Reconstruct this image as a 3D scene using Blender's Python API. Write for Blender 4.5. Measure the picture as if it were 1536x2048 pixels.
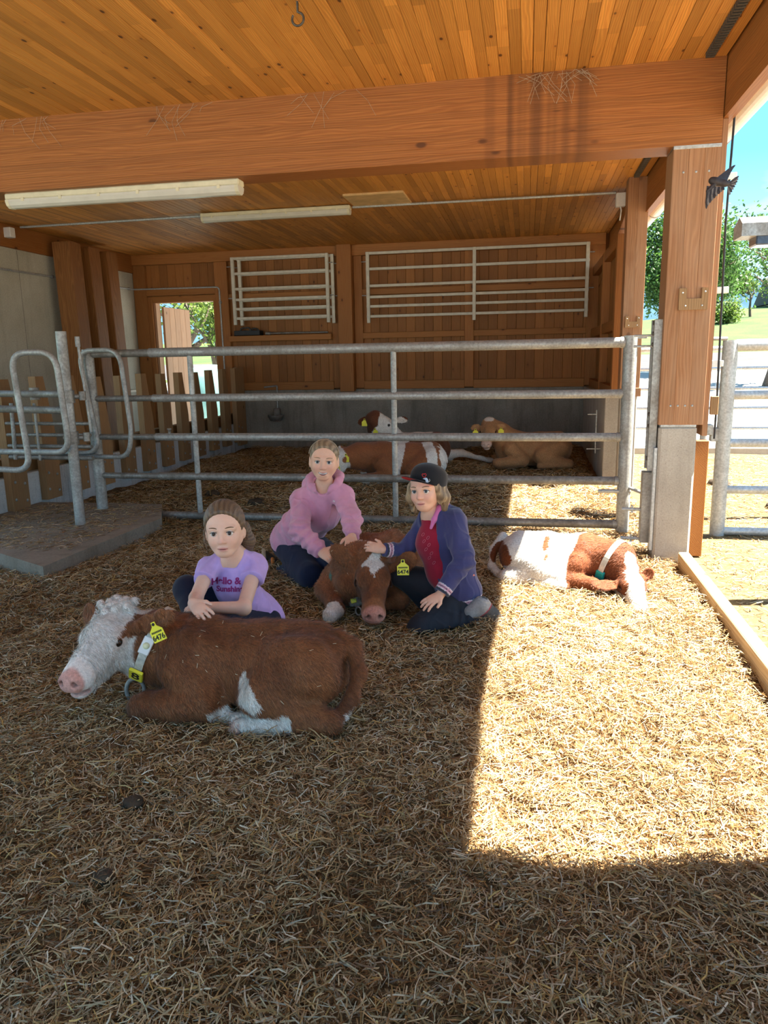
import bpy, bmesh, math, random
import numpy as np
from mathutils import Vector, Matrix, Euler

for o in list(bpy.data.objects):
    bpy.data.objects.remove(o, do_unlink=True)
SC = bpy.context.scene
COL = SC.collection
random.seed(7)
RNG = np.random.default_rng(11)

# ------------------------------------------------------------------ camera
FPX = 1485.0
PITCH, YAW, ROLL, CAMH = math.radians(11.65), math.radians(10.9), math.radians(1.1), 1.4
Rz = Matrix.Rotation(YAW, 3, 'Z')
fw = Rz @ Vector((0, math.cos(PITCH), -math.sin(PITCH)))
rt = Rz @ Vector((1, 0, 0))
up = rt.cross(fw)
cr = rt * math.cos(ROLL) - up * math.sin(ROLL)
cu = rt * math.sin(ROLL) + up * math.cos(ROLL)
cam = bpy.data.cameras.new('camera')
cam.sensor_fit = 'HORIZONTAL'
cam.sensor_width = 36.0
cam.lens = FPX / 1536.0 * 36.0
cam.clip_start = 0.05
cam.clip_end = 3000
camo = bpy.data.objects.new('camera', cam)
m = Matrix((cr, cu, -fw)).transposed().to_4x4()
m.translation = Vector((0, 0, CAMH))
camo.matrix_world = m
COL.objects.link(camo)
SC.camera = camo

# ------------------------------------------------------------------ light
SUN_EL, SUN_AZ = math.radians(62.0), math.radians(7.5)     # azimuth from +X towards +Y
SUN_STRENGTH = 12.0
SKY_STRENGTH = 1.0
EXPOSURE = 1.88
w = bpy.data.worlds.new('sky')
SC.world = w
w.use_nodes = True
nt = w.node_tree
nt.nodes.clear()
wo = nt.nodes.new('ShaderNodeOutputWorld')
bg = nt.nodes.new('ShaderNodeBackground')
tc = nt.nodes.new('ShaderNodeTexCoord')
sep = nt.nodes.new('ShaderNodeSeparateXYZ')
rp = nt.nodes.new('ShaderNodeValToRGB')
rp.color_ramp.elements[0].position = 0.0
rp.color_ramp.elements[0].color = (0.34, 0.48, 0.54, 1)
rp.color_ramp.elements[1].position = 1.0
rp.color_ramp.elements[1].color = (0.08, 0.22, 0.44, 1)
e = rp.color_ramp.elements.new(0.22)
e.color = (0.10, 0.29, 0.46, 1)
mp = nt.nodes.new('ShaderNodeMapping')
mp.inputs['Scale'].default_value = (1.6, 1.6, 5.0)
cn = nt.nodes.new('ShaderNodeTexNoise')
cn.inputs['Scale'].default_value = 2.2
cn.inputs['Detail'].default_value = 7
cr2 = nt.nodes.new('ShaderNodeValToRGB')
cr2.color_ramp.elements[0].position = 0.50
cr2.color_ramp.elements[1].position = 0.72
mx = nt.nodes.new('ShaderNodeMix')
mx.data_type = 'RGBA'
mx.inputs[7].default_value = (0.55, 0.57, 0.58, 1)
L = nt.links.new
L(tc.outputs['Generated'], sep.inputs[0])
L(sep.outputs['Z'], rp.inputs[0])
L(tc.outputs['Generated'], mp.inputs[0])
L(mp.outputs[0], cn.inputs['Vector'])
L(cn.outputs['Fac'], cr2.inputs[0])
L(cr2.outputs[0], mx.inputs[0])
L(rp.outputs[0], mx.inputs[6])
L(mx.outputs[2], bg.inputs['Color'])
bg.inputs['Strength'].default_value = SKY_STRENGTH
L(bg.outputs[0], wo.inputs[0])

sun = bpy.data.lights.new('sun', 'SUN')
sun.energy = SUN_STRENGTH
sun.angle = math.radians(0.55)
sun.color = (1.0, 0.93, 0.80)
suno = bpy.data.objects.new('sun', sun)
sd = Vector((math.cos(SUN_EL) * math.cos(SUN_AZ), math.cos(SUN_EL) * math.sin(SUN_AZ), math.sin(SUN_EL)))
suno.rotation_euler = sd.to_track_quat('Z', 'Y').to_euler()
suno.location = (8, 6, 12)
COL.objects.link(suno)

SC.view_settings.view_transform = 'Standard'
SC.view_settings.look = 'None'
SC.view_settings.gamma = 1.0
SC.view_settings.exposure = EXPOSURE
SC.view_settings.use_curve_mapping = False

# ------------------------------------------------------------------ object helpers
def setp(o, label=None, cat=None, group=None, kind=None):
    if label: o['label'] = label
    if cat: o['category'] = cat
    if group: o['group'] = group
    if kind: o['kind'] = kind
    return o

def empty(name, loc=(0, 0, 0), rz=0.0, parent=None, **kw):
    o = bpy.data.objects.new(name, None)
    o.empty_display_size = 0.1
    o.location = loc
    o.rotation_euler = (0, 0, rz)
    COL.objects.link(o)
    if parent: o.parent = parent
    return setp(o, **kw)

def link(name, me, parent=None, loc=None, rot=None, **kw):
    o = bpy.data.objects.new(name, me)
    COL.objects.link(o)
    if loc is not None: o.location = loc
    if rot is not None: o.rotation_euler = rot
    if parent is not None: o.parent = parent
    return setp(o, **kw)

def npmesh(name, V, Q, mat=None, smooth=True, cols=None):
    """mesh from numpy verts (n,3) and one or several index arrays (m,k)"""
    me = bpy.data.meshes.new(name)
    V = np.asarray(V, np.float32)
    if not isinstance(Q, (list, tuple)): Q = [Q]
    Q = [np.asarray(q, np.int32) for q in Q if len(q)]
    me.vertices.add(len(V))
    me.vertices.foreach_set('co', V.ravel())
    nl = sum(q.size for q in Q)
    npoly = sum(len(q) for q in Q)
    me.loops.add(nl)
    me.polygons.add(npoly)
    me.loops.foreach_set('vertex_index', np.concatenate([q.ravel() for q in Q]))
    st = []
    s0 = 0
    for q in Q:
        st.append(s0 + np.arange(len(q)) * q.shape[1])
        s0 += q.size
    me.polygons.foreach_set('loop_start', np.concatenate(st).astype(np.int32))
    me.polygons.foreach_set('use_smooth', np.full(npoly, smooth))
    if cols is not None:
        a = me.attributes.new('Col', 'FLOAT_COLOR', 'POINT')
        c = np.ones((len(V), 4), np.float32)
        c[:, :3] = cols
        a.data.foreach_set('color', c.ravel())
    me.update(calc_edges=True)
    if mat: me.materials.append(mat)
    return me

class MB:
    """collects simple shapes for one mesh"""
    def __init__(s):
        s.v = []; s.f = []; s.sm = []
    def add(s, vs, fs, smooth=False):
        n = len(s.v)
        s.v += [tuple(x) for x in vs]
        s.f += [[i + n for i in f] for f in fs]
        s.sm += [smooth] * len(fs)
        return s
    def box(s, x0, x1, y0, y1, z0, z1, c=0.004, M=None):
        c = min(c, (x1 - x0) * .4, (y1 - y0) * .4, (z1 - z0) * .4)
        ctr = Vector(((x0 + x1) / 2, (y0 + y1) / 2, (z0 + z1) / 2))
        h = ((x1 - x0) / 2, (y1 - y0) / 2, (z1 - z0) / 2)
        vs = []; idx = {}
        for sx in (-1, 1):
            for sy in (-1, 1):
                for sz in (-1, 1):
                    for a in range(3):
                        p = [sx * h[0], sy * h[1], sz * h[2]]
                        sg = (sx, sy, sz)
                        for b in range(3):
                            if b != a: p[b] -= sg[b] * c
                        idx[(sx, sy, sz, a)] = len(vs)
                        vs.append(ctr + Vector(p))
        fs = []
        for a in range(3):
            b, d = (a + 1) % 3, (a + 2) % 3
            for sg in (-1, 1):
                q = []
                for (u_, v_) in ((-1, -1), (1, -1), (1, 1), (-1, 1)):
                    k = [0, 0, 0]; k[a] = sg; k[b] = u_; k[d] = v_
                    q.append(idx[(k[0], k[1], k[2], a)])
                fs.append(q if sg > 0 else q[::-1])
        for a in range(3):
            b, d = (a + 1) % 3, (a + 2) % 3
            for u_ in (-1, 1):
                for v_ in (-1, 1):
                    q = []
                    for (t, ax) in ((-1, b), (1, b), (1, d), (-1, d)):
                        k = [0, 0, 0]; k[a] = t; k[b] = u_; k[d] = v_
                        q.append(idx[(k[0], k[1], k[2], ax)])
                    fs.append(q if u_ * v_ < 0 else q[::-1])
        for sx in (-1, 1):
            for sy in (-1, 1):
                for sz in (-1, 1):
                    q = [idx[(sx, sy, sz, a)] for a in range(3)]
                    fs.append(q if sx * sy * sz > 0 else q[::-1])
        if M is not None: vs = [M @ v for v in vs]
        return s.add(vs, fs)
    def tube(s, pts, r, n=10, cap=True):
        pts = [Vector(p) for p in pts]
        rs = r if isinstance(r, (list, tuple)) else [r] * len(pts)
        rings = []
        t0 = (pts[1] - pts[0]).normalized()
        ref = Vector((0, 0, 1)) if abs(t0.z) < .9 else Vector((1, 0, 0))
        u_ = t0.cross(ref).normalized()
        vs = []
        for i, p in enumerate(pts):
            a = pts[max(i - 1, 0)]; b = pts[min(i + 1, len(pts) - 1)]
            t = (b - a).normalized()
            u_ = (u_ - t * u_.dot(t)).normalized()
            w_ = t.cross(u_)
            for k in range(n):
                an = 2 * math.pi * k / n
                vs.append(p + (u_ * math.cos(an) + w_ * math.sin(an)) * rs[i])
        fs = []
        for i in range(len(pts) - 1):
            for k in range(n):
                k2 = (k + 1) % n
                fs.append([i * n + k, i * n + k2, (i + 1) * n + k2, (i + 1) * n + k])
        s.add(vs, fs, True)
        if cap:
            s.add(vs[:n], [list(range(n))[::-1]])
            s.add(vs[-n:], [list(range(n))])
        return s
    def prism(s, poly, axis, t0, t1):
        """poly: 2D points in the two axes after `axis` (cyclic order), extruded t0..t1"""
        def P(a, b, t):
            k = [0, 0, 0]; k[axis] = t; k[(axis + 1) % 3] = a; k[(axis + 2) % 3] = b
            return tuple(k)
        n = len(poly)
        vs = [P(a, b, t0) for a, b in poly] + [P(a, b, t1) for a, b in poly]
        ar = sum(poly[i][0] * poly[(i + 1) % n][1] - poly[(i + 1) % n][0] * poly[i][1] for i in range(n))
        fs = [list(range(n))[::-1], list(range(n, 2 * n))]
        for i in range(n):
            j = (i + 1) % n
            fs.append([i, j, n + j, n + i])
        if ar < 0: fs = [f[::-1] for f in fs]
        return s.add(vs, fs)
    def lathe(s, prof, n=16, ctr=(0, 0, 0), M=None):
        vs = []; fs = []
        for (r, z) in prof:
            for k in range(n):
                a = 2 * math.pi * k / n
                v = Vector((r * math.cos(a), r * math.sin(a), z))
                if M is not None: v = M @ v
                vs.append(v + Vector(ctr))
        for i in range(len(prof) - 1):
            for k in range(n):
                k2 = (k + 1) % n
                fs.append([i * n + k, i * n + k2, (i + 1) * n + k2, (i + 1) * n + k])
        return s.add(vs, fs, True)
    def mesh(s, name, mat):
        me = bpy.data.meshes.new(name)
        me.from_pydata([tuple(v) for v in s.v], [], s.f)
        me.polygons.foreach_set('use_smooth', s.sm)
        me.update()
        if mat: me.materials.append(mat)
        return me
    def obj(s, name, mat, parent=None, **kw):
        return link(name, s.mesh(name, mat), parent, **kw)

def arc(pts, r, n=5):
    """polyline with rounded corners"""
    pts = [Vector(p) for p in pts]
    out = [pts[0]]
    for i in range(1, len(pts) - 1):
        p = pts[i]
        a = (pts[i - 1] - p); b = (pts[i + 1] - p)
        ra = min(r, a.length * .49, b.length * .49)
        a = p + a.normalized() * ra; b = p + b.normalized() * ra
        for k in range(n + 1):
            t = k / n
            out.append(a * (1 - t) ** 2 + p * 2 * t * (1 - t) + b * t * t)
    out.append(pts[-1])
    return out

# ------------------------------------------------------------------ material helpers
class NT:
    def __init__(s, name):
        s.m = bpy.data.materials.new(name)
        s.m.use_nodes = True
        s.t = s.m.node_tree
        s.b = s.t.nodes['Principled BSDF']
        s.out = s.t.nodes['Material Output']
    def n(s, typ, **kw):
        x = s.t.nodes.new('ShaderNode' + typ)
        for k, v in kw.items(): setattr(x, k, v)
        return x
    def l(s, a, b): s.t.links.new(a, b)
    def math(s, op, a, b=None, c=None, clamp=False):
        x = s.n('Math', operation=op, use_clamp=clamp)
        for i, q in enumerate((a, b, c)):
            if q is None: continue
            if isinstance(q, (int, float)): x.inputs[i].default_value = q
            else: s.l(q, x.inputs[i])
        return x.outputs[0]
    def noise(s, vec, scale, detail=4, rough=.5, dist=0.0):
        x = s.n('TexNoise')
        x.inputs['Scale'].default_value = scale
        x.inputs['Detail'].default_value = detail
        x.inputs['Roughness'].default_value = rough
        x.inputs['Distortion'].default_value = dist
        if vec is not None: s.l(vec, x.inputs['Vector'])
        return x.outputs['Fac']
    def mapping(s, vec, scale=(1, 1, 1), loc=None):
        x = s.n('Mapping')
        x.inputs['Scale'].default_value = scale
        if loc is not None:
            if isinstance(loc, tuple): x.inputs['Location'].default_value = loc
            else: s.l(loc, x.inputs['Location'])
        s.l(vec, x.inputs['Vector'])
        return x.outputs[0]
    def ramp(s, fac, stops):
        x = s.n('ValToRGB')
        el = x.color_ramp.elements
        while len(el) < len(stops): el.new(.5)
        for e_, (p, c) in zip(el, stops):
            e_.position = p
            e_.color = (c[0], c[1], c[2], 1) if isinstance(c, (tuple, list)) else (c, c, c, 1)
        s.l(fac, x.inputs[0])
        return x.outputs[0]
    def mix(s, fac, a, b, mode='MIX'):
        x = s.n('Mix', data_type='RGBA', blend_type=mode)
        for i, q in ((0, fac), (6, a), (7, b)):
            if isinstance(q, (int, float)): x.inputs[i].default_value = q
            elif isinstance(q, tuple): x.inputs[i].default_value = (*q[:3], 1)
            else: s.l(q, x.inputs[i])
        return x.outputs[2]
    def coord(s, which='Object'):
        return s.n('TexCoord').outputs[which]
    def objrand(s):
        return s.n('ObjectInfo').outputs['Random']
    def col(s, c):
        if isinstance(c, tuple): s.b.inputs['Base Color'].default_value = (*c[:3], 1)
        else: s.l(c, s.b.inputs['Base Color'])
    def set(s, **kw):
        for k, v in kw.items():
            k = k.replace('_', ' ')
            if isinstance(v, (int, float, tuple)): s.b.inputs[k].default_value = v
            else: s.l(v, s.b.inputs[k])
    def bump(s, h, strength=.3, dist=.01):
        x = s.n('Bump')
        x.inputs['Strength'].default_value = strength
        x.inputs['Distance'].default_value = dist
        s.l(h, x.inputs['Height'])
        s.l(x.outputs[0], s.b.inputs['Normal'])

def wood(name, light, dark, axis, var=.35, knots=True, knot_col=(.09, .03, .01), joints=0.0, rough=.6, ring=70, kscale=1.0, weather=None, kp=.62, flat=None, stain=None):
    t = NT(name)
    co = t.coord()
    rnd = t.objrand()
    off = t.n('CombineXYZ')
    for i, k in enumerate((31.7, 57.3, 83.1)):
        t.l(t.math('MULTIPLY', rnd, k), off.inputs[i])
    va = t.n('VectorMath', operation='ADD')
    t.l(co, va.inputs[0]); t.l(off.outputs[0], va.inputs[1])
    p = va.outputs[0]
    def sc(al, ac):
        v = [ac, ac, ac]; v[axis] = al
        return tuple(v)
    low = t.noise(t.mapping(p, sc(.7, 5)), 1.0, 3, .5)
    sx = t.n('SeparateXYZ'); t.l(p, sx.inputs[0])
    ax = [i for i in range(3) if i != axis]
    acr = t.math('ADD', sx.outputs[ax[0]], sx.outputs[ax[1]])
    ph = t.math('ADD', t.math('MULTIPLY', acr, ring * 4.5), t.math('MULTIPLY', low, 34))
    rings = t.math('MULTIPLY_ADD', t.math('SINE', ph), .5, .5)
    line = t.ramp(rings, [(.55, 0.0), (.97, .62)])
    fine = t.noise(t.mapping(p, sc(3, 160)), 1.0, 3, .6)
    f = t.math('ADD', t.math('MULTIPLY', rings, .38), t.math('MULTIPLY', fine, .62))
    c = t.ramp(f, [(.22, dark), (.62, light)])
    c = t.mix(line, c, tuple(x * .78 for x in dark))
    if joints:
        q = t.math('ADD', t.math('DIVIDE', sx.outputs[axis], joints), t.math('MULTIPLY', rnd, 17.0))
        wn = t.n('TexWhiteNoise', noise_dimensions='2D')
        cb = t.n('CombineXYZ')
        t.l(t.math('FLOOR', q), cb.inputs[0]); t.l(t.math('FLOOR', t.math('MULTIPLY', rnd, 991)), cb.inputs[1])
        t.l(cb.outputs[0], wn.inputs['Vector'])
        jv = t.math('MULTIPLY_ADD', t.math('SUBTRACT', wn.outputs['Value'], .5), .38, 1.0)
        c = t.mix(1.0, c, jv, 'MULTIPLY')
    if knots:
        vo = t.n('TexVoronoi', voronoi_dimensions='3D')
        vo.inputs['Scale'].default_value = 1.0
        vo.inputs['Randomness'].default_value = 1.0
        ks_ = list(sc(4.2 * kscale, 8.0 * kscale))
        if flat is not None: ks_[flat] = .05
        t.l(t.mapping(p, tuple(ks_)), vo.inputs['Vector'])
        cs = t.n('SeparateColor'); t.l(vo.outputs['Color'], cs.inputs[0])
        pick = t.math('GREATER_THAN', cs.outputs[0], kp)
        k = t.math('MULTIPLY', t.ramp(vo.outputs['Distance'], [(.075, 1.0), (.12, 0.0)]), pick)
        halo = t.math('MULTIPLY', t.ramp(vo.outputs['Distance'], [(.10, .6), (.30, 0.0)]), pick)
        c = t.mix(halo, c, dark)
        c = t.mix(k, c, knot_col)
    if weather:
        g = t.noise(t.mapping(p, sc(1.2, 3)), 1.0, 5, .6)
        c = t.mix(t.ramp(g, [(.35, 0.0), (.75, weather[1])]), c, weather[0])
    if stain:
        so_ = t.n('SeparateXYZ'); t.l(co, so_.inputs[0])
        dx_ = t.math('ABSOLUTE', t.math('SUBTRACT', so_.outputs[0], stain[0]))
        win = t.ramp(t.math('DIVIDE', dx_, stain[1]), [(.55, 1.0), (1.0, 0.0)])
        stn = t.n('TexNoise', noise_dimensions='1D'); stn.inputs['Scale'].default_value = 7.0
        t.l(so_.outputs[0], stn.inputs['W'])
        mk = t.math('MULTIPLY', win, t.ramp(stn.outputs['Fac'], [(.42, 0.0), (.62, .62)]))
        c = t.mix(mk, c, (.075, .028, .010))
    v = t.math('MULTIPLY_ADD', t.math('SUBTRACT', rnd, .5), var, 1.0)
    c = t.mix(1.0, c, v, 'MULTIPLY')
    t.col(c)
    t.set(Roughness=rough)
    t.b.inputs['Specular IOR Level'].default_value = .3
    t.bump(f, .25, .003)
    return t.m

def plain(name, c, rough=.6, metal=0.0, var=.25, nscale=30, bump=.0, spec=.4):
    t = NT(name)
    n_ = t.noise(t.coord(), nscale, 5, .6)
    c2 = tuple(min(1, x * (1 + var)) for x in c)
    c1 = tuple(x * (1 - var) for x in c)
    t.col(t.ramp(n_, [(.3, c1), (.7, c2)]))
    t.set(Roughness=rough, Metallic=metal)
    t.b.inputs['Specular IOR Level'].default_value = spec
    if bump: t.bump(n_, bump, .004)
    return t.m

def concrete(name, a, b, stain=(.12, .10, .07), amt=.5, scale=1.0):
    t = NT(name)
    co = t.coord()
    n1 = t.noise(co, 1.7 * scale, 6, .65)
    n2 = t.noise(t.mapping(co, (9, 9, 1.2)), 1.0, 4, .6)
    n3 = t.noise(co, 60 * scale, 3, .6)
    c = t.ramp(n1, [(.3, a), (.7, b)])
    c = t.mix(t.ramp(n2, [(.5, 0.0), (.85, amt)]), c, stain)
    pit = t.n('TexVoronoi'); pit.inputs['Scale'].default_value = 26 * scale
    t.l(co, pit.inputs['Vector'])
    pm = t.ramp(pit.outputs['Distance'], [(.06, .7), (.13, 0.0)])
    c = t.mix(pm, c, stain)
    c = t.mix(.25, c, t.ramp(n3, [(.3, .25), (.7, .75)]), 'OVERLAY')
    t.col(c)
    t.set(Roughness=.88)
    t.b.inputs['Specular IOR Level'].default_value = .2
    t.bump(t.math('SUBTRACT', n3, pm), .3, .004)
    return t.m

def galv(name, c=(.36, .37, .36), dirt=(.10, .075, .045), amt=.55):
    t = NT(name)
    co = t.coord()
    n1 = t.noise(co, 7, 5, .65)
    n2 = t.noise(co, 55, 3, .6)
    base = t.ramp(n2, [(.3, tuple(x * .75 for x in c)), (.7, tuple(min(1, x * 1.25) for x in c))])
    cc = t.mix(t.ramp(n1, [(.42, 0.0), (.72, amt)]), base, dirt)
    t.col(cc)
    t.set(Roughness=t.ramp(n1, [(.3, .42), (.8, .75)]), Metallic=t.ramp(n1, [(.4, .55), (.7, .15)]))
    t.bump(n2, .12, .002)
    return t.m

M = {}
M['ceil'] = wood('ceiling_spruce', (.70, .345, .082), (.46, .18, .034), 1, .34, True, (.10, .035, .010), joints=.9, rough=.5, ring=60, kscale=1.15, kp=.25, flat=2)
M['beam'] = wood('beam_spruce', (.38, .150, .040), (.23, .078, .018), 0, .20, True, (.10, .035, .01), joints=0, rough=.55, ring=45, kscale=.62, flat=1, stain=(2.78, .42))
M['header'] = wood('header_spruce', (.40, .165, .045), (.26, .09, .02), 1, .2, True, (.10, .035, .01), rough=.55, ring=45, kscale=.7, flat=0)
M['backboard'] = wood('back_board_spruce', (.40, .175, .05), (.23, .085, .02), 2, .42, True, (.085, .03, .01), rough=.6, ring=60, kscale=1.1, flat=1)
M['stud'] = wood('stud_spruce', (.44, .19, .055), (.27, .10, .025), 2, .2, True, (.10, .035, .01), rough=.6, ring=50, kscale=.8, flat=1)
M['rail_wood'] = wood('rail_spruce', (.46, .205, .06), (.29, .11, .027), 0, .2, True, (.10, .035, .01), rough=.6, ring=50, kscale=.8, flat=1)
M['post'] = wood('post_weathered', (.40, .205, .095), (.25, .105, .042), 2, .15, True, (.13, .05, .02), rough=.65, ring=42, kscale=.55, weather=((.42, .27, .17), .55), flat=1)
M['picket'] = wood('picket_wood', (.44, .27, .13), (.26, .14, .055), 2, .3, True, (.10, .05, .02), rough=.75, ring=60, kscale=.8, weather=((.20, .13, .075), .6), flat=0)
M['osb'] = wood('brown_panel', (.34, .15, .045), (.20, .075, .018), 2, .2, False, rough=.6, ring=20)
M['kerbwood'] = wood('kerb_plank', (.62, .47, .28), (.44, .30, .15), 1, .1, True, (.2, .1, .05), rough=.75, ring=50, kscale=.7, flat=2)
M['doorwood'] = wood('door_board', (.55, .35, .21), (.40, .21, .11), 2, .2, True, (.13, .06, .03), rough=.6, ring=40, flat=1)
M['conc_wall'] = concrete('concrete_wall', (.45, .435, .345), (.57, .56, .47), (.25, .22, .15), .45)
M['conc_base'] = concrete('concrete_base', (.21, .195, .165), (.32, .30, .26), (.08, .065, .045), .65)
M['conc_post'] = concrete('concrete_post', (.34, .31, .265), (.44, .41, .36), (.14, .11, .08), .35, 1.6)
M['slab'] = concrete('slab_concrete', (.20, .17, .13), (.30, .265, .215), (.09, .065, .04), .6)
M['lime'] = concrete('limewashed_concrete', (.42, .46, .48), (.58, .62, .63), (.09, .075, .055), .85, 1.3)
M['galv'] = galv('galvanised_steel')
M['galv_dirty'] = galv('galvanised_steel_dirty', (.27, .265, .245), (.085, .06, .04), .8)
M['galv_clean'] = galv('galvanised_steel_clean', (.46, .49, .50), (.2, .17, .13), .3)
M['darksteel'] = plain('dark_steel', (.10, .095, .085), .5, .6, .3, 40)
M['ivory'] = plain('ivory_paint', (.62, .60, .50), .5, 0, .12, 14)
M['cream'] = plain('cream_plastic', (.66, .62, .44), .45, 0, .12, 9)
M['diffuser'] = plain('lamp_diffuser', (.58, .57, .50), .3, 0, .08, 6)
M['white'] = plain('white_plastic', (.75, .75, .72), .4, 0, .06, 20)
M['black'] = plain('black_plastic', (.015, .015, .016), .5, 0, .3, 20)
# ================================================================== STRUCTURE
CZ = 3.14              # ceiling underside
YF = .3               # front edge of the roof
YB = 11.9              # back wall face
XL = -6.45             # left wall face

def zf(x, y):
    """height of the straw bed (works on numpy arrays)"""
    z = 0.022 * np.sin(2.1 * x + .7) * np.sin(1.7 * y + 1.1) + 0.014 * np.sin(5.3 * x + 2.0 * y) \
        + 0.012 * np.sin(3.1 * y - 4.4 * x + .5) + 0.012 * np.sin(9.1 * x + 1.3 + 2 * np.sin(3 * y)) * np.sin(8.3 * y + 1.5 * np.sin(4 * x)) + .008 * np.sin(21 * x + 3 * np.sin(7 * y)) * np.sin(17 * y + 2 * np.sin(9 * x))
    return z * np.clip((y - .3) / 1.5, .3, 1)

# ---- floor under the straw
t = NT('straw_floor')
co = t.coord()
n1 = t.noise(t.mapping(co, (30, 55, 30)), 1.0, 6, .7)
n2 = t.noise(co, 1.6, 4, .6)
n3 = t.noise(t.mapping(co, (90, 40, 40)), 1.0, 5, .75)
c = t.ramp(t.math('MULTIPLY_ADD', n3, .5, t.math('MULTIPLY', n1, .5)), [(.36, (.045, .022, .009)), (.5, (.17, .10, .045)), (.66, (.44, .31, .16))])
c = t.mix(t.ramp(n2, [(.45, 0.0), (.75, .6)]), c, (.10, .05, .02))
t.col(c); t.set(Roughness=.9)
t.b.inputs['Specular IOR Level'].default_value = .15
t.bump(n1, .8, .03)
M['floor'] = t.m
gx = np.linspace(-6.4, 1.05, 150); gy = np.linspace(-1.6, 11.9, 260)
X, Y = np.meshgrid(gx, gy, indexing='ij')
V = np.stack([X, Y, zf(X, Y) - .012], -1).reshape(-1, 3)
I = np.arange(150 * 260).reshape(150, 260)
Q = np.stack([I[:-1, :-1], I[1:, :-1], I[1:, 1:], I[:-1, 1:]], -1).reshape(-1, 4)
link('floor', npmesh('floor', V, Q, M['floor']), kind='structure', label='straw covered barn floor')

# ---- outer yard strip at the open side (muddy, thinly strewn)
t = NT('yard_dirt')
co = t.coord()
n1 = t.noise(co, 26, 6, .75); n2 = t.noise(co, 1.3, 4, .6); n3 = t.noise(co, 90, 4, .7)
c = t.ramp(n1, [(.32, (.075, .047, .021)), (.52, (.17, .122, .058)), (.72, (.27, .205, .11))])
c = t.mix(t.ramp(n2, [(.5, 0.0), (.7, .55)]), c, (.16, .10, .06))
t.col(c); t.set(Roughness=.92); t.bump(n3, .6, .012)
t.b.inputs['Specular IOR Level'].default_value = .15
M['dirt'] = t.m
gx = np.linspace(1.05, 30, 60); gy = np.linspace(-1.6, 11.25, 60)
X, Y = np.meshgrid(gx, gy, indexing='ij')
V = np.stack([X, Y, -.02 + .01 * np.sin(3 * X) * np.sin(4 * Y)], -1).reshape(-1, 3)
I = np.arange(3600).reshape(60, 60)
Q = np.stack([I[:-1, :-1], I[1:, :-1], I[1:, 1:], I[:-1, 1:]], -1).reshape(-1, 4)
link('yard_dirt_ground', npmesh('yard_dirt_ground', V, Q, M['dirt']), kind='structure', label='strewn dirt run outside the barn')

# ---- ceiling: lamella boards, two bays
roof_m = plain('roof_deck', (.30, .14, .05), .8)
ceil = MB().box(-6.75, 1.15, YF, 12.2, CZ + .032, CZ + .16, .002).obj('ceiling', roof_m, kind='structure')
LW = 0.0672
for bay, (y0, y1) in enumerate(((YF, 5.36), (5.36, YB + .02))):
    ln = y1 - y0
    mes = []
    for gap in (0.0015, 0.005):
        mes.append(MB().box(gap / 2, LW - gap / 2, -ln / 2, ln / 2, 0, .034, .0022).mesh('ceiling_board', M['ceil']))
    nb = 0
    x = -6.72
    while x < 1.13:
        k = int(round((x + 6.72) / LW))
        o = link('ceiling_board', mes[1 if k % 16 == 4 else 0], ceil, loc=(x, (y0 + y1) / 2, CZ + random.uniform(-.0012, .0012)))
        x += LW
# flat access hatch in the far bay
hm = plain('hatch_wood', (.62, .42, .20), .6, 0, .2, 8)
MB().box(-1.98, -1.32, 8.27, 8.9, CZ - .022, CZ + .005).obj('ceiling_hatch', hm, ceil)

# ---- left concrete wall with timber plate on top
wl = MB().box(XL - .25, XL, 7.4, YB + .2, -.1, 2.86, .003).obj('wall_left', M['conc_wall'], kind='structure')
for yy in (8.95, 11.0):
    MB().box(XL - .01, XL + .002, yy - .004, yy + .004, 0, 2.85, .001).obj('formwork_joint', M['conc_base'], wl)
plate = MB().box(XL - .2, XL + .03, YF, YB, 2.86, CZ, .004).obj('wall_plate', M['header'], wl)

# ---- back wall
wb = MB().box(-6.7, 1.25, YB + .03, YB + .14, .9, CZ + .03, .002).obj('wall_back', M['backboard'], kind='structure')
# the doorway is left open: rebuild the backing in three pieces
me = wb.data
DX0, DX1, DZ = -6.09, -5.06, 2.38
mb = MB()
mb.box(-6.7, DX0 - .02, YB + .03, YB + .14, 0, CZ + .03, .002)
mb.box(DX0 - .02, DX1 + .02, YB + .03, YB + .14, DZ + .02, CZ + .03, .002)
mb.box(DX1 + .02, 1.25, YB + .03, YB + .14, 0, CZ + .03, .002)
wb.data = mb.mesh('wall_back', M['backboard'])
MB().box(-4.9, 1.12, YB - .07, YB + .03, -.1, .93, .006).obj('concrete_base', M['conc_base'], wb, label='stained low concrete base wall')
BW = .142
full = MB().box(.001, BW - .001, 0, .03, .95, CZ, .004).mesh('wall_board', M['backboard'])
over = MB().box(.001, BW - .001, 0, .03, DZ + .1, CZ, .004).mesh('wall_board', M['backboard'])
x = -6.42
while x < 1.05:
    mid = x + BW / 2
    door = DX0 - .12 < mid < DX1 + .12
    link('wall_board', over if door else full, wb, loc=(x, YB + random.uniform(-.002, .002), 0))
    x += BW
def stud(x0, x1, z0, z1, d=.09, nm='wall_stud', mt='stud'):
    cx, cz = (x0 + x1) / 2, (z0 + z1) / 2
    me = MB().box(x0 - cx, x1 - cx, -d, 0, z0 - cz, z1 - cz, .005).mesh(nm, M[mt])
    return link(nm, me, wb, loc=(cx, YB, cz))
stud(-6.44, -6.22, 0, CZ - .16, .07)
stud(-6.44, 1.1, CZ - .16, CZ, .10, 'wall_top_plate', 'rail_wood')
stud(-2.93, -2.70, .9, CZ - .0, .2)
stud(-3.06, -2.935, .95, CZ - .16, .06)
stud(-2.695, -2.56, .95, CZ - .16, .06)
stud(-.955, -.815, .95, CZ - .16, .085)
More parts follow.
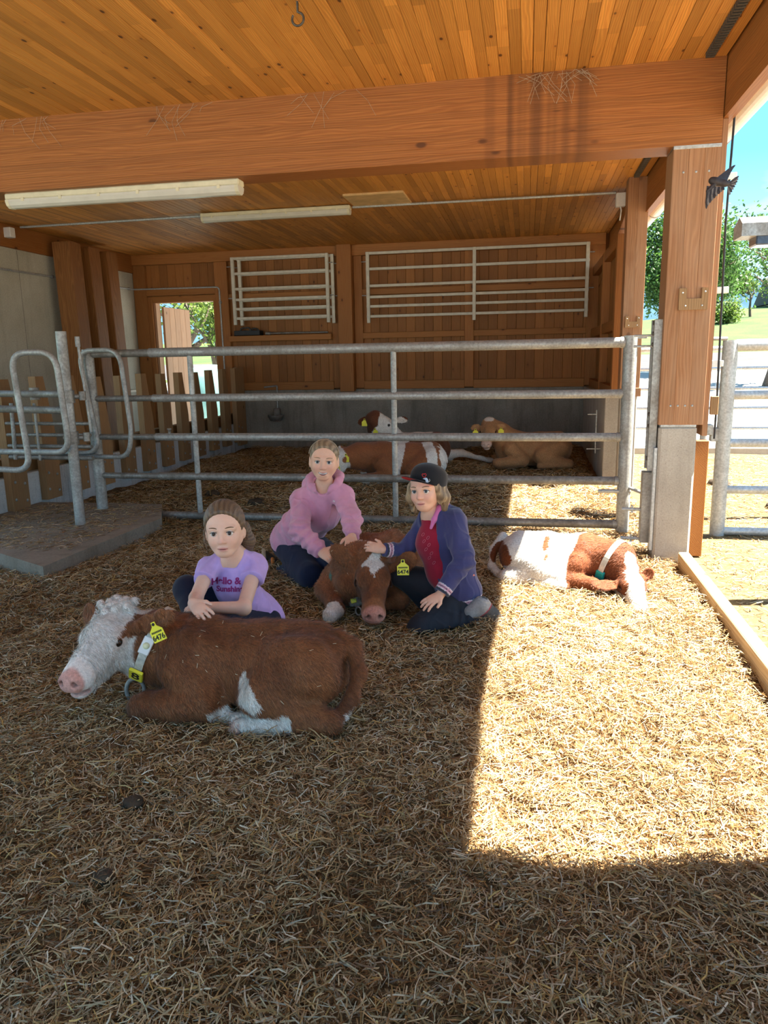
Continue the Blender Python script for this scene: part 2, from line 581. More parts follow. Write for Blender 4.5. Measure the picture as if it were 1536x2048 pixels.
stud(.86, 1.1, .95, CZ - .16, .09)
stud(-5.0, -4.78, .0, CZ - .16, .085)
for (a, b) in ((-4.78, -3.06), (-2.56, -.955), (-.815, .86)):
    stud(a, b, 2.385, 2.475, .07, 'wall_rail', 'rail_wood')
    stud(a, b, 1.72, 1.81, .09 if a > -4 else .16, 'wall_rail', 'rail_wood')
    stud(a, b, .93, 1.06, .08, 'wall_rail', 'rail_wood')
stud(-6.22, -5.0, 2.49, 2.60, .06, 'wall_rail', 'rail_wood')

# ---- door in the back wall
dr = MB().box(DX0 - .17, DX0 - .05, YB - .05, YB + .14, 0, DZ + .1, .004).obj('door_1', M['stud'], kind='structure')
MB().box(DX1 + .0, DX1 + .1, YB - .05, YB + .14, 0, DZ + .1, .004).obj('door_jamb', M['stud'], dr)
MB().box(DX0 - .05, DX1, YB - .045, YB + .14, DZ, DZ + .1, .004).obj('door_lintel', M['rail_wood'], dr)
MB().box(DX0 - .05, DX0 - .005, YB - .01, YB + .14, 0, DZ, .004).obj('door_rebate', M['doorwood'], dr)
# the leaf stands open, outwards
leaf = empty('door_leaf', parent=dr)
leaf.location = (DX0 + .005, YB + .16, 0)
leaf.rotation_euler = (0, 0, math.radians(90))
for k in range(5):
    MB().box(.004 + k * .2, .2 + k * .2, -.04, .0, .06, DZ - .05, .004).obj('door_board', M['doorwood'], leaf)
MB().box(.9, .955, -.046, -.038, .92, 1.2, .003).obj('lock_plate', M['galv_clean'], leaf)
MB().tube(arc([(.93, -.04, 1.08), (.93, -.09, 1.08), (.82, -.09, 1.08)], .02), .009, 8).obj('door_handle', M['galv_clean'], leaf)

# ---- right wall behind the second post: boarded, open slit under the header
XR = 1.02
wr = MB().box(XR + .03, XR + .1, 8.62, 12.0, .95, 2.66, .002).obj('wall_right', M['backboard'], kind='structure')
bl = MB().box(-.001, .03, .001, BW - .001, .95, 2.66, .004).mesh('wall_board', M['backboard'])
y = 8.62
while y < YB - .05:
    link('wall_board', bl, wr, loc=(XR, y, 0)); y += BW
for (z0, z1) in ((1.66, 1.78), (2.54, 2.66), (.93, 1.05)):
    me = MB().box(-.09, 0, -1.6, 1.6, (z0 - z1) / 2, (z1 - z0) / 2, .004).mesh('wall_rail', M['header'])
    link('wall_rail', me, wr, loc=(XR, 10.28, (z0 + z1) / 2))
me = MB().box(-.1, .0, -.06, .06, -.85, .85, .004).mesh('wall_stud', M['stud'])
for yy in (8.68, 10.2):
    link('wall_stud', me, wr, loc=(XR, yy, 1.8))
MB().box(.86, 1.08, 8.6, YB, -.05, .94, .008).obj('concrete_wing', M['conc_post'], wr, label='low concrete wing wall')
gh = MB().tube([(.80, 8.9, .28), (.80, 8.9, .78)], .008, 8).tube([(.80, 8.9, .33), (.86, 8.9, .33)], .007, 8).tube([(.80, 8.9, .73), (.70, 8.9, .73)], .007, 8)
gh.tube([(.70, 8.9, .33), (.80, 8.9, .33)], .007, 8)
gh.obj('wall_handle', M['galv_clean'], wr)

# closed side wall of the next bay, beside the photographer
wn = MB().box(1.10, 1.16, YF, 2.09, 0, 2.8, .003).obj('wall_right_near', M['backboard'], kind='structure')
bl2 = MB().box(-.03, .0, .001, BW - .001, .05, 2.8, .004).mesh('wall_board', M['backboard'])
y = YF
while y < 1.96:
    link('wall_board', bl2, wn, loc=(1.10, y, 0)); y += BW

# ================================================================== TIMBER FRAME
def glulam(name, x0, x1, y0, y1, z0, z1, n, mat, **kw):
    """a beam built of stacked lamellas"""
    e_ = empty(name, ((x0 + x1) / 2, (y0 + y1) / 2, z0), **kw)
    h = (z1 - z0) / n
    me = MB().box((x0 - x1) / 2, (x1 - x0) / 2, (y0 - y1) / 2, (y1 - y0) / 2, 0, h, .0012).mesh('lamella', mat)
    for k in range(n):
        link('lamella', me, e_, loc=(0, 0, k * h))
    return e_
glulam('cross_beam', -6.6, 1.145, 5.21, 5.455, 2.655, CZ + .03, 12, M['beam'], label='massive glued timber beam spanning the barn under the board ceiling', cat='beam')
glulam('eaves_beam', 1.15, 1.215, YF, 12.0, 2.8, CZ + .16, 8, M['header'], label='long timber edge beam running along the open side under the eaves', cat='beam')

def timber_post(name, x0, x1, y0, y1, z0, z1, label, zc):
    e_ = empty(name, ((x0 + x1) / 2, (y0 + y1) / 2, 0), label=label, cat='post')
    cx, cy = (x0 + x1) / 2, (y0 + y1) / 2
    n = 3 if x1 - x0 > .25 else 2
    wl_ = (x1 - x0) / n
    for k in range(n):
        me = MB().box(-wl_ / 2, wl_ / 2, y0 - cy, y1 - cy, z0, z1, .0025).mesh('post_lamella', M['post'])
        link('post_lamella', me, e_, loc=(x0 - cx + (k + .5) * wl_, 0, 0))
    # U-shaped wooden bracket nailed to the face
    bz = zc
    poly = [(-.028, 0)]
    U = MB()
    up_ = [(-.09, -.07), (.085, -.07), (.085, .065), (.045, .065), (.045, .0), (-.045, .0), (-.045, .065), (-.09, .065)]
    n_ = len(up_)
    U.add([(a, -.028, b) for a, b in up_] + [(a, 0, b) for a, b in up_],
          [[0, 1, 4, 5], [1, 2, 3, 4], [5, 6, 7, 0]] + [[n_ + q for q in f][::-1] for f in ([0, 1, 4, 5], [1, 2, 3, 4], [5, 6, 7, 0])] + [[(i + 1) % n_, i, n_ + i, n_ + (i + 1) % n_] for i in range(n_)])
    br = U.obj('wood_bracket', M['picket'], e_)
    br.location = (.03 if n == 3 else 0.0, y0 - cy + .004, bz)
    if n == 2: br.scale = (.85, 1, .85)
    for (sx, sz) in ((-.07, .035), (.066, .040), (-.05, -.045), (.05, -.045)):
        sc_ = MB().lathe([(0, .0), (.006, 0), (.005, .003), (0, .004)], 8, (sx, -.029, sz), Matrix.Rotation(math.pi / 2, 3, 'X')).obj('screw', M['galv_clean'], br)
    return e_
p1 = timber_post('timber_post', .868, 1.148, 5.212, 5.45, .935, 2.655, 'big weathered timber post on a concrete foot carrying the cross beam', 1.74)
c1 = empty('post_foot', parent=p1)
foot = MB().box(-.132, .108, -.115, .115, -.06, .925, .016)
foot.obj('concrete_foot', M['conc_post'], p1, label='grey concrete plinth under the post')
bpy.data.objects.remove(c1)
MB().box(-.14, .14, -.122, .1, 2.635, 2.657, .002).obj('steel_plate', M['galv_clean'], p1)
MB().box(-.125, .10, -.115, .1, .92, .94, .002).obj('steel_plate', M['galv_clean'], p1)
for i, (sx, sz) in enumerate([(-.075, 2.5), (0, 2.5), (.075, 2.5), (-.07, 1.06), (-.025, 1.06), (.02, 1.06), (.065, 1.06)]):
    MB().lathe([(0, .0), (.0075, 0), (.006, .004), (0, .005)], 8, (sx, -.119, sz), Matrix.Rotation(math.pi / 2, 3, 'X')).obj('screw', M['galv_clean'], p1)
# cover strip on the outer side
MB().box(.141, .175, -.1, .1, .86, 2.8, .003).obj('cover_strip', M['post'], p1)
# steel channel on the inner side with hanging eyes
ch = MB().box(-.178, -.142, -.07, .06, .62, 1.62, .002).box(-.19, -.14, .045, .06, .62, 1.62, .001).box(-.19, -.14, -.075, -.06, .62, 1.62, .001)
ch.obj('steel_channel', M['galv'], p1)
MB().box(-.205, -.134, -.02, .07, .1, .60, .002).obj('steel_channel', M['galv'], p1)
MB().box(-.155, -.135, -.11, -.06, .07, .78, .002).obj('edge_angle', M['galv_clean'], p1)
for zz in (.33, .12):
    MB().tube([(-.33, 0.03, zz), (-.16, 0.03, zz)], .012, 8).tube([(-.26, .03, zz - .025), (-.26, .03, zz + .025)], .008, 6).obj('hinge_pin', M['galv_clean'], p1)
for zz in (1.45, 1.52):
    MB().tube([(-.30, .03, zz), (-.15, .03, zz)], .008, 8).obj('hinge_pin', M['galv_clean'], p1)
for zz in (1.60, 1.53, 1.46, 1.0, .92, .70):
    MB().lathe([(0, 0), (.014, 0), (.014, .012), (0, .014)], 6, (-.182, -.03, zz), Matrix.Rotation(-math.pi / 2, 3, 'Y')).obj('bolt', M['darksteel'], p1)
# separate short board standing against the plinth
hb = MB().box(1.146, 1.238, 5.40, 5.47, -.01, .81, .004).obj('upright_board', M['header'])
setp(hb, 'short brown upright board behind the concrete plinth of the big post', 'board')
p2 = timber_post('timber_post', .972, 1.172, 8.3, 8.5, .965, CZ, 'slimmer timber post at the start of the boarded side wall', 1.73)
MB().box(-.085, .085, -.08, .08, -.05, .965, .008).obj('concrete_foot', M['conc_post'], p2)
MB().box(.05, .115, -.115, -.1, .96, 1.05, .003).obj('end_block', M['post'], p2)
# diagonal strut in the corner above the side wall
cb = MB().box(-.05, .05, -.05, .05, -.0, 3.05, .004, Matrix.Translation((1.06, 11.75, 2.42)) @ Matrix.Rotation(math.radians(80), 4, 'X')).obj('wall_purlin', M['header'])
setp(cb, 'sloping timber brace above the boarded side wall', 'beam')
# long support pads: gutter, conductor cable
gut = empty('rain_gutter', (1.31, 5, 2.825), label='pale half round rain gutter hanging along the eaves', cat='gutter')
pf = []
for k in range(13):
    a = math.pi + math.pi * k / 12
    pf.append((.07 * math.cos(a), .07 * math.sin(a)))
gm = MB()
for i in range(12):
    a, b = pf[i], pf[i + 1]
    for s_ in (1, .94):
        q = [(a[0] * s_, -4.8, a[1] * s_ + .07), (b[0] * s_, -4.8, b[1] * s_ + .07), (b[0] * s_, 7.0, b[1] * s_ + .07), (a[0] * s_, 7.0, a[1] * s_ + .07)]
        gm.add(q, [[0, 1, 2, 3]] if s_ == 1 else [[3, 2, 1, 0]], True)
gm.obj('gutter_channel', M['white'], gut)
for yy in (-4.2, -3.2, -2, -.5, 1, 2.4, 3.8, 5.4):
    MB().tube([(.074 * math.cos(math.pi + math.pi * k / 10), yy, .07 + .074 * math.sin(math.pi + math.pi * k / 10)) for k in range(11)], .006, 6).obj('gutter_bracket', M['galv_clean'], gut)
roofm = plain('roof_edge', (.42, .40, .38), .6)
MB().box(-6.9, 1.30, YF - .1, 13.5, CZ + .165, CZ + .24, .004).obj('roof_deck', roofm, kind='structure', label='roof deck over the barn')  # unseen ends: front cut back for fill light, rear overhang added to shade door leaf
cab = empty('conductor_cable', (1.21, 5.27, 0), label='thin black cable clipped down the outside of the big post', cat='cable')
MB().tube([(.01, -.02, 2.98), (.0, -.02, 2.2), (.01, -.03, 1.6), (.02, -.03, 1.1), (.02, -.03, .84)], .007, 8).obj('cable_run', M['black'], cab)
for zz in (2.47, 1.79, 1.33):
    MB().box(-.04, .045, -.03, .0, zz - .02, zz + .02, .003).obj('cable_clip', M['white'], cab)
MB().box(-.02, .03, -.045, -.015, 1.0, 1.12, .004).obj('cable_cover', M['picket'], cab)
# comb vents under the eaves
for (y0, y1) in ((3.0, 5.15), (5.6, 8.2)):
    cv = empty('comb_vent', (1.05, (y0 + y1) / 2, CZ - .03), label='dark comb shaped eaves vent strip ' + ('in front of the cross beam' if y0 < 4 else 'behind the cross beam'), cat='vent')
    MB().box(-.02, .0, y0 - (y0 + y1) / 2, y1 - (y0 + y1) / 2, .018, .032, .001).obj('vent_rail', M['darksteel'], cv)
    tm = MB().box(-.045, .005, -.009, .009, -.0, .03, .001).mesh('comb_tooth', M['darksteel'])
    yy = y0
    while yy < y1:
        link('comb_tooth', tm, cv, loc=(0, yy - (y0 + y1) / 2, 0)); yy += .036
# kerb plank
kp = MB().box(1.03, 1.10, .6, 5.14, -.06, .085, .006).obj('kerb_plank', M['kerbwood'])
setp(kp, 'pale wooden plank on edge holding the straw at the open side', 'plank')

# ================================================================== FEED FENCE (left)
ff = empty('feed_fence', (-4.7, 9, 0), label='low feed barrier of tapered wooden pickets on a limewashed concrete kerb', cat='fence')
MB().box(-.12, .06, -3.4, 2.81, -.06, .40, .01).obj('concrete_kerb', M['lime'], ff)
MB().box(-.13, -.02, -3.4, 2.81, .40, .56, .006).obj('kerb_board', M['picket'], ff)
for k in range(15):
    yy = 5.5 + k * .498
    if yy > 11.6: break
    wb_, wt_ = .23, .105
    poly = [(-.10, .10), (.13, .10), (.13, .70), (.02, 1.285), (-.10, 1.285)]
    me = MB().prism(poly, 0, .0, .075).mesh('picket', M['picket'])
    o = link('picket', me, ff, loc=(.058, yy - 9, random.uniform(-.02, .015)))
    for (dy, zz) in ((-.06, .2), (.09, .17), (-.05, .36), (.08, .33)):
        MB().lathe([(0, 0), (.016, 0), (.012, .007), (0, .009)], 8, (.075, dy, zz), Matrix.Rotation(math.pi / 2, 3, 'Y')).obj('bolt', M['galv'], o)
MB().prism([(-.14, .05), (.16, .05), (.16, 1.31), (-.14, 1.31)], 0, .0, .06).obj('end_board', M['picket'], ff, loc=(.058, 2.64, 0))

# concrete slab in the left foreground
sl = MB()
sp = [(-3.11, 4.22), (-3.05, 5.75), (-3.35, 6.35), (-4.62, 6.35), (-4.62, 5.02)]
sl.prism(sp, 2, -.1, .1)
so = sl.obj('concrete_slab', M['slab'])
setp(so, 'raised dirty concrete slab carrying the steel dividers', 'slab')

# ---- steel post and hoop dividers
sp_ = empty('steel_post', (-3.62, 5.45, .1), label='round galvanised steel post with clamps standing on the slab', cat='post')
MB().tube([(0, 0, 0), (0, 0, 1.56)], .042, 16).obj('pole', M['galv'], sp_)
for zz in (.72, 1.05):
    MB().tube([(0, 0, zz - .05), (0, 0, zz + .05)], .056, 14).tube([(-.07, 0, zz), (.12, .05, zz)], .02, 8).tube([(.11, .04, zz - .03), (.11, .04, zz + .04)], .028, 8).obj('clamp', M['galv_dirty'], sp_)
MB().tube([(.13, .08, .76), (.10, .06, 1.5)], .012, 8).tube([(.10, .06, 1.44), (.10, .06, 1.52)], .02, 8).obj('latch_rod', M['galv'], sp_)
def hoop(label, pts, r, mat='galv'):
    o = MB().tube(arc(pts, .14, 7), r, 12).obj('hoop_divider', M[mat])
    setp(o, label, 'divider', 'steel hoop dividers')
    return o
Yh = 5.2
hoop('bent galvanised hoop divider whose loop stands apart on the left of the steel post', [(-4.5, Yh, .61), (-3.62, Yh - .0, .60), (-3.82, Yh, 1.5), (-3.5, Yh, 1.5), (-3.49, Yh, .72), (-4.5, Yh + .05, .70)][:1] + [(-3.84, Yh, .585), (-3.90, Yh, 1.5), (-3.52, Yh, 1.5), (-3.50, Yh + .03, .73), (-4.55, Yh + .3, .70)], .024)
hoop('narrow galvanised hoop divider right behind the steel post', [(-4.6, 6.0, .62), (-3.72, 6.0, .63), (-3.86, 6.0, 1.52), (-3.86, 6.0, 1.52)][:2] + [(-3.85, 6.02, 1.52), (-3.42, 5.95, 1.52), (-3.37, 5.95, .80), (-3.42, 5.95, .60), (-4.6, 6.1, .58)], .021)
rk = empty('divider_rails', (-4.1, 5.75, .1), label='stack of dark horizontal steel rails fixed to the steel post', cat='rails')
for i, (zz, r) in enumerate(((1.07, .03), (.94, .032), (.80, .016), (.70, .016), (.60, .018), (.5, .02))):
    MB().tube([(-.45, .15 if i > 1 else 0, zz), (.47 if i < 2 else .40, -.28 if i < 2 else .10, zz)], r, 10).obj('rail', M['galv_dirty'], rk)
MB().tube([(-.38, .13, .48), (-.36, .13, .98)], .018, 8).tube([(-.1, .08, .48), (-.1, .08, .98)], .012, 8).obj('rail_upright', M['galv'], rk)
MB().tube([(.06, -.12, 1.02), (.06, -.12, 1.12)], .04, 12).obj('rail_clamp', M['galv_dirty'], rk)

# ================================================================== MAIN GATE
YG = 6.1
g = empty('tubular_gate', (-1.5, YG, 0), label='long galvanised five rail tube gate across the pen behind the children', cat='gate')
gx0, gx1 = -3.80, .78
zr = [1.49, 1.10, .76, .41, .055]
st_ = MB().tube([(gx0 + 1.5 - .01, 0, .0), (gx0 + 1.5 - .01, 0, 1.53)], .05, 16).obj('stile', M['galv'], g)
MB().tube([(gx1 + 1.5, 0, .0), (gx1 + 1.5, 0, 1.54)], .052, 16).obj('stile', M['galv'], g)
for i, zz in enumerate(zr):
    r = .040 if i == 0 else .034
    ro = MB().tube([(-3.22 + 1.5, 0, zz), (gx1 + 1.5 - .04, 0, zz)], r, 14).obj('rail', M['galv'] if i < 3 else M['galv_dirty'], g)
    MB().tube([(gx0 + 1.5 + .03, 0, zz), (-3.1 + 1.5, 0, zz)], r - .007, 12).obj('sliding_tube', M['galv_dirty'], ro)
    MB().tube([(gx1 + 1.5 - .075, 0, zz), (gx1 + 1.5 - .045, 0, zz)], r + .004, 14).obj('weld_collar', M['galv'], ro)
for xx in (-2.85, -1.073):
    for a, b in zip(zr[:-1], zr[1:]):
        MB().tube([(xx + 1.5, 0, a - .03), (xx + 1.5, 0, b + .028)], .024, 12).obj('gate_upright', M['galv'], g)
MB().lathe([(.013, 0), (.013, .03), (.02, .032), (.02, .045), (0, .047)], 8, (-3.18 + 1.5 + .09, 0, .79)).obj('lock_screw', M['galv_dirty'], g)
MB().tube([(gx1 + 1.53, 0, .36), (gx1 + 1.62, -.3, .36)], .014, 8).tube([(gx1 + 1.3, -.02, .33), (gx1 + 1.55, -.02, .33)], .016, 8).obj('gate_hinge', M['galv_clean'], g)
MB().box(gx1 + 1.5, gx1 + 1.62, -.02, .02, 1.515, 1.535, .003).obj('gate_lug', M['galv_clean'], g)

# gate that goes on outside, to the right of the big post
g2 = empty('tubular_gate', (2.8, YG, 0), label='tube gate outside on the dirt run, to the right of the big post', cat='gate')
MB().tube([(1.5 - 2.8, 0, -.02), (1.5 - 2.8, 0, 1.49)], .055, 16).obj('stile', M['galv_clean'], g2)
MB().tube([(4.4 - 2.8, 0, -.02), (4.4 - 2.8, 0, 1.49)], .055, 16).obj('stile', M['galv_clean'], g2)
for zz, r in ((1.45, .045), (1.08, .034), (.716, .034), (.351, .032), (.0 + .02, .032)):
    MB().tube([(1.54 - 2.8, 0, zz), (4.4 - 2.8, 0, zz)], r, 14).obj('rail', M['galv_clean'], g2)
MB().box(1.40 - 2.8, 1.5 - 2.8, -.03, .03, .73, .83, .004).box(1.33 - 2.8, 1.41 - 2.8, -.05, .05, .78, .86, .004).obj('gate_latch', M['galv'], g2)
hp = MB().tube([(1.33, 6.0, .82), (1.30, 6.0, 1.55)], .026, 12).tube([(1.3, 6.0, 1.50), (1.46, 6.05, 1.50)], .014, 8).tube([(1.3, 6, 1.52), (1.3, 6, 1.60)], .034, 8).obj('gate_slam_post', M['galv'], )
setp(hp, 'thin steel latch pole between the big post and the outside gate', 'pole')
hp2 = MB().tube([(1.33, 6.0, -.02), (1.33, 6.0, .83)], .026, 12).obj('lower_tube', M['galv'], hp)

# ================================================================== CEILING AND WALL FITTINGS
def batten_lamp(name, x0, x1, y, z, label):
    e_ = empty(name, ((x0 + x1) / 2, y, z), label=label, cat='lamp')
    h = (x1 - x0) / 2
    MB().box(-h, h, -.055, .055, -.045, 0, .008).obj('lamp_housing', M['cream'], e_)
    d = MB()
    pr = [(-.058, -.045), (-.058, -.06), (-.045, -.085), (-.02, -.1), (.02, -.1), (.045, -.085), (.058, -.06), (.058, -.045)]
    d.prism(pr, 0, -h + .005, h - .005)
    d.obj('lamp_diffuser', M['diffuser'], e_)
    for sx in (-1, 1):
        MB().prism([(a * 1.03, b * 1.03 + .001) for a, b in pr] , 0, sx * (h - .02) - .012, sx * (h - .02) + .012).obj('end_cap', M['cream'], e_)
    for k in range(6):
        MB().box(-h + .15 + k * (2 * h - .3) / 5 - .012, -h + .15 + k * (2 * h - .3) / 5 + .012, -.062, -.056, -.062, -.035, .002).obj('clip', M['cream'], e_)
    return e_
batten_lamp('batten_lamp', -3.84, -2.0, 5.31, 2.655, 'long cream batten lamp fixed under the big cross beam')
batten_lamp('batten_lamp', -3.84, -2.02, 8.82, CZ - .01, 'cream batten lamp on the ceiling of the far bay, behind the cross beam')
cd = empty('conduit_pipe', (-2, 8.85, CZ - .03), label='grey cable conduit running across the ceiling of the far bay', cat='pipe')
MB().tube([(-4.3, .02, 0), (-1.85, -.02, 0)], .014, 8).obj('conduit_run', M['galv_clean'], cd)
MB().tube([(0, -.02, 0), (2.91, .02, 0)], .014, 8).obj('conduit_run', M['galv_clean'], cd)
jb = empty('junction_box', (.96, 8.85, CZ - .12), label='white junction box with a short cable end at the end of the conduit', cat='box')
MB().box(-.05, .05, -.04, .04, -.06, .08, .006).obj('box_body', M['white'], jb)
MB().tube([(.0, 0, -.06), (.01, 0, -.1), (.0, 0, -.2)], .008, 6).obj('cable_end', M['white'], jb)
jb2 = empty('junction_box', (-6.38, 8.75, CZ - .1), label='white junction box at the concrete wall end of the conduit', cat='box')
MB().box(-.05, .05, -.05, .05, -.07, .05, .006).obj('box_body', M['white'], jb2)
MB().box(-.03, .03, -.052, -.046, -.04, .02, .003).obj('box_lid', M['white'], jb2)
hk = MB()
hk.tube([(0, 0, .06), (0, 0, .0)] + [(.03 * math.sin(a), .0, -.03 + .03 * math.cos(a)) for a in np.linspace(.2, 5.4, 14)], .006, 8)
ho = hk.obj('ceiling_hook', M['darksteel']); ho.location = (-1.15, 3.96, CZ - .05)
setp(ho, 'dark screw hook turned into the board ceiling', 'hook')

def wall_gate(label, x0, x1, zs, zb, ups, y):
    e_ = empty('hurdle', ((x0 + x1) / 2, y, zs[0]), label=label, cat='hurdle')
    cx, cz = (x0 + x1) / 2, zs[0]
    for zz in zs:
        MB().box(x0 - cx, x1 - cx, -.018, .018, zz - cz - .02, zz - cz + .02, .004).obj('rail', M['ivory'], e_)
    for xx in ups:
        MB().box(xx - cx - .025, xx - cx + .025, -.03, .02, zb - cz, zs[0] - cz + .02, .004).obj('upright', M['ivory'], e_)
    for zz in (zs[0] - .12, zs[2] - .14):
        MB().tube([(x0 - cx - .07, .0, zz - cz), (x0 - cx, 0, zz - cz)], .009, 6).obj('hanging_pin', M['galv'], e_)
        MB().tube([(x1 - cx, .0, zz - cz), (x1 - cx + .07, 0, zz - cz)], .009, 6).obj('hanging_pin', M['galv'], e_)
    return e_
wall_gate('short ivory metal hurdle hung next to the door, in front of its twin', -4.66, -3.06, [3.0, 2.77, 2.535, 2.37, 2.225, 2.08], 1.98, [-4.63, -3.08], 11.70)
wall_gate('second short ivory hurdle hung behind the first one beside the door', -4.58, -2.985, [2.99, 2.76, 2.525, 2.36, 2.215, 2.07], 1.97, [-4.54, -3.01], 11.765)
wall_gate('long ivory metal hurdle hung on the back wall right of the centre post', -2.46, .87, [2.985, 2.755, 2.505, 2.34, 2.2, 2.05], 1.95, [-2.43, -.80, .84], 11.68)
# things on the ledge
cr_ = empty('halter_box', (-4.45, 11.78, 1.81), label='dark crate of tack on the ledge below the short hurdle', cat='crate')
MB().box(-.22, .22, -.08, .08, 0, .012, .003).box(-.22, .22, -.08, -.07, 0, .08, .003).box(-.22, .22, .07, .08, 0, .08, .003).box(-.22, -.21, -.08, .08, 0, .08, .003).box(.21, .22, -.08, .08, 0, .08, .003).obj('crate_body', M['black'], cr_)
MB().tube(arc([(-.15, 0, .02), (-.13, 0, .12), (.02, 0, .13), (.05, 0, .03)], .04), .014, 8).tube(arc([(.0, .03, .03), (.06, .03, .12), (.16, .02, .1), (.18, .02, .03)], .04), .012, 8).obj('strap', M['darksteel'], cr_)
rod = MB().tube([(-4.1, 11.78, 1.84), (-3.12, 11.78, 1.835)], .014, 8).tube([(-4.16, 11.78, 1.84), (-4.08, 11.78, 1.84)], .026, 8).obj('metal_rod', M['galv_dirty'])
setp(rod, 'grey metal rod lying on the ledge beside the dark crate', 'rod')
# water pipe and drinking bowl
wp = empty('water_pipe', (-5, 11.8, 1.0), label='thin water pipe running over the doorway and down beside it', cat='pipe')
MB().tube(arc([(-1.42, -3.6, 1.58), (-1.41, -.02, 1.60), (.08, 0, 1.59), (.09, 0, .1)], .06), .013, 10).obj('pipe_run', M['galv_clean'], wp)
for p in ((-1.42, -2.2, 1.588), (-1.42, -.15, 1.6), (.085, 0, 1.35)):
    MB().box(p[0] - .02, p[0] + .02, p[1] - .02, p[1] + .02, p[2] - .02, p[2] + .02, .004).obj('pipe_clip', M['galv'], wp)
MB().tube([(.09, 0, .14), (.09, -.03, .02)], .02, 8).obj('pipe_valve', M['darksteel'], wp)
db = empty('drinking_bowl', (-4.02, 11.7, .48), label='small grey metal drinking bowl on a pipe at the back wall', cat='bowl')
MB().lathe([(.0, -.05), (.09, -.04), (.125, .03), (.13, .06), (.12, .06), (.10, .0), (0, -.02)], 18, (0, -.03, 0)).obj('bowl', M['galv_dirty'], db)
MB().box(-.05, .05, .02, .1, -.04, .16, .01).obj('valve_block', M['galv_dirty'], db)
MB().tube([(0, .08, .1), (.0, .1, .52)], .014, 8).tube([(-.22, .1, .5), (.0, .1, .52)], .014, 8).obj('supply_pipe', M['galv'], db)
# three box columns leaning on the left wall
for k, (yy, xx, hh, lab) in enumerate(((9.68, -6.26, 3.03, 'tall brown panel leaning on the concrete wall, farthest of three from the door'), (10.2, -6.29, 3.03, 'tall brown panel leaning on the concrete wall, middle one of three'), (10.7, -6.31, 3.03, 'tall brown panel leaning on the concrete wall, closest of three to the door'))):
    o = MB().box(-.13, .13, -.16, .11, .0, hh, .006).obj('leaning_panel', M['osb'])
    o.location = (xx + .13, yy, 0)
    o.rotation_euler = (0, math.radians(-1.2), 0)
    setp(o, lab, 'panel', 'brown panels leaning on the wall')
    MB().box(-.125, .125, -.166, -.158, .02, hh - .02, .002).obj('panel_face', M['osb'], o)
sw = MB().box(XL, XL + .05, 11.2, 11.3, 1.45, 1.62, .005).obj('switch_box', M['white'])
setp(sw, 'small pale switch box on the concrete wall by the door', 'box')
sh = MB().box(XL, XL + .28, 10.9, 11.5, .95, .99, .004).obj('wall_shelf', M['ivory'])
setp(sh, 'narrow pale shelf on the concrete wall beside the door', 'shelf')
# ================================================================== STRAW
def straw_mesh(name, mat, n, x0, x1, y0, y1, lmin, lmax, wmin, wmax, hmax, seed, zfun=zf, pitch=.22, xmap=None):
    r = np.random.default_rng(seed)
    y = r.uniform(y0, y1, n)
    if xmap is None:
        x = r.uniform(x0, x1, n)
    else:
        a, b = xmap(y)
        x = a + (b - a) * r.uniform(0, 1, n)
    z = zfun(x, y) + r.uniform(-.006, 1, n) ** 2 * hmax
    th = r.uniform(0, 2 * np.pi, n) + .5 * np.sin(2.3 * x + 1.7 * y)
    ph = r.normal(0, pitch, n)
    ln = r.uniform(lmin, lmax, n) * np.where(r.random(n) < .12, 1.7, 1.0)
    wd = r.uniform(wmin, wmax, n)
    d = np.stack([np.cos(th) * np.cos(ph), np.sin(th) * np.cos(ph), np.sin(ph)], -1)
    sd_ = np.stack([-np.sin(th), np.cos(th), np.zeros(n)], -1)
    nn = np.cross(d, sd_)
    ro = r.uniform(-1.1, 1.1, n)[:, None]
    sd_ = sd_ * np.cos(ro) + nn * np.sin(ro)
    bend = r.normal(0, .10, n)[:, None] * ln[:, None]
    side = r.normal(0, .08, n)[:, None] * ln[:, None]
    c0 = np.stack([x, y, z], -1)
    P0 = c0 - d * ln[:, None] / 2
    P1 = c0 + nn * bend + np.cross(d, nn) * side
    P2 = c0 + d * ln[:, None] / 2
    hw = sd_ * wd[:, None] / 2
    V = np.stack([P0 - hw, P0 + hw, P1 - hw, P1 + hw, P2 - hw * .7, P2 + hw * .7], 1).reshape(-1, 3)
    b = (np.arange(n) * 6)[:, None]
    Q = np.concatenate([b + np.array([[0, 2, 3, 1]]), b + np.array([[2, 4, 5, 3]])], 0)
    pal = np.array([(.72, .52, .27), (.82, .66, .40), (.60, .39, .155), (.90, .80, .60), (.40, .225, .085), (.70, .55, .31), (.27, .14, .055), (.80, .58, .21)])
    pr = np.array([.17, .15, .16, .13, .15, .09, .11, .04])
    patch = .5 + .5 * np.sin(3.1 * x + 1.2 * np.sin(2.3 * y)) * np.sin(2.7 * y + 1.5 * np.sin(1.9 * x + 1))
    c_ = pal[r.choice(len(pal), n, p=pr)] * r.uniform(.58, 1.08, n)[:, None] * (1.05 - .34 * patch)[:, None] * np.stack([1 + 0 * patch, 1 - .10 * patch, 1 - .22 * patch], 1)
    c_ = np.repeat(np.clip(c_, 0, .95), 6, 0)
    return npmesh(name, V, Q, mat, False, c_)
t = NT('straw')
a = t.n('Attribute', attribute_name='Col')
n_ = t.noise(t.coord(), 140, 2, .5)
cc = t.mix(1.0, a.outputs['Color'], t.ramp(n_, [(.3, .72), (.7, 1.0)]), 'MULTIPLY')
t.col(cc); t.set(Roughness=.45)
t.b.inputs['Specular IOR Level'].default_value = .45
t.b.inputs['Subsurface Weight'].default_value = 0
tr = t.n('BsdfTranslucent'); t.l(cc, tr.inputs[0])
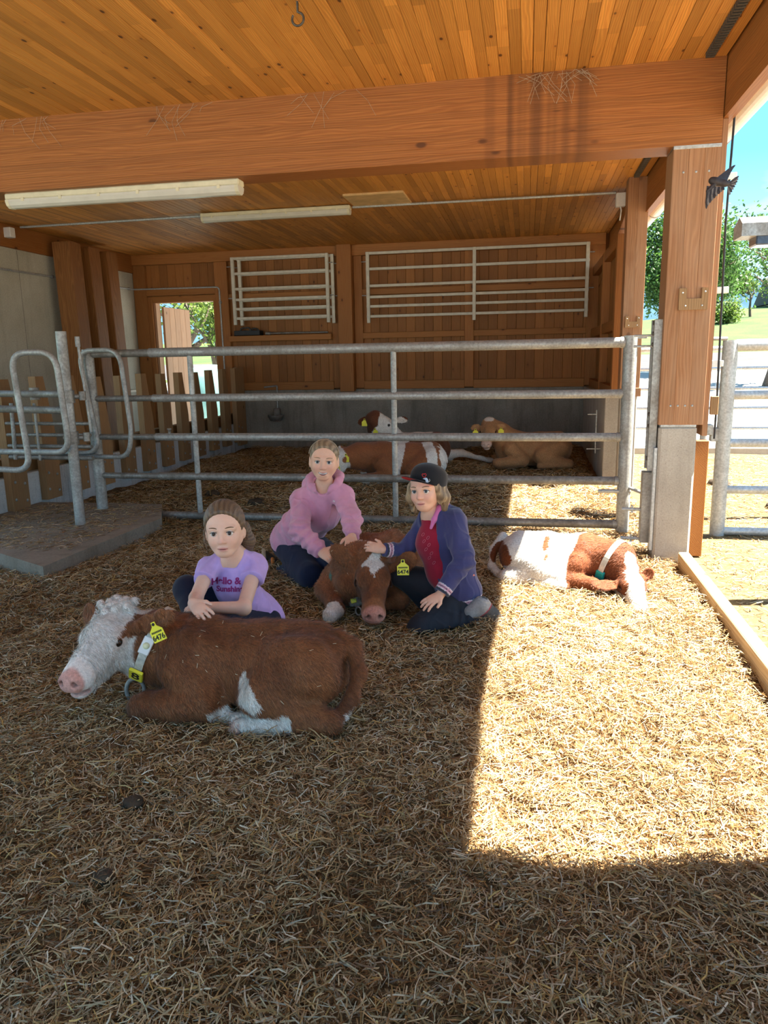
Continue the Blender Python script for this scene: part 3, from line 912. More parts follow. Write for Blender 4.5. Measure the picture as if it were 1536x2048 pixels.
ms = t.n('MixShader'); ms.inputs[0].default_value = .22
t.l(t.b.outputs[0], ms.inputs[1]); t.l(tr.outputs[0], ms.inputs[2]); t.l(ms.outputs[0], t.out.inputs[0])
M['straw'] = t.m
def view_x(y):
    return np.maximum(-.90 * y - .25, -4.5), np.where(y > 8.2, .78, np.minimum(.45 * y + .45, 1.015))
LAY = (('loose pale straw litter in the foreground', 78000, .95, 3.3, .018, .062, .0018, .0042, .030, .26),
       ('straw litter around the calves and children', 78000, 3.3, 6.3, .022, .075, .0022, .0050, .032, .26),
       ('straw litter in the far pen behind the gate', 62000, 6.3, 11.72, .035, .10, .004, .008, .035, .24))
for i, (lab, n, y0, y1, l0, l1, w0, w1, h, pt) in enumerate(LAY):
    o = link('straw_bedding', straw_mesh('straw_bedding', M['straw'], n, 0, 0, y0, y1, l0, l1, w0, w1, h, 31 + i, zf, pt, view_x))
    setp(o, lab, 'straw', kind='stuff')
o = link('straw_litter', straw_mesh('straw_litter', M['straw'], 15000, 1.22, 3.6, 3.0, 11.0, .02, .08, .003, .006, .012, 41, lambda x, y: -.015 + 0 * x, .12))
setp(o, 'thin straw litter strewn over the dirt run outside', 'straw', kind='stuff')
o = link('straw_litter', straw_mesh('straw_litter', M['straw'], 2600, -4.5, -3.14, 4.6, 6.25, .02, .07, .003, .005, .006, 42, lambda x, y: .102 + 0 * x, .06, lambda y: (-4.55 + 0 * y, -3.2 + 0 * y)))
setp(o, 'scattered straw on top of the concrete slab', 'straw', kind='stuff')
# dung clods in the litter
dm = plain('dung', (.05, .035, .02), .8, 0, .5, 30, .8)
for k, (x, y, s_) in enumerate(((-1.23, 1.98, .035), (-1.12, 1.62, .03), (-2.62, 6.9, .09), (-3.3, 7.4, .08), (2.1, 8.6, .12), (1.62, 4.7, .1), (2.3, 7.3, .1))):
    m_ = MB(); r_ = random.Random(k)
    pf_ = [(0, .55), (.5, .5), (.85, .3), (1, .05), (.9, -.2), (0, -.25)]
    m_.lathe([(a_ * s_, b_ * s_) for a_, b_ in pf_], 12)
    m_.v = [(v[0] * (1 + .25 * math.sin(7 * v[1] / s_)), v[1] * (1 + .2 * math.sin(5 * v[0] / s_)), v[2] + .1 * s_ * math.sin(6 * v[0] / s_ + 4 * v[1] / s_)) for v in m_.v]
    o = m_.obj('dung_clod', dm); o.location = (x, y, float(zf(np.array(x), np.array(y))) + .01 if x < 1 else -.015)
    setp(o, ['small dark dung clod in the foreground straw below the front calf', 'dark smear of dung at the near edge of the straw', 'dark dung clod in the far pen behind the gate', 'dark dung clod in the far pen near the feed barrier', 'dung clod on the dirt run beyond the outside gate', 'dung clod on the dirt run beside the kerb plank', 'dung clod on the dirt run just behind the outside gate'][k], 'dung')

# ================================================================== OUTSIDE
def terr(x, y):
    y = np.asarray(y, float); x = np.asarray(x, float)
    z = np.interp(y, [-400, 11.3, 30, 40, 75, 110, 400], [-.05, -.02, .72, 1.38, 4.2, 5.2, 4.0])
    tilt = np.clip((y - 36) / 40, 0, 1) * np.clip((x - 8) / 16, -.6, 1.6) * 1.5
    return z + tilt
def ground(name, mat, x0, x1, y0, y1, nx, ny, label, dz=0.0):
    gx = np.linspace(x0, x1, nx); gy = np.linspace(y0, y1, ny)
    X, Y = np.meshgrid(gx, gy, indexing='ij')
    V = np.stack([X, Y, terr(X, Y) + dz], -1).reshape(-1, 3)
    I = np.arange(nx * ny).reshape(nx, ny)
    Q = np.stack([I[:-1, :-1], I[1:, :-1], I[1:, 1:], I[:-1, 1:]], -1).reshape(-1, 4)
    return link(name, npmesh(name, V, Q, mat), kind='structure', label=label)
M['yard'] = concrete('yard_concrete', (.26, .255, .245), (.33, .325, .315), (.25, .24, .22), .3)
M['road'] = concrete('asphalt', (.055, .055, .058), (.075, .075, .078), (.06, .06, .06), .2)
t = NT('meadow')
co = t.coord(); n1 = t.noise(co, .5, 5, .6); n2 = t.noise(co, 5, 5, .7)
c = t.ramp(n1, [(.35, (.026, .066, .007)), (.65, (.046, .088, .010))])
c = t.mix(t.ramp(n2, [(.58, 0.0), (.7, .6)]), c, (.15, .16, .03))
t.col(c); t.set(Roughness=.9); t.bump(n2, .6, .1)
M['meadow'] = t.m
ground('yard_concrete_ground', M['yard'], -14, 60, 12.32, 30, 30, 20, 'sunlit concrete yard behind the barn')
ground('yard_concrete_side', M['yard'], 1.4, 60, 11.25, 12.32, 20, 3, 'concrete yard edge beside the barn', .0)
ground('road_asphalt', M['road'], -40, 80, 30, 40, 30, 10, 'grey road beyond the yard', .01)
ground('meadow_hill', M['meadow'], -160, 260, 40, 400, 120, 90, 'bright green meadow rising behind the road')
ground('yard_ground_front', M['yard'], -60, 60, -60, -1.62, 10, 10, 'yard in front of the barn')
ground('grass_ground_left', M['meadow'], -80, -6.75, -1.6, 30, 10, 10, 'grass beside the barn', -.02)
# mountains
t = NT('mountain_haze_blue')
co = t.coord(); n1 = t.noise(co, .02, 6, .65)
t.col(t.ramp(n1, [(.35, (.022, .052, .085)), (.65, (.040, .078, .115))])); t.set(Roughness=1.0)  # aerial haze is painted into this blue base colour
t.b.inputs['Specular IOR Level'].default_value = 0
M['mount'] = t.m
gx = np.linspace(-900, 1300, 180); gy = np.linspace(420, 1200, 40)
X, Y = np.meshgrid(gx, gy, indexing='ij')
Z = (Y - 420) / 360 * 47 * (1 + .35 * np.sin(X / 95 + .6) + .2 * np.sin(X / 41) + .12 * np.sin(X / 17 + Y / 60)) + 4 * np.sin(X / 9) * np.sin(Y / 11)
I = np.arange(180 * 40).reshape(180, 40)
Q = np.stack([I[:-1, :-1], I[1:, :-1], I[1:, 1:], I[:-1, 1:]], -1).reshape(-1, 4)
link('mountain_range', npmesh('mountain_range', np.stack([X, Y, Z], -1).reshape(-1, 3), Q, M['mount']), kind='structure', label='forested mountain range in the distance, tinted with painted blue haze')

def leafmat(name, a, b):
    t = NT(name)
    n_ = t.noise(t.coord(), 1.5, 3, .6)
    at = t.n('Attribute', attribute_name='Col')
    c = t.mix(1.0, t.ramp(n_, [(.3, a), (.7, b)]), at.outputs['Color'], 'MULTIPLY')
    t.col(c); t.set(Roughness=.6)
    tr = t.n('BsdfTranslucent'); t.l(c, tr.inputs[0])
    ms = t.n('MixShader'); ms.inputs[0].default_value = .4
    t.l(t.b.outputs[0], ms.inputs[1]); t.l(tr.outputs[0], ms.inputs[2]); t.l(ms.outputs[0], t.out.inputs[0])
    return t.m
M['leaf'] = leafmat('leaf_green', (.030, .085, .012), (.070, .16, .024))
M['leaf2'] = leafmat('leaf_yellowgreen', (.085, .15, .022), (.16, .22, .04))
M['leaf3'] = leafmat('leaf_dark', (.010, .028, .013), (.02, .045, .018))
M['bark'] = plain('bark', (.10, .075, .055), .9, 0, .4, 25, .5)
def tree(name, label, base, h, rad, crown, n_leaf, leaf, lm, seed, dens=14, lift=.3):
    r = random.Random(seed); g_ = np.random.default_rng(seed)
    e_ = empty(name, base, label=label, cat='tree')
    tb = MB(); tips = []
    def grow(p, d, ln, rr, lev):
        pts = [p]; q = p.copy(); dd = d.copy()
        for k in range(4):
            dd = (dd + Vector((r.uniform(-.2, .2), r.uniform(-.2, .2), r.uniform(-.05, .14)))).normalized()
            q = q + dd * ln / 4; pts.append(q.copy())
            if lev >= 2: tips.append(q.copy())
        tb.tube(pts, [rr * (1 - .14 * i) for i in range(5)], 6 if lev else 9, False)
        if lev >= 3: return
        for k in range(4 if lev else 6):
            st = pts[r.randint(2, 4)]
            az = r.uniform(0, 6.283); el = r.uniform(lift - .3, lift + .6)
            nd = Vector((math.cos(az) * math.cos(el), math.sin(az) * math.cos(el), math.sin(el)))
            nd = (nd + dd * .5).normalized()
            grow(st, nd, ln * r.uniform(.5, .72), rr * .5, lev + 1)
    grow(Vector((0, 0, -.1)), Vector((0, 0, 1)), h * .42, rad, 0)
    tb.obj('trunk', M['bark'], e_)
    T = np.array([tuple(v) for v in tips])
    # leaves round the twig tips
    idx = g_.integers(0, len(T), n_leaf)
    P = T[idx] + g_.normal(0, 1, (n_leaf, 3)) * crown
    N_ = g_.normal(0, 1, (n_leaf, 3)); N_ /= np.linalg.norm(N_, axis=1)[:, None]
    U = np.cross(N_, g_.normal(0, 1, (n_leaf, 3))); U /= np.linalg.norm(U, axis=1)[:, None]
    W_ = np.cross(N_, U)
    s_ = leaf * g_.uniform(.6, 1.3, n_leaf)[:, None]
    V = np.stack([P - U * s_, P + W_ * s_ * .5, P + U * s_, P - W_ * s_ * .5], 1).reshape(-1, 3)
    Q = np.arange(n_leaf * 4).reshape(-1, 4)
    c_ = np.repeat(g_.uniform(.6, 1.35, n_leaf)[:, None] * np.array([[1, 1, 1]]), 4, 0)
    link('foliage', npmesh('foliage', V, Q, lm, False, c_), e_, kind='stuff')
    return e_
tree('broadleaf_tree', 'large leafy green tree beyond the yard, seen on both sides of the big post', (5.6, 28, .6), 7.6, .22, .36, 30000, .068, M['leaf'], 3)
tree('apple_tree', 'gnarled sparse apple tree beyond the road with bare twisting branches', (6.75, 23, .45), 6.6, .20, .22, 4200, .06, M['leaf'], 15, lift=.15)
tree('young_tree', 'small thin tree standing alone on top of the meadow', (17.6, 66, float(terr(17.6, 66)) - .1), 4.6, .13, .28, 1500, .12, M['leaf2'], 21)
tree('shrub', 'rounded light green shrub at the meadow edge beside the dark conifer', (14.6, 62, float(terr(14.6, 62)) - .6), 2.9, .08, .35, 2600, .12, M['leaf2'], 8)
# conifer
cf = empty('conifer_tree', (15.6, 72, float(terr(15.6, 72)) - .2), label='dark conifer on the meadow behind the light shrub', cat='tree')
MB().tube([(0, 0, 0), (0, 0, 4.8)], [.14, .03], 8).obj('trunk', M['bark'], cf)
g_ = np.random.default_rng(5); n_leaf = 3500
hh = g_.uniform(0, 1, n_leaf) ** 1.3; an = g_.uniform(0, 6.283, n_leaf); rr_ = (1 - hh) * 1.25 * g_.uniform(.5, 1.05, n_leaf)
P = np.stack([rr_ * np.cos(an), rr_ * np.sin(an), .3 + hh * 4.7 - rr_ * .25], -1)
U = np.stack([np.cos(an), np.sin(an), -.4 * np.ones(n_leaf)], -1) * .28
W_ = np.stack([-np.sin(an), np.cos(an), 0 * an], -1) * .10
V = np.stack([P - U, P + W_, P + U, P - W_], 1).reshape(-1, 3)
link('foliage', npmesh('foliage', V, np.arange(n_leaf * 4).reshape(-1, 4), M['leaf3'], False, np.ones((n_leaf * 4, 3))), cf, kind='stuff')
# trees and wrapped bale seen through the doorway
tree('broadleaf_tree', 'dense green tree close behind the barn, seen through the doorway', (-9.8, 20.5, 0), 8.5, .2, .36, 24000, .065, M['leaf'], 33, lift=.1)
tree('broadleaf_tree', 'yellow green tree at the right edge of the doorway view', (-7.2, 17.2, 0), 4.6, .1, .24, 3600, .07, M['leaf2'], 12)
tm_ = plain('bale_wrap', (.18, .36, .34), .35, 0, .1, 5, .1)
bm_ = MB()
prof = [(0, 1.25), (.35, 1.22), (.58, 1.12), (.66, .98), (.68, .6), (.68, .15), (.6, 0), (0, 0)]
bm_.lathe([(a_, b_) for a_, b_ in prof], 28)
bo = bm_.obj('wrapped_bale', tm_); bo.location = (-6.75, 15.6, .1)
setp(bo, 'pale turquoise film wrapped silage bale outside the doorway', 'bale')
# the yard fence behind the run
kb = MB().box(1.42, 14, 11.25, 11.45, -.15, .07, .01).obj('yard_kerb', M['conc_post']); setp(kb, 'low concrete kerb at the edge of the dirt run', 'kerb')
yf = empty('yard_fence', (4, 11.5, 0), label='galvanised rail fence along the concrete yard behind the dirt run', cat='fence')
for zz, r in ((1.455, .036), (1.175, .022), (.892, .022), (.613, .022), (.324, .022)):
    MB().tube([(-2.55, 0, zz), (9, 0, zz)], r, 10).obj('rail', M['galv_clean'], yf)
for xx in (-1.62, 1.4, 4.4, 7.4):
    MB().tube([(xx, .05, 0), (xx, .05, 1.5)], .04, 10).obj('fence_post', M['galv_clean'], yf)
# floodlight on a mast outside
fl = empty('flood_light', (2.55, 6.9, 0), label='grey box shaped flood light on a mast beside the run', cat='lamp')
MB().tube([(.0, 0, -.02), (0, 0, 2.55)], .04, 12).obj('mast', M['galv_clean'], fl)
MB().tube([(.0, 0, 2.42), (-.5, 0, 2.42)], .02, 8).obj('arm', M['galv_clean'], fl)
MB().prism([(-.12, .0), (.14, 0), (.14, .10), (-.02, .16), (-.12, .10)], 0, -.86, -.42).obj('lamp_hood', M['galv'], fl).location = (0, 0, 2.32)
MB().box(-.74, -.44, -.10, .12, 2.25, 2.33, .01).obj('lamp_glass', plain('lamp_glass', (.06, .08, .12), .15), fl)
# house roof on the hilltop
hs = empty('farm_house', (24.6, 76, float(terr(24.6, 76)) - 2.7), label='grey roofed house half hidden behind the meadow', cat='building')
MB().box(-3, 3, -2.5, 2.5, 0, 2.6, .02).obj('house_wall', M['white'], hs)
MB().prism([(-3.1, 2.5), (3.1, 2.5), (0, 4.9)], 0, -3.4, 3.4).obj('house_roof', plain('slate', (.055, .05, .05), .8), hs)
# timber pole outside the frame whose shadow falls across the run
pl = MB().tube([(1.98, 4.5, -.05), (1.98, 4.5, 1.45)], .055, 12).obj('timber_pole', M['picket']); setp(pl, 'round wooden pole standing in the dirt run', 'pole')
# ================================================================== IMPLICIT BODIES
def at(px, py, Y):
    """world point seen at photo pixel (px, py) at depth Y"""
    d = fw + cr * ((px - 768) / FPX) - cu * ((py - 1024) / FPX)
    return np.array(Vector((0, 0, CAMH)) + d * (Y / d.y))

def frame(origin, f, upv=(0, 0, 1), s=1.0):
    """head frame: x forward, y left, z up; returns origin, 3x3 (columns), scale"""
    f = np.asarray(f, float); f = f / np.linalg.norm(f)
    u_ = np.asarray(upv, float); l = np.cross(u_, f); l /= np.linalg.norm(l)
    u_ = np.cross(f, l)
    return np.asarray(origin, float), np.stack([f, l, u_], 1), s
WORLD = (np.zeros(3), np.eye(3), 1.0)

class SDF:
    def __init__(s):
        s.ops = []; s.fr = WORLD; s.k = .02; s.disp = None
        s.lo = np.full(3, 1e9); s.hi = np.full(3, -1e9)
    def T(s, p):
        o, R, sc = s.fr
        return o + R @ (np.asarray(p, float) * sc)
    def grow(s, p, r):
        s.lo = np.minimum(s.lo, p - r); s.hi = np.maximum(s.hi, p + r)
    def rc(s, a, b, r1, r2, k=None, sub=False, flat=False):
        a, b = s.T(a), s.T(b); sc = s.fr[2]
        s.ops.append(('r', a, b, r1 * sc, r2 * sc, (k or s.k) * sc, sub, flat))
        if not sub: s.grow(a, r1 * sc); s.grow(b, r2 * sc)
        return s
    def el(s, c, r, k=None, sub=False, ax=None):
        """ellipsoid; ax: optional local 3x3 axes (columns)"""
        o, R, sc = s.fr
        c = s.T(c); A = R if ax is None else R @ np.asarray(ax, float)
        r = np.asarray(r, float) * sc
        s.ops.append(('e', c, r, A, None, (k or s.k) * sc, sub, False))
        if not sub: s.grow(c, np.abs(A) @ r)
        return s
    def chain(s, pts, rs, k=None, flat=False):
        for i in range(len(pts) - 1):
            s.rc(pts[i], pts[i + 1], rs[i], rs[i + 1], k, False, flat and i == len(pts) - 2)
        return s
    def half(s, p, n, k=None):
        """keep only the side where (x-p).n < 0"""
        o, R, sc = s.fr
        n = R @ np.asarray(n, float); n = n / np.linalg.norm(n)
        s.ops.append(('h', s.T(p), n, 0, 0, (k or .006) * sc, True, False))
        return s
    def ev(s, P):
        d = np.full(len(P), 1e3, np.float32)
        for (t_, a, b, c, e_, k, sub, flat) in s.ops:
            if t_ == 'r':
                ab = (b - a).astype(np.float32); L2 = float(ab @ ab) + 1e-12
                q = P - a.astype(np.float32)
                h = np.clip(q @ ab / L2, 0, 1)
                x = q - h[:, None] * ab
                di = np.sqrt((x * x).sum(1)) - (c + (e_ - c) * h)
                if flat:
                    di = np.maximum(di, (P - b.astype(np.float32)) @ (ab / math.sqrt(L2)))
            elif t_ == 'e':
                q = (P - a.astype(np.float32)) @ c.astype(np.float32)
                k0 = np.sqrt(((q / b) ** 2).sum(1)); k1 = np.sqrt(((q / (b * b)) ** 2).sum(1)) + 1e-9
                di = k0 * (k0 - 1) / k1
                m_ = float(min(b))
                di = np.where(k0 < .2, -m_, di)
            else:
                di = -((P - a.astype(np.float32)) @ b.astype(np.float32))
            if sub:
                di = -di
                h = np.clip(.5 - .5 * (d - di) / k, 0, 1)
                d = d + (di - d) * h + k * h * (1 - h)
            else:
                h = np.clip(.5 + .5 * (d - di) / k, 0, 1)
                d = d + (di - d) * h - k * h * (1 - h)
        if s.disp is not None: d = d + s.disp(P)
        return d.astype(np.float32)
    def mesh(s, h, pad=.02):
        lo = s.lo - pad; hi = s.hi + pad
        B = 4
        n = (np.ceil((hi - lo) / h / B).astype(int) + 1) * B
        # coarse pass on block centres
        nb = n // B
        ax = [lo[i] + (np.arange(nb[i]) + .5) * h * B for i in range(3)]
        Pc = np.stack(np.meshgrid(*ax, indexing='ij'), -1).reshape(-1, 3).astype(np.float32)
        dc = s.ev(Pc).reshape(nb)
        D = np.repeat(np.repeat(np.repeat(dc, B, 0), B, 1), B, 2)
        near = np.argwhere(np.abs(dc) < h * B * 1.9 + .006)
        off = np.stack(np.meshgrid(*[np.arange(B)] * 3, indexing='ij'), -1).reshape(-1, 3)
        idx = (near[:, None, :] * B + off[None]).reshape(-1, 3)
        for i in range(0, len(idx), 400000):
            j = idx[i:i + 400000]
            D[j[:, 0], j[:, 1], j[:, 2]] = s.ev((lo + j * h).astype(np.float32))
        S_ = D < 0
        sh = [(a, b, c) for a in (0, 1) for b in (0, 1) for c in (0, 1)]
        cnt = sum(S_[a:n[0] - 1 + a, b:n[1] - 1 + b, c:n[2] - 1 + c].astype(np.int8) for a, b, c in sh)
        act = np.argwhere((cnt > 0) & (cnt < 8))
        vid = np.full(tuple(n - 1), -1, np.int32)
        vid[act[:, 0], act[:, 1], act[:, 2]] = np.arange(len(act))
        val = np.stack([D[act[:, 0] + a, act[:, 1] + b, act[:, 2] + c] for a, b, c in sh], 1)
        acc = np.zeros((len(act), 3)); w_ = np.zeros(len(act))
        shn = np.array(sh)
        for i in range(8):
            for j in range(i + 1, 8):
                if np.abs(shn[i] - shn[j]).sum() != 1: continue
                m_ = (val[:, i] < 0) != (val[:, j] < 0)
                t_ = val[:, i] / (val[:, i] - val[:, j] + 1e-12)
                p = shn[i] + t_[:, None] * (shn[j] - shn[i])
                acc[m_] += p[m_]; w_[m_] += 1
        V = lo + (act + acc / w_[:, None]) * h
        Q = []
        for a in range(3):
            b, c = (a + 1) % 3, (a + 2) % 3
            sl0 = [slice(None)] * 3; sl1 = [slice(None)] * 3
            sl0[a] = slice(0, n[a] - 1); sl1[a] = slice(1, n[a])
            for sgn in (0, 1):
                e_ = np.argwhere((S_[tuple(sl0)] != S_[tuple(sl1)]) & (S_[tuple(sl0)] == bool(sgn)))
                e_ = e_[(e_[:, b] > 0) & (e_[:, c] > 0) & (e_[:, b] < n[b] - 1) & (e_[:, c] < n[c] - 1)]
                def vv(db, dc_):
                    q = e_.copy(); q[:, b] -= db; q[:, c] -= dc_
                    return vid[q[:, 0], q[:, 1], q[:, 2]]
                q = np.stack([vv(1, 1), vv(0, 1), vv(0, 0), vv(1, 0)], 1)
                if not sgn: q = q[:, ::-1]
                Q.append(q)
        Q = np.concatenate(Q)
        Q = Q[(Q >= 0).all(1)]
        return V, Q
    def normal(s, P, e_=.002):
        P = P.astype(np.float32)
        g_ = np.stack([s.ev(P + np.eye(3, dtype=np.float32)[i] * e_) - s.ev(P - np.eye(3, dtype=np.float32)[i] * e_) for i in range(3)], 1)
        return g_ / (np.linalg.norm(g_, axis=1)[:, None] + 1e-9)

def vnoise(P, f, seed=0):
    """cheap smooth noise in about -1..1"""
    r = np.random.default_rng(seed)
    o = np.zeros(len(P))
    for i in range(6):
        d = r.normal(0, 1, 3); d /= np.linalg.norm(d)
        d2 = r.normal(0, 1, 3); d2 /= np.linalg.norm(d2)
        o += np.sin(P @ d * f * r.uniform(.7, 1.5) + r.uniform(0, 6) + 1.3 * np.sin(P @ d2 * f * .8 + r.uniform(0, 6)))
    return o / 3.2

def vcolmat(name, rough=.7, nscale=120, stretch=(1, 1, 1), amt=.35, bump=.25, spec=.3, sheen=0.0, sss=0.0):
    t = NT(name)
    a = t.n('Attribute', attribute_name='Col')
    n_ = t.noise(t.mapping(t.coord(), stretch), nscale, 4, .65)
    c = t.mix(1.0, a.outputs['Color'], t.ramp(n_, [(.25, 1 - amt), (.75, 1 + amt * .35)]), 'MULTIPLY')
    t.col(c); t.set(Roughness=rough)
    t.b.inputs['Specular IOR Level'].default_value = spec
    t.b.inputs['Sheen Weight'].default_value = sheen
    if sss:
        t.b.inputs['Subsurface Weight'].default_value = sss
        t.b.inputs['Subsurface Radius'].default_value = (.012, .004, .002)
        t.b.inputs['Subsurface Scale'].default_value = .5
    if bump: t.bump(n_, bump, .004)
    return t.m
M['fur'] = vcolmat('calf_coat', .75, 90, (1, 1, 1), .4, .5, .2, .15)
M['furstrand'] = vcolmat('calf_hair', .6, 60, (1, 1, 1), .3, 0, .3, .1)
M['skin'] = vcolmat('skin', .5, 60, (1, 1, 1), .06, .04, .4, 0, .12)
M['hair'] = vcolmat('human_hair', .45, 26, (10, 10, 1.0), .55, .6, .5, .1)
M['eyecol'] = vcolmat('eye', .08, 10, (1, 1, 1), 0, 0, .6)
M['tag'] = plain('yellow_tag', (.85, .78, .05), .4, 0, .06, 20)
M['tagtext'] = plain('tag_print', (.02, .02, .02), .6, 0, 0)
M['strap'] = plain('collar_strap', (.56, .54, .46), .7, 0, .3, 35, .2)

def fur_strands(name, V, N_, C, parent, n, ln, wd, lie, seed, face_ok=None):
    """short coat hairs rooted on the body surface; lie: direction field (n,3)->(n,3)"""
    r = np.random.default_rng(seed)
    i = r.integers(0, len(V), n)
    P = V[i] + r.normal(0, .0015, (n, 3)); Nn = N_[i]; c = C[i]
    Ld = lie(P)
    Ld = Ld - Nn * (Ld * Nn).sum(1)[:, None]
    Ld /= np.linalg.norm(Ld, axis=1)[:, None] + 1e-6
    d = Ld + Nn * r.uniform(.15, .55, n)[:, None] + r.normal(0, .22, (n, 3))
    d /= np.linalg.norm(d, axis=1)[:, None]
    sd_ = np.cross(d, Nn); sd_ /= np.linalg.norm(sd_, axis=1)[:, None] + 1e-6
    l = ln * r.uniform(.5, 1.3, n)[:, None]
    A = P - sd_ * wd / 2; B = P + sd_ * wd / 2
    mid = P + d * l * .6
    tip = P + d * l - Nn * l * .12
    Vv = np.stack([A, B, mid - sd_ * wd * .3, mid + sd_ * wd * .3, tip], 1).reshape(-1, 3)
    b = (np.arange(n) * 5)[:, None]
    q4 = b + np.array([[0, 1, 3, 2]]); q3 = b + np.array([[2, 3, 4]])
    cc = np.repeat(np.clip(c * r.uniform(.55, 1.55, n)[:, None], 0, 1), 5, 0)
    o = link(name, npmesh(name, Vv, [q4, q3], M['furstrand'], True, cc), parent, kind='stuff')
    return o

def uv_ball(c, r, n=16, m_=12, ax=None, colf=None, name='eye', mat='eyecol', parent=None, sq=(1, 1, 1)):
    V = []; Q = []
    for i in range(m_ + 1):
        th = math.pi * i / m_
        for j in range(n):
            ph = 2 * math.pi * j / n
            V.append((math.cos(th), math.sin(th) * math.cos(ph), math.sin(th) * math.sin(ph)))
    V = np.array(V)
    for i in range(m_):
        for j in range(n):
            Q.append((i * n + j, (i + 1) * n + j, (i + 1) * n + (j + 1) % n, i * n + (j + 1) % n))
    cols = colf(V) if colf else None
    W_ = V * np.array(sq) * r
    if ax is not None: W_ = W_ @ np.asarray(ax).T
    return link(name, npmesh(name, W_ + np.asarray(c), np.array(Q), M[mat], True, cols), parent)

def text_mesh(txt, size, mat, parent, M4, name='printed_text', depth=.0006, bold=0.0):
    cu_ = bpy.data.curves.new(name, 'FONT')
    cu_.body = txt; cu_.size = size; cu_.extrude = depth; cu_.align_x = 'CENTER'; cu_.align_y = 'CENTER'
    cu_.offset = bold
    tmp = bpy.data.objects.new('tmp_text', cu_)
    COL.objects.link(tmp)
    bpy.context.view_layer.update()
    dg = bpy.context.evaluated_depsgraph_get()
    me = bpy.data.meshes.new_from_object(tmp.evaluated_get(dg))
    bpy.data.objects.remove(tmp)
    bpy.data.curves.remove(cu_)
    me.transform(M4)
    me.materials.clear(); me.materials.append(mat)
    return link(name, me, parent)

def plane_frame(c, right, upv):
    r_ = Vector(right).normalized(); u_ = Vector(upv); u_ = (u_ - r_ * u_.dot(r_)).normalized()
    n_ = r_.cross(u_)
    m_ = Matrix((r_, u_, n_)).transposed().to_4x4(); m_.translation = Vector(c)
    return m_

def ear_tag(parent, c, right, upv, num, s=1.0):
    m_ = plane_frame(c, right, upv)
    w_, h_ = .032 * s, .036 * s
    poly = [(-w_, -h_), (w_, -h_), (w_, h_ * .35), (w_ * .35, h_ * .85), (w_ * .28, h_ * 1.35), (-w_ * .28, h_ * 1.35), (-w_ * .35, h_ * .85), (-w_, h_ * .35)]
    b_ = MB().prism(poly, 2, -.0015, .0015)
    b_.v = [tuple(m_ @ Vector(v)) for v in b_.v]
    t_ = b_.obj('ear_tag', M['tag'], parent, label='yellow ear tag' + (' reading ' + num if num else ''))
    st_ = MB().lathe([(0, .004), (.006 * s, .004), (.007 * s, 0)], 10)
    st_.v = [tuple(m_ @ (Vector(v) + Vector((0, h_ * 1.08, .001)))) for v in st_.v]
    st_.obj('tag_stud', M['black'], t_)
    if num:
        text_mesh(num, .031 * s, M['tagtext'], t_, m_ @ Matrix.Translation((0, -.019 * s, .0021)), bold=.0006)
        bar = MB()
        for k in range(22):
            bar.box(-.026 * s + k * .0024 * s, -.0248 * s + k * .0024 * s + (.0006 if k % 3 else 0), .001 * s, .009 * s, .0016, .0021, .0001)
        bar.v = [tuple(m_ @ Vector(v)) for v in bar.v]
        bar.obj('barcode', M['tagtext'], t_, kind='stuff')
    return t_

# ------------------------------------------------------------------ cattle
BRN = np.array((.285, .108, .040)); BRN_D = np.array((.15, .05, .018)); WHT = np.array((.80, .76, .70)); PNK = np.array((.62, .32, .26)); PNKW = np.array((.74, .55, .47))

def calf_head(S, fr, ears, mouth=.0):
    S.fr = fr; S.k = .03
    S.el((-.045, 0, 0), (.10, .074, .080))
    S.el((.0, 0, .034), (.085, .062, .048), .03)
    S.rc((.03, 0, .0), (.19, 0, -.032), .066, .046, .04)
    S.rc((.02, 0, .040), (.185, 0, .0), .036, .028, .03)
    S.el((.205, 0, -.034), (.046, .052, .042), .03)
    S.el((.236, 0, -.024), (.022, .043, .028), .02)
    S.rc((-.03, 0, -.072), (.17, 0, -.080), .046, .024, .035)
    S.el((.192, 0, -.084), (.036, .032, .019), .02)
    for s_ in (-1, 1):
        S.el((-.02, s_ * .042, -.05), (.066, .030, .058), .03)
        S.el((.036, s_ * .058, .024), (.036, .022, .030), .02)
        S.el((.254, s_ * .024, -.016), (.018, .0085, .0105), .005, True)
        S.el((.252, s_ * .033, -.023), (.016, .007, .006), .004, True)
        S.el((.045, s_ * .084, .016), (.019, .014, .012), .010, True)
    S.el((.215, 0, -.066), (.055, .07, .0035 + mouth), .008, True)
    S.el((-.095, 0, .062), (.048, .05, .034), .03)
    for s_ in (-1, 1):
        S.el((-.085, s_ * .050, .070), (.016, .016, .016), .015)
    S.fr = WORLD
    for (b_, t_, n_, w_) in ears:
        b_, t_, n_ = map(lambda q: np.asarray(q, float), (b_, t_, n_))
        d = t_ - b_; L_ = np.linalg.norm(d); d = d / L_
        n_ = n_ - d * (n_ @ d); n_ /= np.linalg.norm(n_)
        A = np.stack([d, np.cross(n_, d), n_], 1)
        S.rc(b_ - d * .03, b_ + d * L_ * .25, .026, .022, .02)
        S.el(b_ + d * L_ * .54, (L_ * .50, w_, .0105), .008, ax=A)
        S.el(b_ + d * L_ * .60 + n_ * .0125, (L_ * .38, w_ * .72, .0105), .006, True, ax=A)

def head_coords(fr, P):
    o, R, s_ = fr
    return (P - o) @ R / s_

def smooth01(x, a, b):
    t_ = np.clip((x - a) / (b - a), 0, 1)
    return t_ * t_ * (3 - 2 * t_)

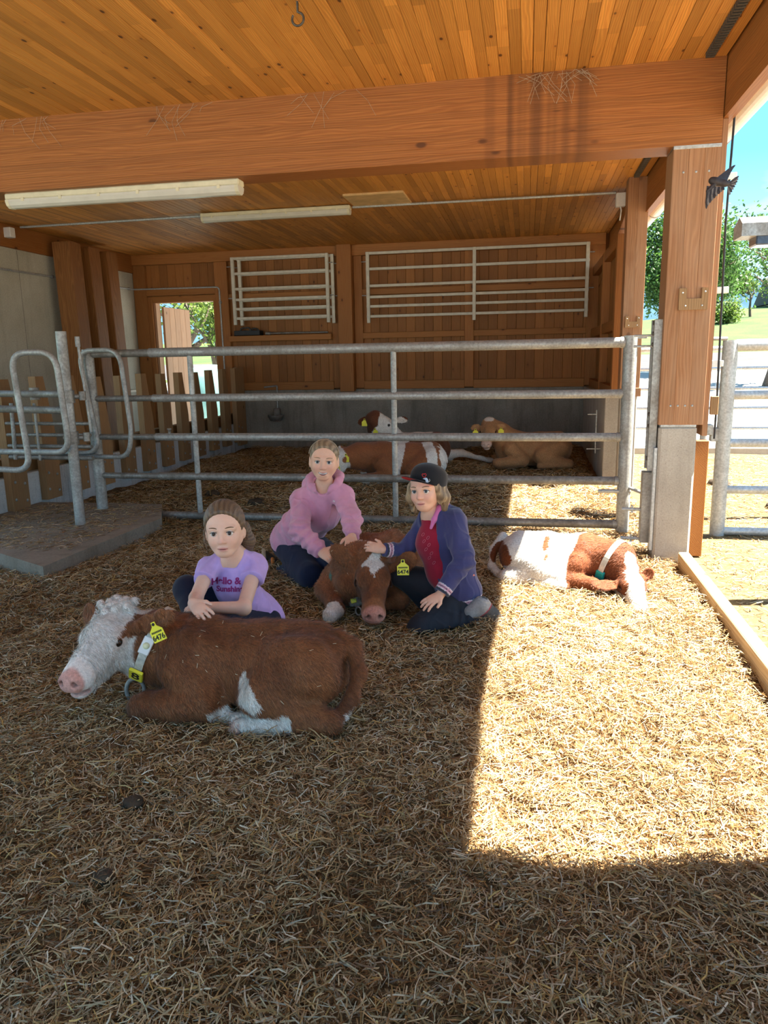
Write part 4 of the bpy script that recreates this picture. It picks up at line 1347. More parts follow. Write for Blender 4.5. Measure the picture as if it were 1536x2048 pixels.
def build_calf(name, label, loc, rz, S, fr, colf, res, strands, lie, cat='calf', eyes=True, slen=.012, swid=.0009, closed=False):
    root = empty(name, loc, rz, label=label, cat=cat)
    nv = S.disp
    V, Q = S.mesh(res)
    C = np.clip(colf(V), 0, 1)
    o = link('body', npmesh('body', V, Q, M['fur'], True, C), root)
    if strands:
        N_ = S.normal(V, .004)
        h = head_coords(fr, V)
        keep = ~((h[:, 0] > .17) & (np.abs(h[:, 1]) < .09) & (np.abs(h[:, 2]) < .13))
        keep &= ~((np.abs(h[:, 0] - .045) < .03) & (np.abs(h[:, 2] - .016) < .022) & (np.abs(h[:, 1]) > .05) & (np.abs(h[:, 1]) < .11))
        keep &= V[:, 2] > .0
        fur_strands('coat_hair', V[keep], N_[keep], C[keep], root, strands, slen, swid, lie, 5)
    if eyes:
        def ec(v):
            c = np.tile(np.array((.022, .012, .008)), (len(v), 1))
            c[v[:, 0] < .35] = (.5, .45, .42)
            return c
        for s_ in (-1, 1):
            p = fr[0] + fr[1] @ (np.array((.044, s_ * .066, .016)) * fr[2])
            d = fr[1] @ np.array((.35, s_ * .94, .0)); d /= np.linalg.norm(d)
            u_ = fr[1][:, 2]; l_ = np.cross(u_, d)
            uv_ball(p, .0180 * fr[2], ax=np.stack([d, l_, u_], 1), colf=ec, name='eye', parent=root)
    return root
# ------------------------------------------------------------------ calf 1: lying in front, white face turned to the left
def lying_body(S, legs=True, sc=1.0, hl=1.0):
    """common trunk: x forward, y left, z up, ground z=0"""
    S.fr = (np.zeros(3), np.eye(3), sc); S.k = .06
    S.el((.20, 0, .190), (.20, .155, .172))
    S.el((-.03, 0, .180), (.27, .188, .172))
    S.el((-.22, 0, .195), (.185, .165, .165))
    S.rc((.22, 0, .302), (-.06, 0, .305), .055, .050, .05)
    S.rc((-.06, 0, .305), (-.27, 0, .310), .050, .056, .05)
    S.fr = WORLD

S = SDF()
lying_body(S)
hf = frame((.572, .120, .305), (.06, .96, -.20), (.05, .20, .97), 1.14)
# neck
S.k = .06
S.chain([(.26, .0, .225), (.41, .0, .245), (.525, .03, .295)], [.148, .125, .098], .06)
S.rc((.34, .03, .13), (.50, .06, .185), .075, .06, .05)          # dewlap
# near (left) foreleg
S.k = .03
S.el((.22, .115, .20), (.12, .07, .15), .05)
S.rc((.26, .14, .20), (.12, .17, .11), .08, .068, .04)
S.rc((.12, .195, .085), (.36, .215, .07), .070, .060, .03)
S.el((.40, .217, .058), (.056, .054, .058), .03)
S.rc((.38, .15, .040), (.16, .15, .030), .034, .028, .02)
S.rc((.15, .15, .030), (.10, .15, .028), .030, .028, .015)
# far foreleg
S.rc((.12, -.16, .085), (.36, -.15, .07), .066, .052, .03)
S.el((.38, -.15, .058), (.05, .046, .05), .03)
# white foreleg hoof showing under the belly
S.rc((.16, .14, .04), (.02, .20, .03), .030, .024, .02)
S.rc((.02, .20, .03), (-.03, .21, .035), .027, .024, .012)
# near hind leg
S.rc((-.26, .12, .23), (-.10, .185, .15), .125, .095, .05)
S.el((-.22, .145, .20), (.16, .075, .15), .05)
S.rc((-.10, .20, .13), (-.355, .215, .065), .075, .045, .035)
S.el((-.375, .215, .055), (.045, .036, .042), .02)
S.rc((-.36, .225, .048), (-.12, .245, .042), .038, .031, .02)
S.rc((-.12, .245, .042), (-.02, .25, .032), .034, .026, .014)
S.el((-.005, .25, .022), (.03, .026, .022), .012)
# far hind
S.rc((-.20, -.14, .18), (-.02, -.17, .10), .11, .07, .05)
# hip bone ridges, tail
S.el((-.14, .10, .295), (.05, .04, .035), .04)
S.el((-.36, .06, .29), (.045, .04, .04), .04)
S.k = .018
S.chain([(-.36, .0, .315), (-.425, .03, .29), (-.455, .07, .20), (-.44, .12, .12), (-.40, .17, .07)], [.032, .030, .027, .025, .028], .02)
calf_head(S, hf, [((.470, .115, .352), (.262, .160, .440), (.15, .9, .2), .036), ((.655, .07, .36), (.735, .02, .395), (.2, .95, .2), .045)], .006)
S.k = .02
S.fr = hf
for i in range(16):                                           # curly poll
    a = i * 2.4; rr_ = .012 + .0035 * i
    S.el((-.085 + rr_ * math.cos(a) * .9, rr_ * math.sin(a) * 1.1, .098 - .12 * rr_), (.016, .013, .012), .008)
S.fr = WORLD
S.el((.02, .25, .27), (.085, .07, .10), .06, True)
S.el((.06, .23, .12), (.035, .05, .09), .05, True)
S.disp = lambda P: (.0030 * vnoise(P, 60, 1) * (np.linalg.norm(P - hf[0], axis=1) > .17) + .0022 * np.sin(P[:, 0] * 95 + 8 * P[:, 2] + 2 * np.sin(P[:, 2] * 30)) * np.exp(-((P[:, 0] - .28) / .16) ** 2) * (P[:, 2] > .08)).astype(np.float32)
def col1(V):
    h = head_coords(hf, V)
    n_ = vnoise(V, 22, 3); n2 = vnoise(V, 70, 4)
    c = BRN + (BRN_D - BRN) * np.clip(.35 + .35 * n_, 0, 1)[:, None]
    c = c * (1 + .10 * n2)[:, None]
    # head mask: white in front of the cheek line
    wm = smooth01(V[:, 0] + .12 * (V[:, 2] - .3) + .006 * n2, .450, .464) * (V[:, 2] > .12)
    earz = (V[:, 0] < .492 + .0 * n_) & (V[:, 2] > .325) & (V[:, 1] > .04) & (V[:, 0] < .49)
    earz |= (h[:, 1] < -.082) & (h[:, 2] > .02)
    wm = wm * (~earz)
    poll = ((h[:, 0] + .085) ** 2 + h[:, 1] ** 2 + (h[:, 2] - .095) ** 2) < .062 ** 2
    wm = np.maximum(wm, poll)
    wv = WHT * (1 + .05 * n2)[:, None]
    c = c + (wv - c) * wm[:, None]
    nose = smooth01(h[:, 0] + .3 * h[:, 2], .214, .230) * (h[:, 2] > -.066) * (wm > .5)
    lip = smooth01(h[:, 0], .17, .2) * (np.abs(h[:, 2] + .07) < .014) * (wm > .5)
    c = c + (PNK * (1 + .12 * n_)[:, None] - c) * np.maximum(nose, .8 * lip)[:, None]
    nst = np.exp(-(((h[:, 2] + .018) / .011) ** 2 + ((np.abs(h[:, 1]) - .026) / .010) ** 2)) * (h[:, 0] > .20) * (h[:, 0] < .254)
    c = c * (1 - .75 * nst)[:, None]
    rim = np.exp(-(((h[:, 0] - .044) / .030) ** 2 + ((h[:, 2] - .016) / .024) ** 2)) * (np.abs(h[:, 1]) > .045) * (wm > .5)
    c = c + (PNKW - c) * (.75 * rim)[:, None]
    # ear inside paler
    # white hind foot, stifle patch, belly, tail end, forefoot
    w2 = ((V[:, 0] > -.235 + .01 * n2) & (V[:, 0] < .04) & (V[:, 2] < .088 + .008 * n2) & (V[:, 1] > .205))
    w2 |= ((V[:, 0] + .065) / .055) ** 2 + ((V[:, 2] - .165 - .55 * (V[:, 0] + .065)) / .05) ** 2 + .35 * n2 < 1.0
    w2 &= (V[:, 1] > .1)
    w2 |= (V[:, 2] < .085 + .02 * n_) & (V[:, 0] < .02) & (V[:, 0] > -.25) & (V[:, 1] > .10) & (V[:, 1] < .215)
    w2 |= (V[:, 0] < .11) & (V[:, 0] > -.08) & (V[:, 2] < .07) & (V[:, 1] > .16)
    w2 |= (V[:, 0] < -.37) & (V[:, 2] < .082 + .012 * n2) & (V[:, 1] > .08) & (V[:, 1] < .19)
    c = np.where(w2[:, None], WHT * np.array((1, .98, .95)) * (1 + .06 * n_)[:, None], c)
    hoof = (V[:, 0] > -.03) & (V[:, 0] < .05) & (V[:, 2] < .05) & (V[:, 1] > .225)
    c = np.where(hoof[:, None], PNKW * .9, c)
    return c
def lie_back(P):
    d = np.zeros((len(P), 3)); d[:, 0] = -.7; d[:, 2] = -.75
    hd = smooth01(P[:, 0], .42, .5)
    d[:, 0] += hd * .2
    return d
calf1 = build_calf('calf', 'brown calf with white face and number eight collar, lying beside the lilac shirt', (-1.08, 2.72, .0), math.pi, S, hf, col1, .0062, 150000, lie_back, slen=.020, swid=.0015)
calf1_sdf = S
# collar: a strap round the neck with white block, yellow number plate and ring
def strap_loop(name, ctr, axis, ru, rv, uvec, width, mat, parent, thick=.004, n=36):
    ax = np.asarray(axis, float); ax /= np.linalg.norm(ax)
    u_ = np.asarray(uvec, float); u_ = u_ - ax * (u_ @ ax); u_ /= np.linalg.norm(u_)
    v_ = np.cross(ax, u_)
    b_ = MB(); vs = []; fs = []
    for k in range(n):
        a = 2 * math.pi * k / n
        p = np.asarray(ctr) + u_ * ru * math.cos(a) + v_ * rv * math.sin(a)
        nn = u_ * math.cos(a) / ru + v_ * math.sin(a) / rv; nn /= np.linalg.norm(nn)
        for (dx, dr) in ((-width / 2, 0), (width / 2, 0), (width / 2, thick), (-width / 2, thick)):
            vs.append(tuple(p + ax * dx + nn * dr))
    for k in range(n):
        k2 = (k + 1) % n
        for j in range(4):
            j2 = (j + 1) % 4
            fs.append([k * 4 + j, k2 * 4 + j, k2 * 4 + j2, k * 4 + j2])
    b_.add(vs, fs)
    return b_.obj(name, mat, parent)
def surf_point(S, p, d):
    """march from p along d until the body surface"""
    p = np.asarray(p, float); d = np.asarray(d, float); d = d / np.linalg.norm(d)
    for _ in range(60):
        q = float(S.ev(p[None].astype(np.float32))[0])
        if q < .0006: break
        p = p + d * max(q * .7, .0005)
    return p
def wrapped_strap(name, S, ctr, axis, uvec, width, mat, parent, thick=.004, n=48, gap=.0015, rmax=.4):
    """strap that lies on the body surface around ctr"""
    ax = np.asarray(axis, float); ax /= np.linalg.norm(ax)
    u_ = np.asarray(uvec, float); u_ = u_ - ax * (u_ @ ax); u_ /= np.linalg.norm(u_)
    v_ = np.cross(ax, u_)
    R_ = []
    for k in range(n):
        a = 2 * math.pi * k / n
        d = u_ * math.cos(a) + v_ * math.sin(a)
        best = 0
        for w_ in (-width / 2, 0, width / 2):
            tt = np.linspace(.02, rmax, 120)
            pp = (np.asarray(ctr) + ax * w_ + tt[:, None] * d).astype(np.float32)
            e_ = S.ev(pp)
            out = np.argwhere(e_ > 0)
            best = max(best, tt[int(out[0][0])] if len(out) else rmax)
        R_.append(best)
    R_ = np.array(R_)
    for _ in range(3): R_ = np.maximum(R_, (np.roll(R_, 1) + np.roll(R_, -1)) / 2)
    vs = []; fs = []
    for k in range(n):
        a = 2 * math.pi * k / n
        d = u_ * math.cos(a) + v_ * math.sin(a)
        for (dx, dr) in ((-width / 2, 0), (width / 2, 0), (width / 2, thick), (-width / 2, thick)):
            vs.append(tuple(np.asarray(ctr) + ax * dx + d * (R_[k] + gap + dr)))
    for k in range(n):
        k2 = (k + 1) % n
        for j in range(4):
            j2 = (j + 1) % 4
            fs.append([k * 4 + j, k2 * 4 + j, k2 * 4 + j2, k * 4 + j2])
    o = MB().add(vs, fs).obj(name, mat, parent)
    def pos(a, dr=0.0):
        k = (a / (2 * math.pi) * n) % n
        i = int(k); f_ = k - i
        r_ = R_[i] * (1 - f_) + R_[(i + 1) % n] * f_
        d = u_ * math.cos(a) + v_ * math.sin(a)
        return np.asarray(ctr) + d * (r_ + gap + thick + dr), d
    return o, pos, ax, u_, v_
col_ctr = np.array((.435, .010, .245)); col_ax = np.array((.90, .12, .42))
cl, cpos, cax, cu_, cv_ = wrapped_strap('collar', S, col_ctr, col_ax, (0, 1, 0), .034, M['strap'], calf1, rmax=.3)
def on_collar(name, a, w_, h_, t_, mat, c=.003):
    p, d = cpos(a)
    tan = -cu_ * math.sin(a) + cv_ * math.cos(a)
    m_ = plane_frame(p, -cax, tan)
    if (m_.to_3x3() @ Vector((0, 0, 1))).dot(Vector(d)) < 0: m_ = plane_frame(p, cax, tan)
    b_ = MB().box(-w_, w_, -h_, h_, -.004, t_, c)
    b_.v = [tuple(m_ @ Vector(v)) for v in b_.v]
    return b_.obj(name, mat, cl), m_
up_a = math.atan2(1.0, 1.0)
# find angles: +u is left (towards the camera); tangent direction v
sgn = 1 if cv_[2] > 0 else -1
wb1, _m = on_collar('buckle_block', sgn * .42, .022, .036, .010, M['white'])
pb = MB().lathe([(0, .008), (.012, .007), (.014, 0)], 12); pb.v = [tuple(_m @ (Vector(v) + Vector((0, 0, .01)))) for v in pb.v]; pb.obj('button', plain('pale_button', (.72, .72, .45), .5), wb1)
yp, m8 = on_collar('number_plate', sgn * -.62, .030, .042, .009, M['tag'])
vv = (m8.to_3x3() @ Vector((0, 1, 0)))
fl_ = Matrix.Identity(4) if vv.z > 0 else Matrix.Rotation(math.pi, 4, 'Z')
text_mesh('8', .075, M['tagtext'], yp, m8 @ fl_ @ Matrix.Translation((0, 0, .0095)), bold=.001)
p, d = cpos(sgn * -1.12)
rg = MB(); pts = []
for k in range(25):
    a = 2 * math.pi * k / 24
    pts.append(np.array((p[0] + .012 + .034 * math.cos(a), p[1] + .012 * math.cos(a), p[2] - .045 + .050 * math.sin(a))))
rg.tube(pts, .0085, 10, False)
rg.obj('collar_ring', M['galv'], cl)
# ear tag on the near ear
ear_tag(calf1, (.318, .190, .368), (-.88, .05, .42), (.42, -.1, .90), '6476', .95)

# bits of straw caught in the coat
def straw_bits(S, root, n, lo, hi, seed):
    r = np.random.default_rng(seed)
    P = np.stack([r.uniform(lo[i], hi[i], n * 6) for i in range(3)], 1).astype(np.float32)
    for _ in range(25):
        e_ = S.ev(P); N_ = S.normal(P, .004)
        P = (P - N_ * (e_ * .8)[:, None]).astype(np.float32)
    N_ = S.normal(P, .004)
    ok = (np.abs(S.ev(P)) < .003) & (N_[:, 2] > -.1) & (P[:, 2] > .06)
    P, N_ = P[ok][:n], N_[ok][:n]
    m_ = len(P)
    T_ = np.cross(N_, r.normal(0, 1, (m_, 3))); T_ /= np.linalg.norm(T_, axis=1)[:, None]
    W_ = np.cross(N_, T_) * .0009
    P = P + N_ * .006
    L_ = T_ * r.uniform(.004, .011, m_)[:, None]
    V = np.stack([P - L_ - W_, P - L_ + W_, P + L_ + W_, P + L_ - W_], 1).reshape(-1, 3)
    link('straw_bits', npmesh('straw_bits', V, np.arange(m_ * 4).reshape(-1, 4), M['straw'], False, np.tile(np.array((.86, .74, .5)), (m_ * 4, 1))), root, kind='stuff')
straw_bits(calf1_sdf, calf1, 26, (-.42, -.05, .06), (.4, .24, .4), 3)
# ------------------------------------------------------------------ calf 2: faces the camera, between the two kneeling girls
def to_local(loc, rz):
    c, s_ = math.cos(-rz), math.sin(-rz)
    R = np.array([[c, -s_, 0], [s_, c, 0], [0, 0, 1.]])
    return lambda p: R @ (np.asarray(p, float) - np.asarray(loc, float)), R
loc2 = (-.88, 4.24, 0.0); rz2 = math.radians(-106)
L2, R2 = to_local(loc2, rz2)
S = SDF()
lying_body(S, sc=.93)
e0, e1 = L2(at(746, 1158, 3.82)), L2(at(748, 1216, 3.60))
hf2 = frame(e0, e1 - e0, R2 @ np.array((0, .25, 1.0)), 1.17)
S.k = .05
nb_ = e0 - hf2[1][:, 0] * .11
S.chain([(.22, .0, .22), ((.22 + nb_[0]) / 2, nb_[1] * .45, .25), tuple(nb_)], [.15, .125, .10], .06)
S.rc((.30, .0, .12), (.36, .03, .17), .10, .08, .05)
# forelegs: (image left = calf's right) white hoof in front
hw = L2(at(662, 1240, 3.70)); hw[2] = .05
kn = L2(at(655, 1205, 3.95)); kn[2] = .11
S.rc((.16, -.17, .14), tuple(kn), .085, .066, .04)
S.rc(tuple(kn), tuple(hw + np.array((-.06, 0, .01))), .060, .045, .03)
S.rc(tuple(hw + np.array((-.05, 0, .012))), tuple(hw), .046, .044, .015)
kr = L2(at(800, 1205, 3.95)); kr[2] = .07
S.rc((.14, .17, .13), tuple(kr), .08, .06, .04)
S.rc(tuple(kr), (kr[0] + .06, kr[1] - .1, .04), .045, .035, .02)
S.rc((-.22, .15, .2), (-.02, .20, .12), .12, .08, .05)
S.rc((-.22, -.15, .2), (-.02, -.20, .12), .12, .08, .05)
eL0, eL1 = L2(at(706, 1134, 3.86)), L2(at(664, 1092, 3.84))
eR0, eR1 = L2(at(786, 1132, 3.88)), L2(at(832, 1114, 3.84))
tow = R2 @ np.array((0, -.85, .25))
calf_head(S, hf2, [(eL0, eL1, tow, .050), (eR0, eR1, tow, .050)], .0)
S.fr = hf2
S.el((-.10, 0, .075), (.05, .055, .04), .03)
S.fr = WORLD
S.disp = lambda P: (.0022 * vnoise(P, 50, 6)).astype(np.float32)
wp_ = np.array(L2(at(748, 1135, 3.88)))
def col2(V):
    h = head_coords(hf2, V); n_ = vnoise(V, 22, 8); n2 = vnoise(V, 75, 9)
    c = BRN + (BRN_D - BRN) * np.clip(.25 + .35 * n_, 0, 1)[:, None]
    c = c * (1 + .1 * n2)[:, None]
    hd = (np.abs(h[:, 1]) < .1) & (h[:, 0] > -.14) & (np.abs(h[:, 2]) < .17)
    # white blaze: a diamond on the forehead
    bl_ = (np.abs(h[:, 1]) / .047 + np.abs(h[:, 0] + .012) / .082 + .22 * n2 < 1.05) & (h[:, 2] > .02)
    nose = smooth01(h[:, 0], .205, .225) * (h[:, 2] > -.07) * hd
    c = c + (PNK * np.array((.95, .85, .8)) - c) * (.85 * nose)[:, None]
    nst = np.exp(-(((h[:, 2] + .018) / .011) ** 2 + ((np.abs(h[:, 1]) - .026) / .010) ** 2)) * (h[:, 0] > .20) * (h[:, 0] < .254)
    c = c * (1 - .75 * nst)[:, None]
    w2 = bl_ | ((np.linalg.norm(V - hw, axis=1) < .078 + .006 * n2))
    w2 |= (np.linalg.norm(V - np.array((.33, .10, .045)), axis=1) < .085)
    w2 |= (np.linalg.norm(V - np.array((.17, -.02, .35)), axis=1) < .055 + .01 * n2) & (V[:, 0] < .2)
    c = np.where(w2[:, None], WHT * (1 + .06 * n_)[:, None], c)
    hoofc = (np.linalg.norm(V - (hw + np.array((.03, 0, -.02))), axis=1) < .045)
    c = np.where(hoofc[:, None], c * np.array((.95, .85, .78)), c)
    return c
def lie2(P):
    d = np.zeros((len(P), 3)); d[:, 0] = -.7; d[:, 2] = -.6
    h = head_coords(hf2, P)
    d += smooth01(h[:, 0], -.1, .0)[:, None] * (hf2[1][:, 0] * 1.5)
    return d
calf2 = build_calf('calf', 'brown calf with a white diamond on its forehead, stroked by two kneeling girls', loc2, rz2, S, hf2, col2, .0065, 80000, lie2, eyes=False, slen=.017, swid=.0015)
calf2_sdf = S
def closed_eye(fr, parent, sides=(-1, 1), mat='black'):
    for s_ in sides:
        pts = []
        for k in range(7):
            t_ = -1 + 2 * k / 6
            pts.append(tuple(fr[0] + fr[1] @ (np.array((.045 + .024 * t_, s_ * (.085 - .004 * t_ * t_), .006 + .006 * t_ * t_)) * fr[2])))
        MB().tube(pts, .0048, 6).obj('eyelid', plain('lid', (.035, .014, .008), .6), parent)
closed_eye(hf2, calf2)
straw_bits(calf2_sdf, calf2, 16, (-.3, -.25, .06), (.5, .25, .4), 5)
# tags
tg = L2(at(806, 1137, 3.79)); ear_tag(calf2, tg, R2 @ np.array((1, 0, 0.05)), R2 @ np.array((-.05, .2, 1)), '6474', 1.0)
tg = L2(at(693, 1136, 3.90)); ear_tag(calf2, tg, R2 @ np.array((.7, -.7, .3)), R2 @ np.array((-.3, .2, 1)), '', .7)
# green collar with a yellow plate and ring
cc_ = L2(at(712, 1165, 4.03)); M['green'] = plain('green_strap', (.03, .12, .085), .6, 0, .2, 30)
c2o, cp2, ca2, cu2, cv2 = wrapped_strap('collar', S, cc_, (nb_ - np.array((.22, 0, .22))), R2 @ np.array((-1, -.6, 0)), .032, M['green'], calf2, rmax=.17)
b_ = MB().box(-.016, .016, -.028, .028, -.004, .010, .003)
pm_ = plane_frame(L2(at(706, 1196, 3.86)), R2 @ np.array((1, .35, .2)), R2 @ np.array((-.2, .2, 1)))
b_.v = [tuple(pm_ @ Vector(v)) for v in b_.v]; b_.obj('collar_plate', M['tag'], c2o)
rp_ = L2(at(717, 1222, 3.84)); MB().tube([tuple(rp_ + np.array((.0, .018 * math.cos(a), .024 * math.sin(a)))) for a in np.linspace(0, 6.283, 17)], .005, 8, False).obj('collar_ring', M['galv'], c2o)

# ------------------------------------------------------------------ calf 3: asleep in the sun
loc3 = (.20, 4.70, 0.0); rz3 = math.radians(-14)
L3, R3 = to_local(loc3, rz3)
S = SDF()
S.fr = (np.zeros(3), np.eye(3), .86); S.k = .06
S.el((.18, 0, .17), (.20, .16, .155)); S.el((-.05, 0, .17), (.26, .19, .165)); S.el((-.25, 0, .17), (.17, .165, .155))
S.rc((.20, 0, .265), (-.06, 0, .29), .055, .05, .05); S.rc((-.06, 0, .29), (-.27, 0, .28), .05, .055, .05)
S.fr = WORLD
e0, e1 = L3(at(1262, 1172, 4.42)), L3(at(1284, 1216, 4.20))
hf3 = frame(e0, e1 - e0, R3 @ np.array((.12, -.1, 1.0)), 1.0)
nb_ = e0 - hf3[1][:, 0] * .09
S.chain([(.20, .0, .17), ((.2 + nb_[0]) / 2 + .05, nb_[1] * .35, .165), tuple(nb_)], [.135, .11, .085], .06)
# near (right) foreleg folded, and hind leg along the ground
S.rc((.16, -.13, .14), (.06, -.18, .08), .07, .055, .04)
S.rc((.06, -.19, .06), (.27, -.20, .05), .055, .042, .03)
S.rc((.27, -.19, .04), (.33, -.16, .03), .04, .03, .02)
S.rc((-.22, -.10, .16), (-.04, -.18, .11), .11, .08, .05)
S.rc((-.04, -.19, .09), (-.26, -.21, .05), .065, .04, .03)
S.rc((-.26, -.22, .04), (.02, -.24, .035), .034, .028, .02)
S.rc((.02, -.24, .035), (.12, -.24, .03), .030, .026, .015)
S.chain([(-.34, 0, .25), (-.39, -.05, .17), (-.38, -.12, .08), (-.30, -.19, .04)], [.028, .024, .022, .026], .02)
eA0, eA1 = L3(at(1242, 1168, 4.42)), L3(at(1186, 1172, 4.32))
eB0, eB1 = L3(at(1286, 1158, 4.46)), L3(at(1306, 1138, 4.46))
calf_head(S, hf3, [(eA0, eA1, R3 @ np.array((-.1, -.6, .75)), .040), (eB0, eB1, R3 @ np.array((.3, -.6, .6)), .034)])
S.disp = lambda P: (.0020 * vnoise(P, 50, 16)).astype(np.float32)
def col3(V):
    h = head_coords(hf3, V); n_ = vnoise(V, 16, 18); n2 = vnoise(V, 60, 19)
    b1 = np.array((.19, .052, .014))
    br = b1 * (1 + .15 * n_)[:, None]
    c = WHT * (1 + .04 * n2)[:, None]
    w_ = V.copy()
    brown = (V[:, 0] + .25 * n_ * .2 > .165 + .12 * (V[:, 2] - .15)) & (V[:, 2] > .02)
    brown |= ((V[:, 0] + .315) / .085) ** 2 + ((V[:, 2] - .165) / .075) ** 2 + .2 * n2 < 1.0
    brown |= (((V[:, 0] + .035) / .02) ** 2 + ((V[:, 2] - .25) / .045) ** 2 < 1 + .5 * n2) & (V[:, 1] < 0)
    brown |= (((V[:, 0] + .015) / .012) ** 2 + ((V[:, 2] - .185) / .02) ** 2 < 1 + .5 * n2) & (V[:, 1] < 0)
    brown &= ~((V[:, 0] > .10) & (V[:, 0] < .36) & (V[:, 2] < .055) & (V[:, 1] < -.05) & (h[:, 0] < -.12))
    c = np.where(brown[:, None], br, c)
    hd = (h[:, 0] > -.13) & (np.abs(h[:, 2]) < .16) & (np.abs(h[:, 1]) < .1)
    face = hd & (np.abs(h[:, 1] + .012 * n2) < .040 + .10 * np.clip(h[:, 0], 0, 1) + .06 * np.clip(h[:, 0] - .12, 0, 1) * 4) & (h[:, 2] > -.03 - .3 * np.clip(h[:, 0] - .1, 0, 1))
    c = np.where(face[:, None], WHT, c)
    nose = smooth01(h[:, 0], .222, .236) * hd
    c = c + (np.array((.80, .58, .50)) - c) * (.8 * nose)[:, None]
    tip = (np.linalg.norm(V - L3(at(1205, 1180, 4.45)), axis=1) < .012)
    return c
def lie3(P):
    d = np.zeros((len(P), 3)); d[:, 0] = -.6; d[:, 1] = -.2; d[:, 2] = -.6
    return d
calf3 = build_calf('calf', 'white and red brown calf asleep in the sunny straw beside the kerb plank', loc3, rz3, S, hf3, col3, .0068, 45000, lie3, eyes=False, slen=.016, swid=.0013)
closed_eye(hf3, calf3)
nc_ = L3(at(1236, 1137, 4.62)); M['darkhide'] = plain('dark_strap', (.05, .022, .012), .7)
c3o, cp3, ca3, cu3, cv3 = wrapped_strap('collar', S, nb_ * .55 + np.array((.2, 0, .165)) * .45, nb_ - np.array((.20, .0, .17)), (0, 0, 1), .034, M['strap'], calf3, rmax=.3)
M['teal'] = plain('teal_plastic', (.02, .34, .29), .4, 0, .1, 20)
bpos = L3(at(1213, 1151, 4.50))
best = min(np.linspace(0, 6.283, 90), key=lambda a: np.linalg.norm(cp3(a)[0] - bpos))
p, d = cp3(best); tan = -cu3 * math.sin(best) + cv3 * math.cos(best)
m_ = plane_frame(p, ca3, tan)
b_ = MB().box(-.026, .026, -.036, .036, -.012, .014, .004); b_.v = [tuple(m_ @ Vector(v)) for v in b_.v]; b_.obj('transponder_block', M['teal'], c3o)

# ------------------------------------------------------------------ far animals behind the gate
def far_animal(label, loc, rz, sc, hp_, fwd_, hs, colf, ears, extra=None, tags=(), upv=(0, 0, 1), eyes=True):
    Lf, Rf = to_local(loc, rz)
    S = SDF(); lying_body(S, sc=sc)
    hf_ = frame(Lf(hp_), Rf @ np.asarray(fwd_, float), Rf @ np.asarray(upv, float), hs)
    nb2 = hf_[0] - hf_[1][:, 0] * .10 * hs
    S.k = .05
    S.chain([(.22 * sc, 0, .25 * sc), ((.24 * sc + nb2[0]) / 2 + .02, nb2[1] * .5, (.27 * sc + nb2[2]) / 2), tuple(nb2)], [.14 * sc, .12 * sc, .09 * hs], .06)
    for s_ in (-1, 1):
        S.rc((.24 * sc, s_ * .14 * sc, .2 * sc), (.12 * sc, s_ * .18 * sc, .1 * sc), .08 * sc, .065 * sc, .04)
        S.rc((.12 * sc, s_ * .19 * sc, .08 * sc), (.38 * sc, s_ * .19 * sc, .065 * sc), .06 * sc, .05 * sc, .03)
        S.rc((.37 * sc, s_ * .17 * sc, .04), (.2 * sc, s_ * .17 * sc, .035), .035 * sc, .028 * sc, .02)
        S.rc((-.25 * sc, s_ * .12 * sc, .22 * sc), (-.08 * sc, s_ * .19 * sc, .14 * sc), .12 * sc, .09 * sc, .05)
        S.rc((-.08 * sc, s_ * .2 * sc, .11 * sc), (-.35 * sc, s_ * .22 * sc, .06 * sc), .07 * sc, .045 * sc, .03)
        S.rc((-.35 * sc, s_ * .23 * sc, .05 * sc), (-.05 * sc, s_ * .25 * sc, .04 * sc), .038 * sc, .03 * sc, .02)
    if extra: extra(S)
    lw = lambda v: (Lf(v[0]), Lf(v[1]), Rf @ np.asarray(v[2], float), v[3])
    calf_head(S, hf_, [lw(v) for v in ears])
    S.disp = lambda P: (.002 * vnoise(P, 40, 26)).astype(np.float32)
    r_ = build_calf('young_cow', label, loc, rz, S, hf_, lambda V: colf(V, hf_), .0105, 26000, lie_back, cat='cow', eyes=eyes, slen=.02, swid=.002)
    for (c_, ri, u_) in tags:
        ear_tag(r_, Lf(c_), Rf @ np.asarray(ri, float), Rf @ np.asarray(u_, float), '', 1.1)
    return r_, S, Lf, Rf, hf_
# brown-and-white one right behind the gate, head hidden behind the pink hoodie
def col4(V, f):
    n_ = vnoise(V, 9, 31); n2 = vnoise(V, 50, 32)
    c = BRN * np.array((1.05, 1.0, 1.0)) * (1 + .18 * n_)[:, None]
    w_ = (np.abs(V[:, 0] - .10 + .25 * (V[:, 2] - .2) + .02 * n_) < .045) & (V[:, 2] > .08)
    w_ |= (np.abs(V[:, 0] + .30 - .12 * (V[:, 2] - .2) + .03 * n_) < .065) & (V[:, 2] > .05)
    w_ |= (np.abs(V[:, 0] + .43 + .02 * n2) < .05) & (V[:, 2] > .02)
    w_ |= (V[:, 2] < .09 + .02 * n_) & (V[:, 0] > .12)
    w_ |= (V[:, 2] < .05)
    h = head_coords(f, V)
    w_ |= (h[:, 0] > -.12) & (np.abs(h[:, 1]) < .085) & (np.abs(h[:, 2]) < .16)
    return np.where(w_[:, None], WHT * (1 + .05 * n2)[:, None], c)
hp4 = at(668, 925, 8.05)
